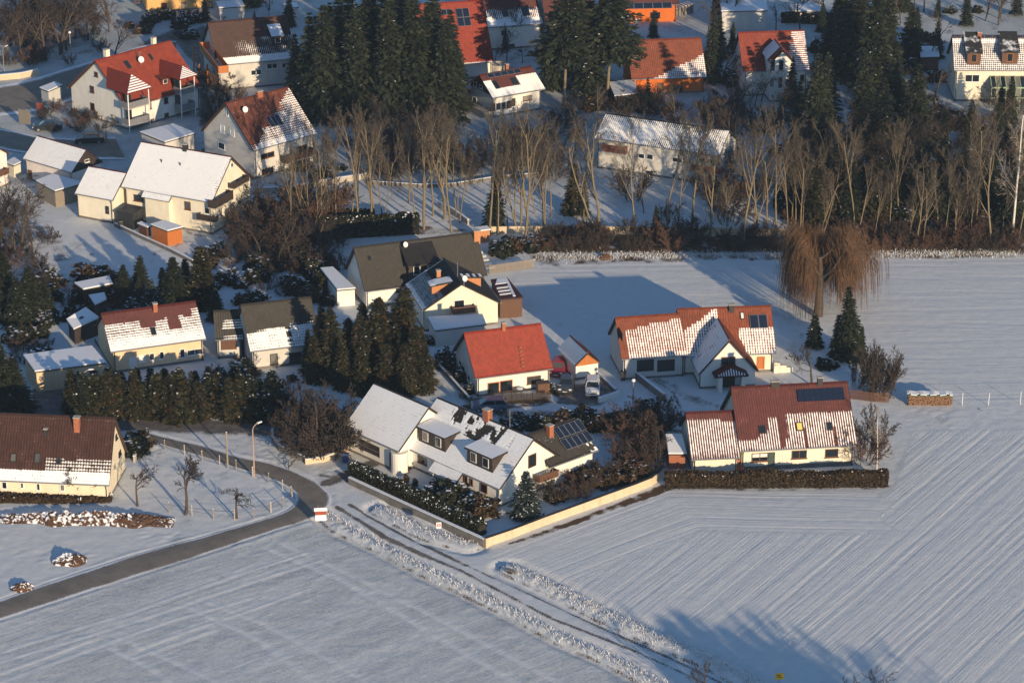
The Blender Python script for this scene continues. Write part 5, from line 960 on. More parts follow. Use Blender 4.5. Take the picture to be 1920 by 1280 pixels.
# bare garden trees
for k, (bx, by, ty, lab, kd, wd) in enumerate([(347, 964, 862, 'bare apple tree with round crown on the snowy meadow', APPLE[0], 1.1), (444, 972, 908, 'small bare apple tree right of the round crowned one', APPLE[1], 1.0), (258, 948, 872, 'bare thin tree beside the farmhouse gable', APPLE[1], .8), (140, 928, 868, 'bare fruit tree trained before the farmhouse wall', APPLE[0], 1.0), (175, 930, 890, 'small bare shrub like tree at the farmhouse corner', APPLE[1], 1.0),
        (592, 862, 735, 'large dense bare tree on the walled lawn by the road bend', WIDE[0], 1.25), (575, 858, 770, 'second stem of bare tree left on the walled lawn', WIDE[1], 1.1), (1521, 722, 648, 'young bare tree with spreading crown behind the striped roof', APPLE[0], 1.0), (1706, 225, 120, 'brown bare garden tree left of the two dormers', WIDE[0], 1.1), (1750, 205, 125, 'brown bare tree touching the two dormer house', WIDE[1], 1.1), (1722, 260, 160, 'bare tree with snowy twigs below the brown garden tree', WIDE[2], 1.0), (1872, 48, -25, 'dark bare tree at the top right', WIDE[2], 1.1), (1500, 70, -20, 'bare tree between glasshouse and dark spruces', WIDE[0], 1.1),
        (40, 470, 350, 'bare tree in the thicket at the left edge', WIDE[1], 1.0), (62, 500, 372, 'bare tree at the right of the left thicket', WIDE[2], .9), (18, 480, 375, 'bare tree cut by the left edge thicket', WIDE[0], 1.0), (40, 105, 0, 'brown bare tree in the top left corner', WIDE[0], 1.2), (85, 112, 10, 'brown bare tree, second in the top left thicket', WIDE[1], 1.2), (125, 95, -5, 'brown bare tree behind the shaded street', WIDE[2], 1.2), (165, 75, -20, 'brown bare tree above the shaded snow', WIDE[0], 1.2), (10, 120, 40, 'russet bare tree at the left edge above the street wall', WIDE[1], 1.1), (205, 60, -15, 'bare tree left of the ochre house', WIDE[2], 1.0),
        (462, 480, 415, 'bare bushy tree left in the brown thicket above the dark hedge', WIDE[1], 1.2), (490, 492, 410, 'bare bushy tree, second in the brown thicket', WIDE[2], 1.2), (520, 500, 405, 'bare bushy tree in the middle of the brown thicket', WIDE[0], 1.2), (548, 500, 420, 'bare bushy tree, right in the brown thicket', WIDE[1], 1.1), (440, 470, 430, 'low bare tree by the orange shed', WIDE[0], 1.2), (576, 470, 408, 'forked pale trunk beside the dark hedge', WIDE[2], .8), (1392, 150, 85, 'reddish bare tree in front of the red roofed dormer house', WIDE[1], 1.1), (1425, 205, 120, 'snowy twigged bare tree at the tall gabled dormer', WIDE[2], .9), (1362, 165, 95, 'bare brown tree between the two red roofs', WIDE[0], 1.0), (1232, 205, 150, 'bare tree with snow in front of the terracotta house', WIDE[2], 1.0),
        (1305, 140, 105, 'bare thin tree against the snowy corner of the terracotta roof', APPLE[1], 1.0), (200, 262, 215, 'small bare tree before the apartment house', APPLE[0], .8), (928, 120, 82, 'bare tree in the round planter behind the chalet', APPLE[0], .9), (980, 118, 88, 'leaning bare tree right of the round planter', APPLE[1], .9), (372, 30, -20, 'bare tree beside the ochre house', WIDE[0], .9), (1455, 60, 5, 'bare tree by the flat grey house', WIDE[1], .9), (1080, 60, -20, 'bare tree at the top behind the pine', WIDE[2], 1.0), (1330, 1330, 1248, 'bare reddish crown poking in at the lower edge by the ditch', WIDE[1], 1.1), (1620, 1345, 1262, 'bare crown poking in at the lower edge right of the yellow sign', WIDE[2], 1.3)]):
    plant_px(kd, 'bare_tree', lab, 'tree', bx, by, ty, wd)
# bushes
def bushes(lst, kinds, name, cat, group):
    for k, (bx, by, ty, lab) in enumerate(lst): plant_px(kinds[k % len(kinds)], name, lab, cat, bx, by, ty, random.uniform(.95, 1.25), group=group)
for bx, by, ty, lb in [(1648, 742, 640, 'big round twiggy bush at the corner of the upper field'), (1660, 746, 652, 'right half of the big twiggy bush clump at the field corner'), (1640, 748, 655, 'front of the big twiggy bush clump at the field corner'), (1625, 735, 662, 'twiggy bush left of the big round one'), (1605, 728, 670, 'dark twiggy bush below the pointed spruce')]: plant_px(BUSH[0 if bx > 1645 else 2], 'bare_bush', lb, 'bush', bx, by, ty, .6, group='bare garden bushes')
bushes([(1210, 835, 780, 'dark twiggy bush by the curved wall end'), (1178, 850, 790, 'round dark bush in the snowy garden'), (1225, 872, 800, 'twiggy bush inside the curved wall end'), (1632, 842, 770, 'twiggy bush right of the striped roof'), (1618, 868, 800, 'twiggy bush at the foot of the small birch'), (1150, 905, 862, 'low bare shrub in the walled garden'), (1090, 935, 895, 'bare shrub on the shaded lawn inside the wall'), (1195, 890, 850, 'bare shrub along the curved wall')], BUSH, 'bare_bush', 'bush', 'bare garden bushes')
rs = np.random.default_rng(12)
def scatter(items, name, cat, group, text):
    """items: (x, base row, height, kind, width); labels say which one by section and order"""
    c = {}
    for bx, by, h, kd, wd in sorted(items, key=lambda t: t[0]):
        if 1552 < bx < 1618 and 190 < by < 345 and h > 40: continue
        
        if 850 < bx < 1040 and 200 < by < 345 and by-h < 222: continue
        w_ = text(bx, by); c[w_] = c.get(w_, 0)+1; plant_px(kd, name, w_+', %s from the left' % ORD[c[w_]-1], cat, bx, by, by-h, wd, group=group)
U = rs.uniform
scatter([(U(1000, 1930), rs.choice([472, 466, 460, 452, 445])+U(-3, 3), U(18, 42), BUSH[k % 3], U(.9, 1.4)) for k in range(95)], 'field_edge_bush', 'bush', 'undergrowth bushes along the field edge', lambda x, y: 'low brown bush of the field edge '+('below the grey terraced house' if 1140 < x < 1400 else 'left of the terraced house' if x < 1140 else 'behind the willow' if x < 1650 else 'right of the willow'))
K5 = BUSH+[BROWNSH, SHRUB[0]]
scatter([(U(1480, 1930), U(330, 445), U(16, 42), K5[k % 5], U(.9, 1.4)) for k in range(85)], 'woodland_bush', 'bush', 'bushes on the shaded wooded slope', lambda x, y: 'bush on the shaded wooded slope '+('behind the willow top' if x < 1620 else 'right of the willow' if x < 1780 else 'near the white birch'))
scatter([(U(700, 1060), U(232, 335), U(25, 55), BUSH[k % 3], U(1, 1.4)) for k in range(48)]+[(U(1040, 1500), U(195, 262), U(20, 45), BUSH[k % 3], U(1, 1.4)) for k in range(34)], 'garden_thicket_bush', 'bush', 'bushes in the thicket behind the belt', lambda x, y: 'bare bush of the brown thicket '+('below the spruce stand' if x < 870 else 'below the chalet' if x < 1060 else 'around the terraced house roof' if x < 1390 else 'below the red roofed dormer house'))
scatter([(U(0, 95), U(395, 570), U(18, 34), BUSH[k % 3], U(1, 1.4)) for k in range(22)], 'thicket_bush', 'bush', 'left edge thicket', lambda x, y: 'brown bare bush of the thicket at the left edge')
scatter([(U(430, 640), U(440, 515), U(20, 40), BUSH[k % 3], U(1, 1.4)) for k in range(30)], 'thicket_bush', 'bush', 'middle thicket', lambda x, y: 'brown bare bush of the thicket above the shaded snowy garden')
scatter([(U(0, 215), U(10, 128), U(18, 40), BUSH[k % 3], U(1, 1.4)) for k in range(36)], 'thicket_bush', 'bush', 'top left thicket', lambda x, y: 'brown bare bush under the trees in the top left corner')
scatter([(U(80, 235), U(205, 258), U(16, 26), BUSH[k % 3], U(1, 1.4)) for k in range(20)], 'thicket_bush', 'bush', 'verge bushes', lambda x, y: 'bare bush on the verge before the apartment house')
it = []
for k in range(110):
    bx, by = U(1330, 1920), U(12, 335)
    if 1375 < bx < 1525 and by < 215 or bx > 1770 and 40 < by < 205 or by < 40 and 1330 < bx < 1450: continue
    it.append((bx, by, U(10, 28), (SHRUB+[BROWNSH]+BUSH)[k % 6], U(1, 1.5)))
scatter(it, 'garden_shrub', 'shrub', 'shaded garden shrubs, upper right', lambda x, y: 'shrub in the shaded gardens '+('left of the tall dark spruces' if x < 1560 else 'among the tall dark spruces' if x < 1700 else 'below the two dormer house')+(', upper' if y < 150 else ''))
# the slope behind the belt is full of thin bare trees and dark conifers
scatter([(U(1470, 1930), U(300, 440), U(70, 140), (BELT+WIDE)[k % 9], U(.8, 1.1)) for k in range(58)], 'bare_tree', 'tree', 'thin trees on the wooded slope', lambda x, y: 'thin bare tree on the shaded slope '+('behind the willow' if x < 1640 else 'right of the willow' if x < 1790 else 'around the white birch'))
scatter([(U(690, 1080), U(255, 340), U(60, 105), (WIDE+BELT)[k % 9], U(.9, 1.2)) for k in range(34)], 'bare_tree', 'tree', 'thin trees behind the belt', lambda x, y: 'thin bare tree in the brown thicket '+('below the spruce stand' if x < 870 else 'below the chalet'))
scatter([(U(1090, 1480), U(225, 262), U(40, 80), (WIDE+BELT)[k % 9], U(.9, 1.2)) for k in range(16)]+[(U(1330, 1470), U(190, 330), U(45, 85), WIDE[k % 3], 1.1) for k in range(12)], 'bare_tree', 'tree', 'garden trees behind the terrace', lambda x, y: 'brown bare tree behind the terraced house '+('above its roof' if x < 1370 else 'at its right end'))
scatter([(U(-10, 220), U(40, 125), U(80, 130), WIDE[k % 3], U(1, 1.3)) for k in range(20)], 'bare_tree', 'tree', 'top left trees', lambda x, y: 'brown bare tree of the top left thicket')
scatter([(U(-5, 90), U(430, 545), U(80, 120), WIDE[k % 3], U(.9, 1.2)) for k in range(9)], 'bare_tree', 'tree', 'left thicket trees', lambda x, y: 'brown bare tree of the left edge thicket')
scatter([(U(1540, 1720), U(60, 330), U(110, 170), SPRUCE[k % 3], U(1.1, 1.4)) for k in range(16)]+[(U(1480, 1600), U(215, 340), U(100, 160), SPRUCE[k % 3], U(1.1, 1.3)) for k in range(8)], 'spruce_tree', 'spruce', 'dark spruces of the upper right stand', lambda x, y: 'dark spruce of the crowded upper right stand')
scatter([(U(1470, 1920), U(360, 430), U(70, 115), (SPRUCE+SPRUCEO)[k % 5], U(1.1, 1.4)) for k in range(24)], 'spruce_tree', 'spruce', 'dark conifers on the wooded slope', lambda x, y: 'dark conifer on the wooded slope '+('behind the willow' if x < 1640 else 'right of the willow' if x < 1790 else 'around the white birch'))
scatter([(U(1700, 1920), U(215, 330), U(45, 95), (SPRUCE+WIDE)[k % 6], U(1.0, 1.4)) for k in range(22)], 'garden_tree', 'tree', 'trees below the two dormer house', lambda x, y: 'garden tree on the shaded ground below the two dormer house')
bushes([(845, 942, 908, 'rounded evergreen shrub by the white house wall'), (880, 952, 922, 'low evergreen shrub below the windows'), (905, 962, 930, 'evergreen shrub at the house corner'), (818, 930, 905, 'evergreen shrub beside the covered entrance'), (1038, 736, 716, 'snow topped shrub beside the dark car'), (262, 838, 806, 'snow topped evergreen shrub right of the farmhouse'), (250, 850, 820, 'dark evergreen shrub beside the farmhouse gable'), (835, 675, 650, 'snowy shrub left of the orange roof house'), (848, 690, 668, 'snowy shrub along the shaded passage'), (868, 712, 688, 'second snowy shrub along the shaded passage'), (885, 735, 715, 'third snowy shrub along the shaded passage'), (965, 468, 442, 'clipped round conifer by the stairs'), (942, 478, 452, 'dark clipped shrub near the stairs'), (1000, 468, 440, 'dark bush at the end of the wooden fence'), (1390, 365, 342, 'snow topped shrub right of the terrace'), (1545, 690, 672, 'dark low shrub behind the striped roof'), (1560, 688, 672, 'second dark low shrub behind the striped roof'), (1190, 790, 768, 'small shrub with snow near the planter'), (1005, 802, 778, 'reddish shrub behind the solar roof'), (985, 800, 782, 'brown shrub behind the solar roof'), (1050, 795, 772, 'rusty shrub at the lane behind the solar roof')], SHRUB+[BROWNSH], 'evergreen_shrub', 'shrub', None)
scatter([(U(545, 640), U(835, 862), U(70, 115), (BUSH[0], BUSH[2], WIDE[1])[k % 3], U(1.0, 1.3)) for k in range(10)], 'bare_bush', 'bush', 'dense bare growth on the walled lawn', lambda x, y: 'tall dark bare bush on the walled lawn at the road bend')
scatter([(U(1000, 1235), 0, U(18, 42), BUSH[k % 3], U(1, 1.4)) for k in range(0)]+[(x, U(965-(x-960)*.27-45, 965-(x-960)*.27), U(16, 40), (BUSH+[BROWNSH])[k % 4], U(1, 1.4)) for k, x in enumerate(U(1010, 1225, 26))]+[(U(1165, 1240), U(800, 880), U(35, 70), BUSH[k % 3], U(1, 1.4)) for k in range(10)], 'bare_bush', 'bush', 'bare garden bushes inside the curved wall', lambda x, y: 'bare bush inside the pale curved wall')
scatter([(U(430, 640), U(400, 520), U(45, 85), (WIDE+BUSH)[k % 6], U(1.1, 1.5)) for k in range(24)], 'bare_tree', 'tree', 'middle thicket trees', lambda x, y: 'brown bare growth of the thicket above the shaded snowy garden')
scatter([(U(880, 1190), U(60, 150), U(35, 80), (WIDE+SPRUCE)[k % 6], U(1, 1.2)) for k in range(12)]+[(U(1325, 1385), U(20, 160), U(40, 90), (WIDE+SPRUCE)[k % 6], U(1, 1.2)) for k in range(10)]+[(U(1690, 1780), U(10, 130), U(40, 90), (WIDE+SPRUCE)[k % 6], U(1, 1.2)) for k in range(10)]+[(U(1520, 1930), U(5, 60), U(50, 80), (WIDE+SPRUCE)[k % 6], U(1, 1.2)) for k in range(16)], 'garden_tree', 'tree', 'garden trees along the top', lambda x, y: 'garden tree in the shade '+('between the chalet and the terracotta roof' if x < 1250 else 'left of the red roofed dormer house' if x < 1450 else 'behind the two dormer house' if y < 60 else 'left of the two dormer house'))
scatter([(U(380, 560), U(5, 60), U(30, 70), (WIDE+SPRUCE)[k % 6], U(1, 1.2)) for k in range(14)]+[(U(370, 440), U(150, 235), U(22, 45), BUSH[k % 3], U(1, 1.3)) for k in range(10)], 'garden_tree', 'tree', 'garden growth around the spruce shaded house', lambda x, y: 'garden growth '+('behind the spruce shaded house' if y < 80 else 'between the apartment house and the checkered roof'))
scatter([(U(385, 640), U(480, 600), U(12, 28), (SHRUB+[BROWNSH]+BUSH)[k % 6], U(1, 1.5)) for k in range(44)]+[(U(400, 560), U(690, 765), U(10, 24), (SHRUB+[BROWNSH]+BUSH)[k % 6], U(1, 1.4)) for k in range(16)], 'garden_shrub', 'shrub', 'garden shrubs, middle left', lambda x, y: 'garden shrub '+('behind the grey roofed shaded house' if y < 620 else 'in front of the grey roofed shaded house'))
scatter([(U(90, 260), U(528, 600), U(14, 34), (SHRUB+[BROWNSH]+BUSH)[k % 6], U(1, 1.5)) for k in range(30)]+[(U(0, 100), U(560, 690), U(12, 30), (SHRUB+BUSH)[k % 5], U(1, 1.4)) for k in range(22)], 'garden_shrub', 'shrub', 'garden shrubs, far left', lambda x, y: 'shrub '+('around the dark sheds' if x > 100 else 'in the garden at the left edge'))
scatter([(U(930, 1190), U(782, 812), U(10, 22), (SHRUB+[BROWNSH]+BUSH)[k % 6], U(1, 1.4)) for k in range(26)]+[(U(800, 905), U(640, 760), U(8, 18), (SHRUB+BUSH)[k % 5], U(1, 1.3)) for k in range(12)], 'garden_shrub', 'shrub', 'garden shrubs along the lane', lambda x, y: 'shrub '+('along the lane behind the solar roof' if y > 770 else 'left of the orange roof house'))
scatter([(U(1040, 1450), U(330, 425), U(25, 70), (BUSH+WIDE)[k % 6], U(.9, 1.2)) for k in range(14) if 1], 'garden_bush', 'bush', 'bare growth in the snowy garden behind the belt', lambda x, y: 'bare bush in the snowy garden '+('left of the terraced house' if x < 1150 else 'in front of the terraced house'))
scatter([(U(235, 380), U(32, 74), U(10, 24), (SHRUB+[BROWNSH]+BUSH)[k % 6], U(1, 1.4)) for k in range(14)]+[(U(560, 650), U(262, 335), U(10, 22), (SHRUB+BUSH)[k % 5], U(1, 1.3)) for k in range(10)]+[(U(480, 660), U(366, 384), U(8, 16), (SHRUB+BUSH)[k % 5], U(1, 1.3)) for k in range(9)]+[(U(1110, 1330), U(190, 212), U(10, 24), (SHRUB+[BROWNSH]+BUSH)[k % 6], U(1, 1.4)) for k in range(14)], 'garden_shrub', 'shrub', 'garden shrubs of the far houses', lambda x, y: 'garden shrub '+('before the ochre house' if x < 390 else 'in the garden of the checkered roof house' if x < 700 else 'below the terracotta roof'))
# large trees standing just outside the frame, lower right; their shadows fall into the picture
for k, (tx, ty, h) in enumerate([(1372, 1112, 17), (1440, 1150, 16), (1500, 1185, 16), (1290, 1128, 15), (1345, 1190, 15), (1560, 1235, 14), (1265, 1200, 14), (1310, 1140, 16), (1400, 1165, 16), (1330, 1165, 15), (1450, 1190, 15), (1280, 1165, 14), (1410, 1135, 17), (1470, 1165, 16), (1540, 1215, 15), (1262, 1140, 15), (1300, 1190, 14), (1340, 1220, 14), (1390, 1215, 14), (1440, 1230, 14), (1490, 1225, 14), (1240, 1180, 13), (1355, 1145, 13), (1385, 1165, 13), (1425, 1185, 13), (1460, 1215, 13), (1515, 1215, 14), (1530, 1245, 13), (1365, 1195, 12), (1320, 1205, 12), (1415, 1220, 12), (1480, 1250, 12), (1550, 1258, 13), (1290, 1215, 12)]):
    ty = max(ty, 1104+(tx-1370)*.76+random.uniform(0, 22)) if tx > 1370 else ty; tx -= 55; p = G(tx, ty)[:2]+SUN_AZ*(h/math.tan(SUN_EL)); kd = SPRUCE[k % 3] if k % 2 else WIDE[k % 3]; plant(kd, 'shade_tree', 'big tree beyond the lower right edge of the picture, %s of its group' % ORD[k], 'tree', p[0], p[1], h/kd['H']*1.5, group='trees beyond the lower edge', sz=h/kd['H'])

# ------------------------------------------------------------------ hedges, walls, fences and small things
def hedge(name, label, pts, w, h, n, m, size=.16, snowp=.12, seed=1, cat='hedge', tall=None):
    P = WP(pts); c = P.mean(0); P = P-c; root = empty(name, (c[0], c[1], 0), 0, label, cat); rs = np.random.default_rng(seed); d = np.r_[0, np.cumsum(np.hypot(*np.diff(P, axis=0).T))]; N = int(n*d[-1])
    t = rs.random(N)*d[-1]; x = np.interp(t, d, P[:, 0]); y = np.interp(t, d, P[:, 1]); k = np.clip(np.searchsorted(d, t)-1, 0, len(P)-2); dx = (P[k+1]-P[k]); dx /= np.hypot(dx[:, 0], dx[:, 1])[:, None]
    hh = h*(.88+.24*vnoise(t*.9, t*0, seed)); s = rs.random(N); face = rs.random(N) < .45; off = np.where(face, (rs.random(N)-.5)*w, np.sign(rs.random(N)-.5)*w/2*(1-.25*rs.random(N)**2)); z = np.where(face, hh-.12*rs.random(N), rs.random(N)**.8*hh)
    C = np.stack([x-dx[:, 1]*off, y+dx[:, 0]*off, z], -1)+rs.normal(0, .05, (N, 3)); A = rs.normal(0, 1, (N, 3)); A /= np.linalg.norm(A, axis=1)[:, None]; B = np.cross(A, rs.normal(0, 1, (N, 3))); B /= np.linalg.norm(B, axis=1)[:, None]
    sn = ((rs.random(N) < snowp) & (z > hh*.8)).astype(float); sz = size*rs.uniform(.6, 1.3, N)[:, None]
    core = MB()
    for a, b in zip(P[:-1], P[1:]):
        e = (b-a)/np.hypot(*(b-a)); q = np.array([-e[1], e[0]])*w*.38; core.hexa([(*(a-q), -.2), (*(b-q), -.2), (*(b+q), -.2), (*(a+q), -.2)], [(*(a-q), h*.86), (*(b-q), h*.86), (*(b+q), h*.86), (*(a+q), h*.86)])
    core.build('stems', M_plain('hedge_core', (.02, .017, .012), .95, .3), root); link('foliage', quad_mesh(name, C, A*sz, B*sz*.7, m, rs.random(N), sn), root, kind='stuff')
hedge('hedge', 'dark evergreen hedge flecked with snow along the lane wall', [(660, 888), (700, 906), (760, 934), (830, 966), (905, 1003)], 1.2, 1.4, 620, LEAFG, .085, .10, 3)
hedge('hedge', 'tall trimmed brown beech hedge in front of the striped roof house', [(1248, 912), (1400, 912), (1550, 911), (1664, 910)], 1.1, 1.65, 520, LEAFB, .10, .02, 4)
hedge('hedge', 'dark thuja hedge behind the long grey roofed house', [(600, 446), (690, 442), (785, 436)], 1.5, 2.6, 330, LEAFG, .18, .05, 5)
hedge('hedge', 'low dark garden hedge below the checkered roof house', [(478, 388), (560, 402), (640, 410), (700, 412)], 1.0, 1.2, 260, NEEDLE, .16, .04, 6)
hedge('hedge', 'dark hedge between the lane and the solar roof', [(1085, 806), (1120, 805), (1156, 802)], 2.0, 1.5, 420, LEAFG, .16, .10, 7)
hedge('hedge', 'dark hedge line behind the spruce shaded garden at the top', [(1465, 42), (1530, 44), (1560, 46)], 1.2, 1.6, 260, LEAFG, .18, .05, 8)
hedge('hedge', 'dark box hedge with snow in the raised planter', [(1192, 776), (1236, 775)], 1.6, 1.5, 420, LEAFG, .15, .25, 9)
hedge('hedge', 'dark overgrown hedge left of the white fronted garage', [(560, 498), (585, 525), (612, 552)], 1.4, 2.0, 300, LEAFG, .18, .06, 10)
hedge('hedge', 'long dark hedge strip at the foot of the farmhouse wall', [(-20, 938), (100, 940), (210, 938)], 1.2, .6, 260, LEAFB, .15, .02, 11)  # low dark strip of leaf quads along the wall foot

def wallrun(name, label, pts, h, w, m, cap=SNOW, cat='wall', capt=.07, parent=None, hs=None):
    P = WP(pts); c = P.mean(0); P = P-c; root = empty(name, (c[0], c[1], 0), 0, label, cat); n = len(P); nr = []
    for i in range(n):
        a = P[max(i-1, 0)]; b = P[min(i+1, n-1)]; e = (b-a)/np.hypot(*(b-a)); nr.append(np.array([-e[1], e[0]])*w/2)
    H = hs or [h]*n
    for lo, hi, ww, mt, nm in ((lambda i: -.3, lambda i: H[i], 1.0, m, 'wall'), (lambda i: H[i], lambda i: H[i]+capt, 1.25, cap, 'wall_cap')):
        if mt is None: continue
        mb = MB()
        for i in range(n-1):
            j = i+1; a0, a1, b0, b1 = P[i]-nr[i]*ww, P[i]+nr[i]*ww, P[j]-nr[j]*ww, P[j]+nr[j]*ww
            mb.hexa([(*a0, lo(i)), (*b0, lo(j)), (*b1, lo(j)), (*a1, lo(i))], [(*a0, hi(i)), (*b0, hi(j)), (*b1, hi(j)), (*a1, hi(i))])
        mb.build(nm, mt, root)
    return root, P
wallrun('garden_wall', 'pale yellow garden wall, sunlit, curving up along the ploughed field', [(910, 1024), (960, 1007), (1020, 984), (1080, 962), (1140, 940), (1190, 922), (1220, 910), (1238, 896), (1244, 880)], .95, .28, FENCEW, DARKM, capt=.06)
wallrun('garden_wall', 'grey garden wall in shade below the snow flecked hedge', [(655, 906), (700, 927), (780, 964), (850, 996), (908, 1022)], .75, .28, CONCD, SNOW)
wallrun('garden_wall', 'long low pale wall running behind the belt of bare trees', [(915, 438), (1000, 437), (1100, 437), (1200, 438), (1300, 440), (1400, 441), (1485, 442)], 1.0, .22, FENCEW, None)
wallrun('garden_wall', 'low concrete garden wall below the checkered roof house', [(478, 362), (540, 360), (610, 346), (692, 334)], .75, .3, CONC)
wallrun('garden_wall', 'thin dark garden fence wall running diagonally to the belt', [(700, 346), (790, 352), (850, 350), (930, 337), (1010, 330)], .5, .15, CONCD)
wallrun('garden_wall', 'short concrete wall descending towards the dark roof', [(822, 388), (850, 402), (878, 422)], .8, .25, CONC)
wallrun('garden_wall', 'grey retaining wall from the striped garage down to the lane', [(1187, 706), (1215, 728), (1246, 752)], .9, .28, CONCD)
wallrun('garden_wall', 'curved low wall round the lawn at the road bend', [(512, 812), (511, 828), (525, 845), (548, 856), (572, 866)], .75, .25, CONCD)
wallrun('garden_wall', 'low snow topped wall leading to the garage forecourt', [(572, 870), (610, 864), (640, 852), (660, 842)], .6, .25, FENCEW)
wallrun('garden_wall', 'low diagonal wall right of the parked white car', [(1122, 708), (1140, 724), (1154, 738)], .6, .25, CONCD)
wallrun('garden_wall', 'short white wall below the diagonal one', [(1122, 754), (1142, 748), (1162, 741)], .55, .25, WHITE)
wallrun('garden_wall', 'white front wall of the raised planter', [(1200, 792), (1239, 790)], .8, .25, WHITE); 
wallrun('garden_wall', 'pale street wall with pillars in the top left shade', [(-10, 152), (40, 147), (72, 140)], .9, .3, FENCEW)
wallrun('garden_wall', 'dark boundary wall from the orange shed down the snowy slope', [(215, 424), (262, 446), (315, 470), (362, 494)], .5, .2, CONCD)
wallrun('garden_wall', 'sloping wall beside the dark passage left of the orange roof house', [(812, 678), (835, 702), (858, 728), (880, 752)], .5, .2, CONCD)
wallrun('garden_wall', 'wall stub with pale pillar right of the farmhouse', [(252, 866), (262, 848), (273, 830)], .7, .25, CONC)

def slatfence(name, label, pts, h, m, step=.16, wd=.11, rails=2, cat='fence'):
    P = WP(pts); c = P.mean(0); P = P-c; root = empty(name, (c[0], c[1], 0), 0, label, cat); mb = MB(); pm = None; d = np.r_[0, np.cumsum(np.hypot(*np.diff(P, axis=0).T))]
    n = min(280, int(d[-1]/step)); t = np.linspace(0, d[-1], n+1); x = np.interp(t, d, P[:, 0]); y = np.interp(t, d, P[:, 1])
    for i in range(n):
        if pm is None:
            b = MB(); b.box(-wd/2, -.015, .05, wd/2, .015, h); o = b.build('slat', m, root); pm = o.data
        else: o = link('slat', pm, root)
        o.location = (x[i], y[i], random.uniform(-.02, .02)); o.rotation_euler = (0, 0, math.atan2(y[i+1]-y[i], x[i+1]-x[i]))
    for a, b in zip(P[:-1], P[1:]):
        e = (b-a)/np.hypot(*(b-a)); q = np.array([-e[1], e[0]])*.04
        for z in (h*.25, h*.75): mb = MB(); mb.tube((*(a+q), z), (*(b+q), z), .035, n=4); mb.build('rail', m, root)
    for s in np.arange(0, d[-1], 2.4): px, py = np.interp(s, d, P[:, 0]), np.interp(s, d, P[:, 1]); mb = MB(); mb.tube((px, py, -.2), (px, py, h+.05), .05, n=6); mb.build('post', m, root)
    return root
slatfence('wooden_fence', 'brown wooden slat fence at the corner of the upper field', [(918, 514), (960, 508), (1002, 502)], 1.2, WOODG)
slatfence('wooden_fence', 'dark wooden fence between the twiggy bush and the log pile', [(1595, 748), (1640, 754), (1668, 755)], 1.2, WOODB)

# posts of the meadow fence along the road, with wires
def post(name, label, bx, by, h, r, m, cat='post', group=None, lean=(0, 0)):
    p = G(bx, by); mb = MB(); mb.tube((0, 0, -.3), (lean[0], lean[1], h), r, r*.85, n=7); mb.tube((lean[0], lean[1], h), (lean[0], lean[1], h+.05), r*.8, r*.5, n=7, mi=1); o = mb.build(name, [m, SNOW], None, label, cat, group); o.location = p; return o
FP = [(272, 835), (309, 843), (346, 852), (379, 863), (412, 872), (443, 880), (474, 893), (504, 905), (530, 918), (546, 930), (548, 941), (531, 951), (508, 960), (476, 971), (440, 974), (400, 972), (360, 966), (317, 960)]
for k, (bx, by) in enumerate(FP): post('fence_post', 'weathered post of the meadow fence inside the road bend, %s along it' % ORD[k], bx, by, 1.15, .09 if k % 3 == 0 else .06, WOODG if k % 2 else CONC, 'fence post', 'meadow fence posts')
mb = MB(); P = WP(FP)
for z in (.5, .95):
    for a, b in zip(P[:-1], P[1:]): mb.tube((*a, z), (*b, z), .012, n=3, cap=False)
mb.build('fence_wire', DARKM, None, 'thin wires of the meadow fence inside the road bend', 'wire')
for k, (bx, by, ln) in enumerate([(1750, 757, (.1, 0)), (1804, 759, (0, 0)), (1853, 760, (.05, 0)), (1913, 757, (0, 0)), (1700, 757, (.25, 0))]): post('white_stake', ('thin white stake leaning on the middle of the log pile', 'white fence stake just right of the log pile', 'white fence stake, second right of the log pile', 'white fence stake near the right edge', 'tilted white stake at the left end of the log pile')[k], bx, by, 1.5, .04, WHITEM, 'stake', lean=ln)
post('wooden_post', 'tall grey wooden utility post between the two lanes', 427, 876, 4.2, .11, WOODG); post('road_marker', 'thin black road marker at the lawn wall', 541, 880, 1.3, .05, DARKM); post('gate_pillar', 'pale capped pillar beside the farmhouse hedge', 270, 838, 1.3, .22, FENCEW)
def lamp(label, bx, by, ty, arm=True, globe=False, rz=0.0, m=CONC):
    p = G(bx, by); h = (by-ty)/(pscale(by)*math.cos(PITCH+math.atan((by-640)/FPX))); o = empty('street_lamp', p, rz, label, 'street lamp'); mb = MB(); mb.tube((0, 0, -.2), (0, 0, h*.9 if arm else h), .09, .06, n=8)
    if arm: mb.path([(0, 0, h*.9), (.15, 0, h*.96), (.5, 0, h), (.75, 0, h+.03)], .05)
    mb.build('pole', m, o); a = MB()
    if globe: a.lathe((0, 0, h), [(.05, 0), (.2, .08), (.24, .22), (.16, .36), (.03, .4)], 12)
    else: a.hexa([(.6, -.12, h), (1.15, -.1, h+.06), (1.15, .1, h+.06), (.6, .12, h)], [(.6, -.1, h+.12), (1.15, -.08, h+.16), (1.15, .08, h+.16), (.6, .1, h+.12)])
    a.build('lamp_head', WHITEM, o)
lamp('tall street lamp with curved arm at the meadow edge', 477, 893, 797, rz=.6, m=M_plain('lamp_pole', (.40, .27, .20), .7, .15)); lamp('slim garden lamp with white globe by the lane', 1187, 757, 716, False, True, m=GREYM)
lamp('tall pale pole with short arm before the young spruces', 162, 782, 694, rz=0, m=CONC); lamp('thin pole in the top left thicket', 134, 118, 64, False, True, m=WOODG); lamp('lamp pole at the left edge above the shaded street', 8, 135, 90, rz=1, m=GREYM)

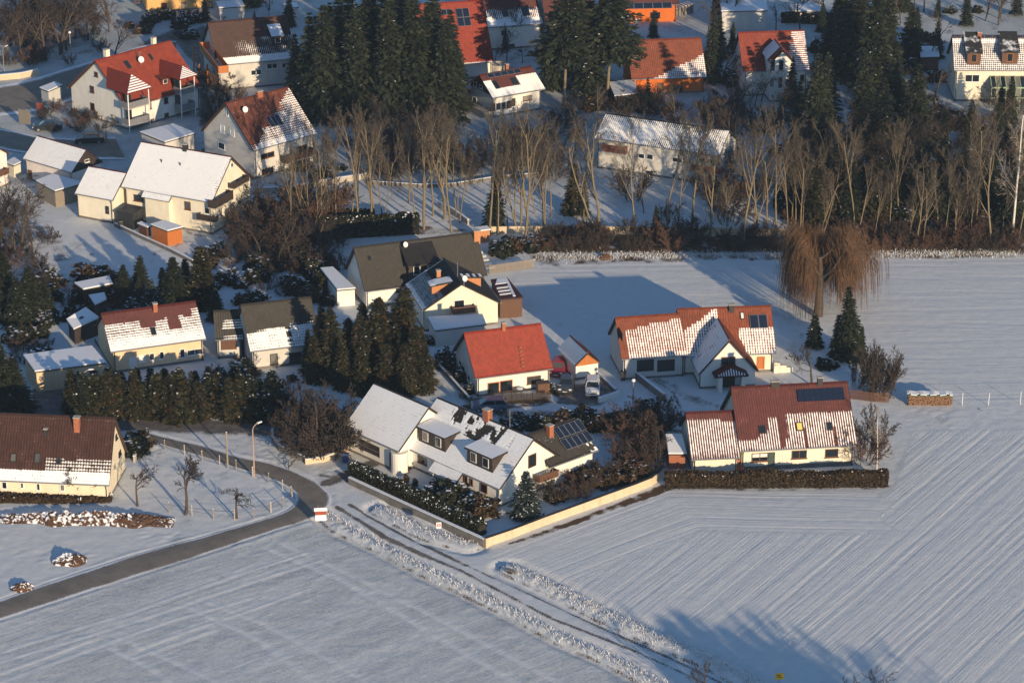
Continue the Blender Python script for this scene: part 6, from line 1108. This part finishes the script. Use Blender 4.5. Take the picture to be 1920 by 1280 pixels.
# notice board at the road bend
p = G(602, 984); o = empty('notice_board', p, R(6), 'small roofed notice board with white panel at the road junction', 'notice board')
o.scale = (.8, .8, .95)
for x in (-.62, .62): mb = MB(); mb.tube((x, 0, -.3), (x, 0, 1.9), .06, n=6); mb.build('leg', WOODG, o)
mb = MB(); mb.box(-.72, -.06, .55, .72, .06, 1.25); mb.build('panel', WHITEM, o); mb = MB(); mb.box(-.74, -.07, 1.26, .74, .07, 1.85); mb.build('board', M_plain('board_red', (.30, .06, .03), .6, .15), o)
mb = MB(); mb.add([(-.85, -.3, 1.8), (.85, -.3, 1.8), (.85, .3, 1.8), (-.85, .3, 1.8), (-.85, 0, 2.1), (.85, 0, 2.1)], [(0, 1, 5, 4), (3, 4, 5, 2), (0, 4, 3), (1, 2, 5), (0, 3, 2, 1)]); mb.build('roof', SNOW, o)
# small signs
p = G(823, 1012); o = empty('sign', p, R(8), 'small white sign with red ring on a thin pole below the hedge wall', 'sign'); mb = MB(); mb.tube((0, 0, -.2), (0, 0, 2.0), .03, n=6); mb.build('pole', GREYM, o); mb = MB(); mb.box(-.26, -.045, 1.35, .26, -.02, 2.05); mb.build('plate', WHITEM, o)
mb = MB(); n = 20
for k in range(n):
    a, b = 2*math.pi*k/n, 2*math.pi*(k+1)/n; c = lambda r, t, y: (r*math.cos(t), y, 1.72+r*math.sin(t)); mb.add([c(.13, a, -.049), c(.21, a, -.049), c(.21, b, -.049), c(.13, b, -.049)], [(0, 1, 2, 3)])
mb.box(-.15, -.05, 1.69, .15, -.046, 1.75); mb.build('emblem', M_plain('sign_red', (.55, .03, .03), .5, .1), o)
p = G(1460, 1300); o = empty('sign', p, R(10), 'yellow sign plate on a pole at the lower edge', 'sign'); mb = MB(); mb.tube((0, 0, -.3), (0, 0, 2.2), .04, n=6); mb.build('pole', GREYM, o); mb = MB(); mb.box(-.42, -.05, 1.55, .42, -.02, 2.2); mb.build('plate', M_plain('sign_yellow', (.72, .40, .02), .5, .1), o); mb = MB(); mb.box(-.3, -.055, 1.95, .1, -.051, 2.02); mb.box(-.1, -.055, 1.75, .3, -.051, 1.82); mb.build('marking', DARKM, o)
def panelboard(name, label, bx, by, w, h, m, rz, cat):
    p = G(bx, by); o = empty(name, p, rz, label, cat)
    for x in (-w/2+.08, w/2-.08): mb = MB(); mb.tube((x, .06, -.2), (x, .06, h+.3), .05, n=5); mb.build('post', GREYM, o)
    mb = MB(); mb.box(-w/2, -.04, .35, w/2, .0, h+.25); mb.build('panel', m, o)
panelboard('billboard', 'brown billboard at the street corner, seen from behind', 47, 236, 2.3, 2.2, WOODG, R(-35), 'billboard'); panelboard('billboard', 'small dark red board beside the bus shelter', 75, 212, 1.1, 1.3, M_plain('board_red', (.3, .06, .03)), R(-30), 'billboard')
# log pile
p = G(1742, 757); o = empty('log_pile', p, R(-1), 'stack of split firewood under a snowy green cover in the field', 'log pile'); rs = np.random.default_rng(3); lm = M_plain('log_end', (.20, .11, .062), .8, .35, 2); cnt_ = 0; me = None; Lp = 5.0
for j in range(7):
    for i in range(25):
        x = -Lp/2+.1+i*Lp/25+(.1 if j % 2 else 0); z = .1+j*.17
        if me is None: b = MB(); b.tube((0, -.5, 0), (0, .5, 0), .098, .09, n=7); q = b.build('log', lm, o); me = q.data
        else: q = link('log', me, o)
        q.location = (x+rs.normal(0, .01), rs.normal(0, .05), z); q.rotation_euler = (rs.normal(0, .03), rs.uniform(0, 6), 0)
mb = MB(); n = 14
top = [(-Lp/2-.1+i*(Lp+.2)/n, 1.30+.05*math.sin(i*1.7)) for i in range(n+1)]
for (xa, za), (xb, zb) in zip(top[:-1], top[1:]): mb.hexa([(xa, -.62, za-.13), (xb, -.62, zb-.13), (xb, .62, zb-.1), (xa, .62, za-.1)], [(xa, -.6, za), (xb, -.6, zb), (xb, .6, zb+.05), (xa, .6, za+.05)])
mb.build('cover', M_plain('tarp_green', (.06, .085, .04), .6, .3), o); mb = MB()
for i, ((xa, za), (xb, zb)) in enumerate(zip(top[:-1], top[1:])):
    y0 = -.55 if i % 3 else -.25; mb.hexa([(xa, y0, za), (xb, y0, zb), (xb, .55, zb+.04), (xa, .55, za+.04)], [(xa, y0+.05, za+.07), (xb, y0+.05, zb+.07), (xb, .5, zb+.12), (xa, .5, za+.12)])
mb.build('snow_cover', SNOW, o)
# earth heaps
def M_earth():
    m, n, l, b = mat('earth_with_snow'); tf = noise_node(n, l, 3.2, 6, .7); s = attr(n, 'snow'); r = ramp(n, l, tf.outputs[0], [(.3, (.045, .022, .012)), (.7, (.15, .075, .04))]); v = math_(n, l, 'MULTIPLY_ADD', tf.outputs[0], .8, s); v = math_(n, l, 'SUBTRACT', v, .86); v = math_(n, l, 'MULTIPLY', v, 3.2, clamp=True)
    c = mixc(n, l, v, r.outputs[0], SNOWC); l.new(c, b.inputs['Base Color']); b.inputs['Roughness'].default_value = .95; bump(n, l, b, tf.outputs[0], .6, .08); return m
EARTH = M_earth()
def heap(label, pts, w, h, bare_, seed):
    P = WP(pts); c = P.mean(0); nx, ny = 260, 60; a, b = P[0]-c, P[-1]-c; e = (b-a)/np.hypot(*(b-a)); q = np.array([-e[1], e[0]]); L = np.hypot(*(b-a)); u, v = np.meshgrid(np.linspace(0, 1, nx if L > 6 else 70), np.linspace(-1, 1, ny)); x = u*L; k = np.sin(np.pi*u)**.45*np.clip(1-v*v, 0, 1) if L > 6 else np.clip(1-(2*u-1)**2-v*v, 0, 1)**.8
    z = k*h*(.45+.9*fbm(x*.8, v*2+seed, seed))+k*.35*(vnoise(x*2.6, v*6, seed+2)-.4)*h+.22*k*(vnoise(x*5, v*9, seed+5)-.5)+.12*k*(vnoise(x*11, v*17, seed+6)-.5)-.06; X_ = a[0]+e[0]*x+q[0]*v*w*(.75+.5*vnoise(u*L*.6, 0*u, seed+20)); Y_ = a[1]+e[1]*x+q[1]*v*w*(.75+.5*vnoise(u*L*.6, 0*u, seed+20))
    w2 = x+v*1.3; sn = np.clip(.50+.22*v-bare_(u)+1.1*(vnoise(w2*3.6, (v*1.5-x*.4)*4.0, seed+9)-.5)+.8*(vnoise(x*8, v*13, seed+3)-.5), 0, 1); s = z.shape; idx = np.arange(z.size).reshape(s); Q = np.stack([idx[:-1, :-1], idx[:-1, 1:], idx[1:, 1:], idx[1:, :-1]], -1).reshape(-1, 4)
    o = link('earth_heap', npmesh('earth_heap', np.stack([X_, Y_, z], -1), Q, EARTH, dict(snow=sn), smooth=False), None, label, 'earth heap'); o.location = (c[0], c[1], 0)
heap('long heap of brown earth half covered by snow below the farmhouse', [(-12, 972), (328, 978)], 1.55, 1.0, lambda u: -.13+.5*np.exp(-((u-.86)/.1)**2), 3); heap('small earth mound with snow left of the road', [(95, 1052), (165, 1050)], 1.5, .8, lambda u: -.18+.42*(u > .6), 7); heap('low mound of straw and clods at the road edge', [(15, 1104), (66, 1100)], 1.1, .6, lambda u: -.02+0*u, 9)
heap('snowy clod heap near the upper field fence', [(1120, 484), (1150, 484)], .8, .6, lambda u: .4+0*u, 13)
# parked cars
CG = M_glass()
def car(label, bx, by, rz, paint, L=4.2, Wd=1.75, H=1.45, estate=True):
    p = G(bx, by); o = empty('parked_car', p, rz, label, 'car', 'cars parked at the small garage' if 1000 < bx < 1150 else None); hw = Wd/2
    prof = [(-L/2, .35), (-L/2, .85), (-L/2+.12, .98), (-L/2+1.0, 1.03)] ; mb = MB()
    sec = [(-L/2, .32, .72, .92), (-L/2+.25, .25, .88, .98), (-L/2+1.0, .25, .98, 1.0), (L/2-.55, .25, 1.0, 1.0), (L/2-.06, .3, .95, .95), (L/2, .4, .7, .9)]
    for (x0, b0, t0, w0), (x1, b1, t1, w1) in zip(sec[:-1], sec[1:]): mb.hexa([(x0, -hw*w0, b0), (x1, -hw*w1, b1), (x1, hw*w1, b1), (x0, hw*w0, b0)], [(x0, -hw*w0*.94, t0), (x1, -hw*w1*.94, t1), (x1, hw*w1*.94, t1), (x0, hw*w0*.94, t0)])
    mb.build('body', paint, o); xe = L/2-.15 if estate else L/2-.7; g = MB(); a = [(-L/2+.95, .97), (-L/2+1.65, H-.06), (xe-.35, H-.06), (xe, .97)]; k = .86
    g.add([(a[0][0], -hw*.9, a[0][1]), (a[3][0], -hw*.9, a[3][1]), (a[3][0], hw*.9, a[3][1]), (a[0][0], hw*.9, a[0][1]), (a[1][0], -hw*.74, a[1][1]), (a[2][0], -hw*.74, a[2][1]), (a[2][0], hw*.74, a[2][1]), (a[1][0], hw*.74, a[1][1])], [(0, 1, 5, 4), (1, 2, 6, 5), (2, 3, 7, 6), (3, 0, 4, 7)]); g.build('windows', CG, o)
    r = MB(); r.hexa([(a[1][0]-.05, -hw*.76, H-.07), (a[2][0]+.1, -hw*.76, H-.07), (a[2][0]+.1, hw*.76, H-.07), (a[1][0]-.05, hw*.76, H-.07)], [(a[1][0]+.1, -hw*.66, H), (a[2][0]-.05, -hw*.66, H), (a[2][0]-.05, hw*.66, H), (a[1][0]+.1, hw*.66, H)])
    for sy in (-1, 1):
        for xa, xb in ((0, 1), (3, 2)): r.tube((a[xa][0], sy*hw*.9, .96), (a[xb][0], sy*hw*.745, H-.05), .045, n=4)
        r.tube(((a[1][0]+a[2][0])/2, sy*hw*.905, .96), ((a[1][0]+a[2][0])/2, sy*hw*.75, H-.05), .05, n=4)
    r.build('car_roof', paint, o)
    for x in (-L/2+.8, L/2-.8):
        for sy in (-1, 1): w = MB(); w.tube((x, sy*(hw-.2), .31), (x, sy*(hw+.01), .31), .31, n=14); q = w.build('wheel', DARKM, o); w2 = MB(); w2.tube((x, sy*(hw-.02), .31), (x, sy*(hw+.025), .31), .19, n=10); w2.build('rim', GREYM, q)
    for sy in (-1, 1): l = MB(); l.box(-L/2-.02, sy*hw*.72-.16, .62, -L/2+.08, sy*hw*.72+.16, .78); l.build('headlight', M_plain('headlight', (.7, .7, .68), .1, .05), o)
    l = MB(); l.box(-L/2-.03, -.45, .5, -L/2+.05, .45, .62); l.build('grille', DARKM, o); l = MB(); l.box(-L/2-.04, -.26, .40, -L/2+.02, .26, .50); l.build('number_plate', WHITEM, o)
def M_paint(k, c): return M_plain(k, c, .28, .03, spec=.6)
car('white estate car parked nose out before the small garage', 1111, 733, R(88), M_paint('paint_white', (.62, .63, .64))); car('dark blue car parked nose out beside the white one', 1062, 728, R(84), M_paint('paint_dark', (.05, .056, .068)), 4.0, 1.7, 1.42, False)
car('red car mostly hidden between orange roof and small garage', 1047, 697, R(80), M_paint('paint_red', (.35, .02, .02)), 4.0); car('dark car in the shade below the barn roof', 168, 268, R(8), M_paint('paint_black', (.012, .014, .018)), 4.3, estate=False); car('dark car parked before the apartment house', 90, 244, R(6), M_paint('paint_blueblack', (.014, .02, .03)), 4.3, estate=False); car('dark car on the shaded lane in the passage behind the snow roof', 918, 768, R(4), M_paint('paint_bluegrey', (.10, .14, .19)), 4.2)
for k, (bx, by, cl, lb) in enumerate([(1168, 712, DARKM, 'dark wheeled bin at the corner of the striped garage'), (452, 664, DARKM, 'dark wheeled bin beside the narrow garage door'), (648, 866, M_plain('bin_blue', (.03, .06, .16), .5, .1), 'blue wheeled bin left of the big snow roof garage'), (1258, 793, DARKM, 'dark wheeled bin right of the planter'), (384, 292, M_plain('bin_green', (.03, .08, .04), .5, .1), 'green wheeled bin beside the checkered roof house'), (226, 428, DARKM, 'dark wheeled bin beside the cream annex')]):
    o = empty('wheeled_bin', G(bx, by), k*.7, lb, 'bin'); mb = MB(); mb.hexa([(-.24, -.28, 0), (.24, -.28, 0), (.24, .28, 0), (-.24, .28, 0)], [(-.29, -.36, 1.0), (.29, -.36, 1.0), (.29, .36, 1.0), (-.29, .36, 1.0)]); mb.build('body', cl, o); mb = MB(); mb.hexa([(-.31, -.4, 1.0), (.31, -.4, 1.0), (.31, .38, 1.02), (-.31, .38, 1.02)], [(-.28, -.36, 1.08), (.28, -.36, 1.08), (.28, .34, 1.12), (-.28, .34, 1.12)]); mb.build('lid', cl, o)
slatfence('wooden_fence', 'low dark wooden fence along the lane below the orange roof house', [(884, 760), (950, 752), (1034, 748)], .9, WOODD)
# garden things
p = G(1330, 884); mb = MB(); mb.lathe((0, 0, 0), [(1.0, 0), (.95, .35), (.75, .7), (.4, .85), (.03, .88)], 14, sx=1.0, sy=.7); o = mb.build('covered_woodpile', M_plain('tarp_blue', (.015, .05, .22), .45, .25, 4, .04), None, 'low pile under a bright blue tarpaulin behind the brown hedge', 'tarpaulin', smooth=True); o.location = p
p = G(1386, 884); o = empty('garden_chair', p, R(20), 'terracotta coloured covered garden chair by the brown door', 'garden chair'); TC = M_plain('terracotta_cloth', (.45, .13, .06), .7, .2); mb = MB(); mb.box(-.4, -.4, 0, .4, .4, .55); mb.build('seat', TC, o); mb = MB(); mb.hexa([(-.4, .2, .55), (.4, .2, .55), (.4, .45, .55), (-.4, .45, .55)], [(-.35, .38, 1.25), (.35, .38, 1.25), (.35, .5, 1.2), (-.35, .5, 1.2)]); mb.build('backrest', TC, o)
p = G(1361, 876); o = empty('white_cabinet', p, R(6), 'small white garden cabinet left of the brown door', 'cabinet'); mb = MB(); mb.box(-.5, -.3, 0, .5, .3, 1.15); mb.build('body', WHITEM, o); mb = MB(); mb.box(-.55, -.35, 1.15, .55, .35, 1.24); mb.build('lid', GREYM, o)
p = G(1468, 874); o = empty('garden_table', p, R(6), 'dark garden table on the terrace of the striped roof house', 'garden table'); mb = MB(); mb.lathe((0, 0, .68), [(.6, 0), (.62, .05), (.58, .08)], 14); mb.build('tabletop', DARKM, o)
for k in range(4): a = k*math.pi/2+.7; mb = MB(); mb.tube((.3*math.cos(a), .3*math.sin(a), .68), (.45*math.cos(a), .45*math.sin(a), 0), .03, n=5); mb.build('leg', DARKM, o)
p = G(972, 740); o = empty('garden_table', p, 0, 'round black garden table with snow under the orange roof house window', 'garden table'); mb = MB(); mb.lathe((0, 0, .7), [(.75, 0), (.78, .05), (.72, .08)], 16); mb.build('tabletop', DARKM, o); mb = MB(); mb.lathe((.15, .05, .775), [(.4, 0), (.36, .06), (.1, .08)], 12); mb.build('snow_cover', SNOW, o)
for k in range(4): a = k*math.pi/2+.7; mb = MB(); mb.tube((.35*math.cos(a), .35*math.sin(a), .7), (.55*math.cos(a), .55*math.sin(a), 0), .03, n=5); mb.build('leg', DARKM, o)
p = G(1018, 737); o = empty('garden_cabinet', p, R(15), 'dark brown garden cabinet at the wall right of the window', 'cabinet'); mb = MB(); mb.box(-.7, -.4, 0, .7, .4, 1.35); mb.build('body', WOODB, o); mb = MB(); mb.box(-.75, -.45, 1.35, .75, .45, 1.42); mb.build('lid', WOODD, o)
p = G(935, 128); mb = MB(); mb.lathe((0, 0, -.2), [(1.55, 0), (1.6, 1.0), (1.35, 1.0), (1.3, .75)], 20); o = mb.build('round_planter', CONC, None, 'round concrete planter with a bare tree behind the chalet', 'planter'); o.location = p
p = G(765, 885); o = empty('plant_pot', p, 0, 'red flower pot beside the round entrance wall', 'flower pot'); mb = MB(); mb.lathe((0, 0, 0), [(.14, 0), (.22, .35), (.19, .36)], 10); mb.build('pot', M_plain('pot_red', (.4, .08, .05), .7, .1), o); mb = MB(); mb.lathe((0, 0, .33), [(.12, 0), (.2, .2), (.05, .5)], 7); mb.build('plant', LEAFG, o)
for k, (bx, by) in enumerate([(761, 902), (778, 910)]):
    kd = BROWNSH; plant_px(kd, 'ornamental_grass', ('tuft of orange brown ornamental grass in the front garden, left one', 'tuft of orange brown ornamental grass in the front garden, right one')[k], 'ornamental grass', bx, by, by-14, .55)
p = G(810, 938); mb = MB(); mb.lathe((0, 0, 0), [(.75, 0), (.7, .3), (.45, .5), (.05, .56)], 12); o = mb.build('snowy_boulder', SNOW, None, 'snow capped boulder on the lawn beside the hedge', 'boulder', smooth=True); o.location = G(820, 935)
# outdoor steps beside the grey roof
o = empty('garden_steps', G(915, 505), R(18), 'flight of wide snow covered garden steps right of the grey roof', 'steps')
for k in range(8): mb = MB(); mb.box(-1.2-.1*k, k*1.0, -.2, 1.0-.1*k, k*1.0+.92, .12+.17*k); mb.build('step', CONC, o); mb = MB(); mb.box(-1.2-.1*k, k*1.0+.05, .12+.17*k, 1.0-.1*k, k*1.0+.55, .18+.17*k); mb.build('snow_cover', SNOW, o)
o = empty('outdoor_steps', G(1466, 697), R(8), 'cream stepped wall at the right end of the stepped red roofs', 'steps')
for k in range(3): mb = MB(); mb.box(k*.75-1.0, -.2, -.2, k*.75-.26, .3, 1.25-.33*k); mb.build('step', CREAM, o)
p = G(905, 452); o = empty('garden_hut', p, R(20), 'tiny orange garden hut behind the grey roof end', 'hut'); mb = MB(); mb.box(-.8, -.6, 0, .8, .6, 1.7); mb.build('wall', BRICKO, o); mb = MB(); mb.box(-.9, -.7, 1.7, .9, .7, 1.85); mb.build('roof', SNOW, o)
p = G(957, 1076); o = empty('culvert', p, R(-35), 'dark pipe mouth of the ditch beside the field track', 'culvert'); mb = MB(); mb.hexa([(-.7, -.1, -.3), (.7, -.1, -.3), (.7, .25, -.3), (-.7, .25, -.3)], [(-.55, -.05, .42), (.55, -.05, .42), (.55, .25, .46), (-.55, .25, .46)]); mb.build('headwall', CONCD, o); mb = MB(); mb.tube((0, -.14, .1), (0, .0, .1), .24, n=12); mb.build('pipe', WOODD, o)
p = G(1290, 24); o = empty('outdoor_stairs', p, R(-60), 'long snow edged stair running down the slope right of the bright orange house', 'stairs')
for k in range(22): mb = MB(); mb.box(-.9, -k*.62, -.2, .9, -k*.62+.5, 1.6-.06*k); mb.build('step', CONCD, o); mb = MB(); mb.box(-.9, -k*.62+.1, 1.6-.06*k, .9, -k*.62+.4, 1.67-.06*k); mb.build('snow_cover', SNOW, o)
# snow laden tussocks in the ditches: nobody could count them
rs = np.random.default_rng(8); C, A, B, ti, sn = [], [], [], [], []
for pts, wd, n in (([(600, 960), (720, 1028), (801, 1072), (882, 1109), (976, 1156), (1057, 1199), (1137, 1232), (1225, 1279), (1300, 1320)], .8, 2200), ([(958, 1067), (1043, 1106), (1144, 1159), (1245, 1204), (1330, 1240), (1420, 1288)], 1.05, 2400), ([(1000, 482), (1200, 479), (1450, 479), (1700, 477), (1920, 475)], 1.5, 7000), ([(715, 955), (760, 980), (810, 1005), (880, 1022)], .8, 500)):
    P = WP(pts); d = np.r_[0, np.cumsum(np.hypot(*np.diff(P, axis=0).T))]; t = rs.random(n)*d[-1]; x = np.interp(t, d, P[:, 0])+rs.normal(0, wd*.5, n); y = np.interp(t, d, P[:, 1])+rs.normal(0, wd*.5, n)
    dd = linedist(x, y, P); zz = .45*np.exp(-(dd/.8)**2)*(.3+.7*vnoise(x*1.9, y*1.9, 61)) if wd < 1.3 else 0*x
    for i in range(n):
        a = rs.normal(0, .05, 3); a[2] = .10*rs.uniform(.5, 1.6); C.append((x[i], y[i], zz[i]+a[2])); A.append(a); e = rs.uniform(0, 6.28); w_ = rs.uniform(.012, .03); B.append((w_*math.cos(e), w_*math.sin(e), 0)); ti.append(rs.random()); sn.append(min(1, max(0, rs.normal(.68, .25))))
link('dry_grass', quad_mesh('dry_grass', np.array(C), np.array(A), np.array(B), M_leaf('dry_grass', (.16, .12, .075), (.36, .29, .20)), np.array(ti), np.array(sn)), None, 'dry grass tussocks poking through snow in the ditches and field edges', 'grass', kind='stuff')

# thin winter air
hz = bpy.data.materials.new('haze'); hz.use_nodes = True; hn = hz.node_tree.nodes; hn.remove(hn['Principled BSDF']); pv = hn.new('ShaderNodeVolumePrincipled'); pv.inputs['Color'].default_value = (.62, .80, 1.0, 1); pv.inputs['Density'].default_value = 0.00013; pv.inputs['Anisotropy'].default_value = .2
hz.node_tree.links.new(pv.outputs[0], hn['Material Output'].inputs['Volume']); mb = MB(); mb.box(xs.min()-60, ys.min()-60, -2.0, xs.max()+60, ys.max()+60, 134); mb.build('haze', hz, None, kind='stuff')
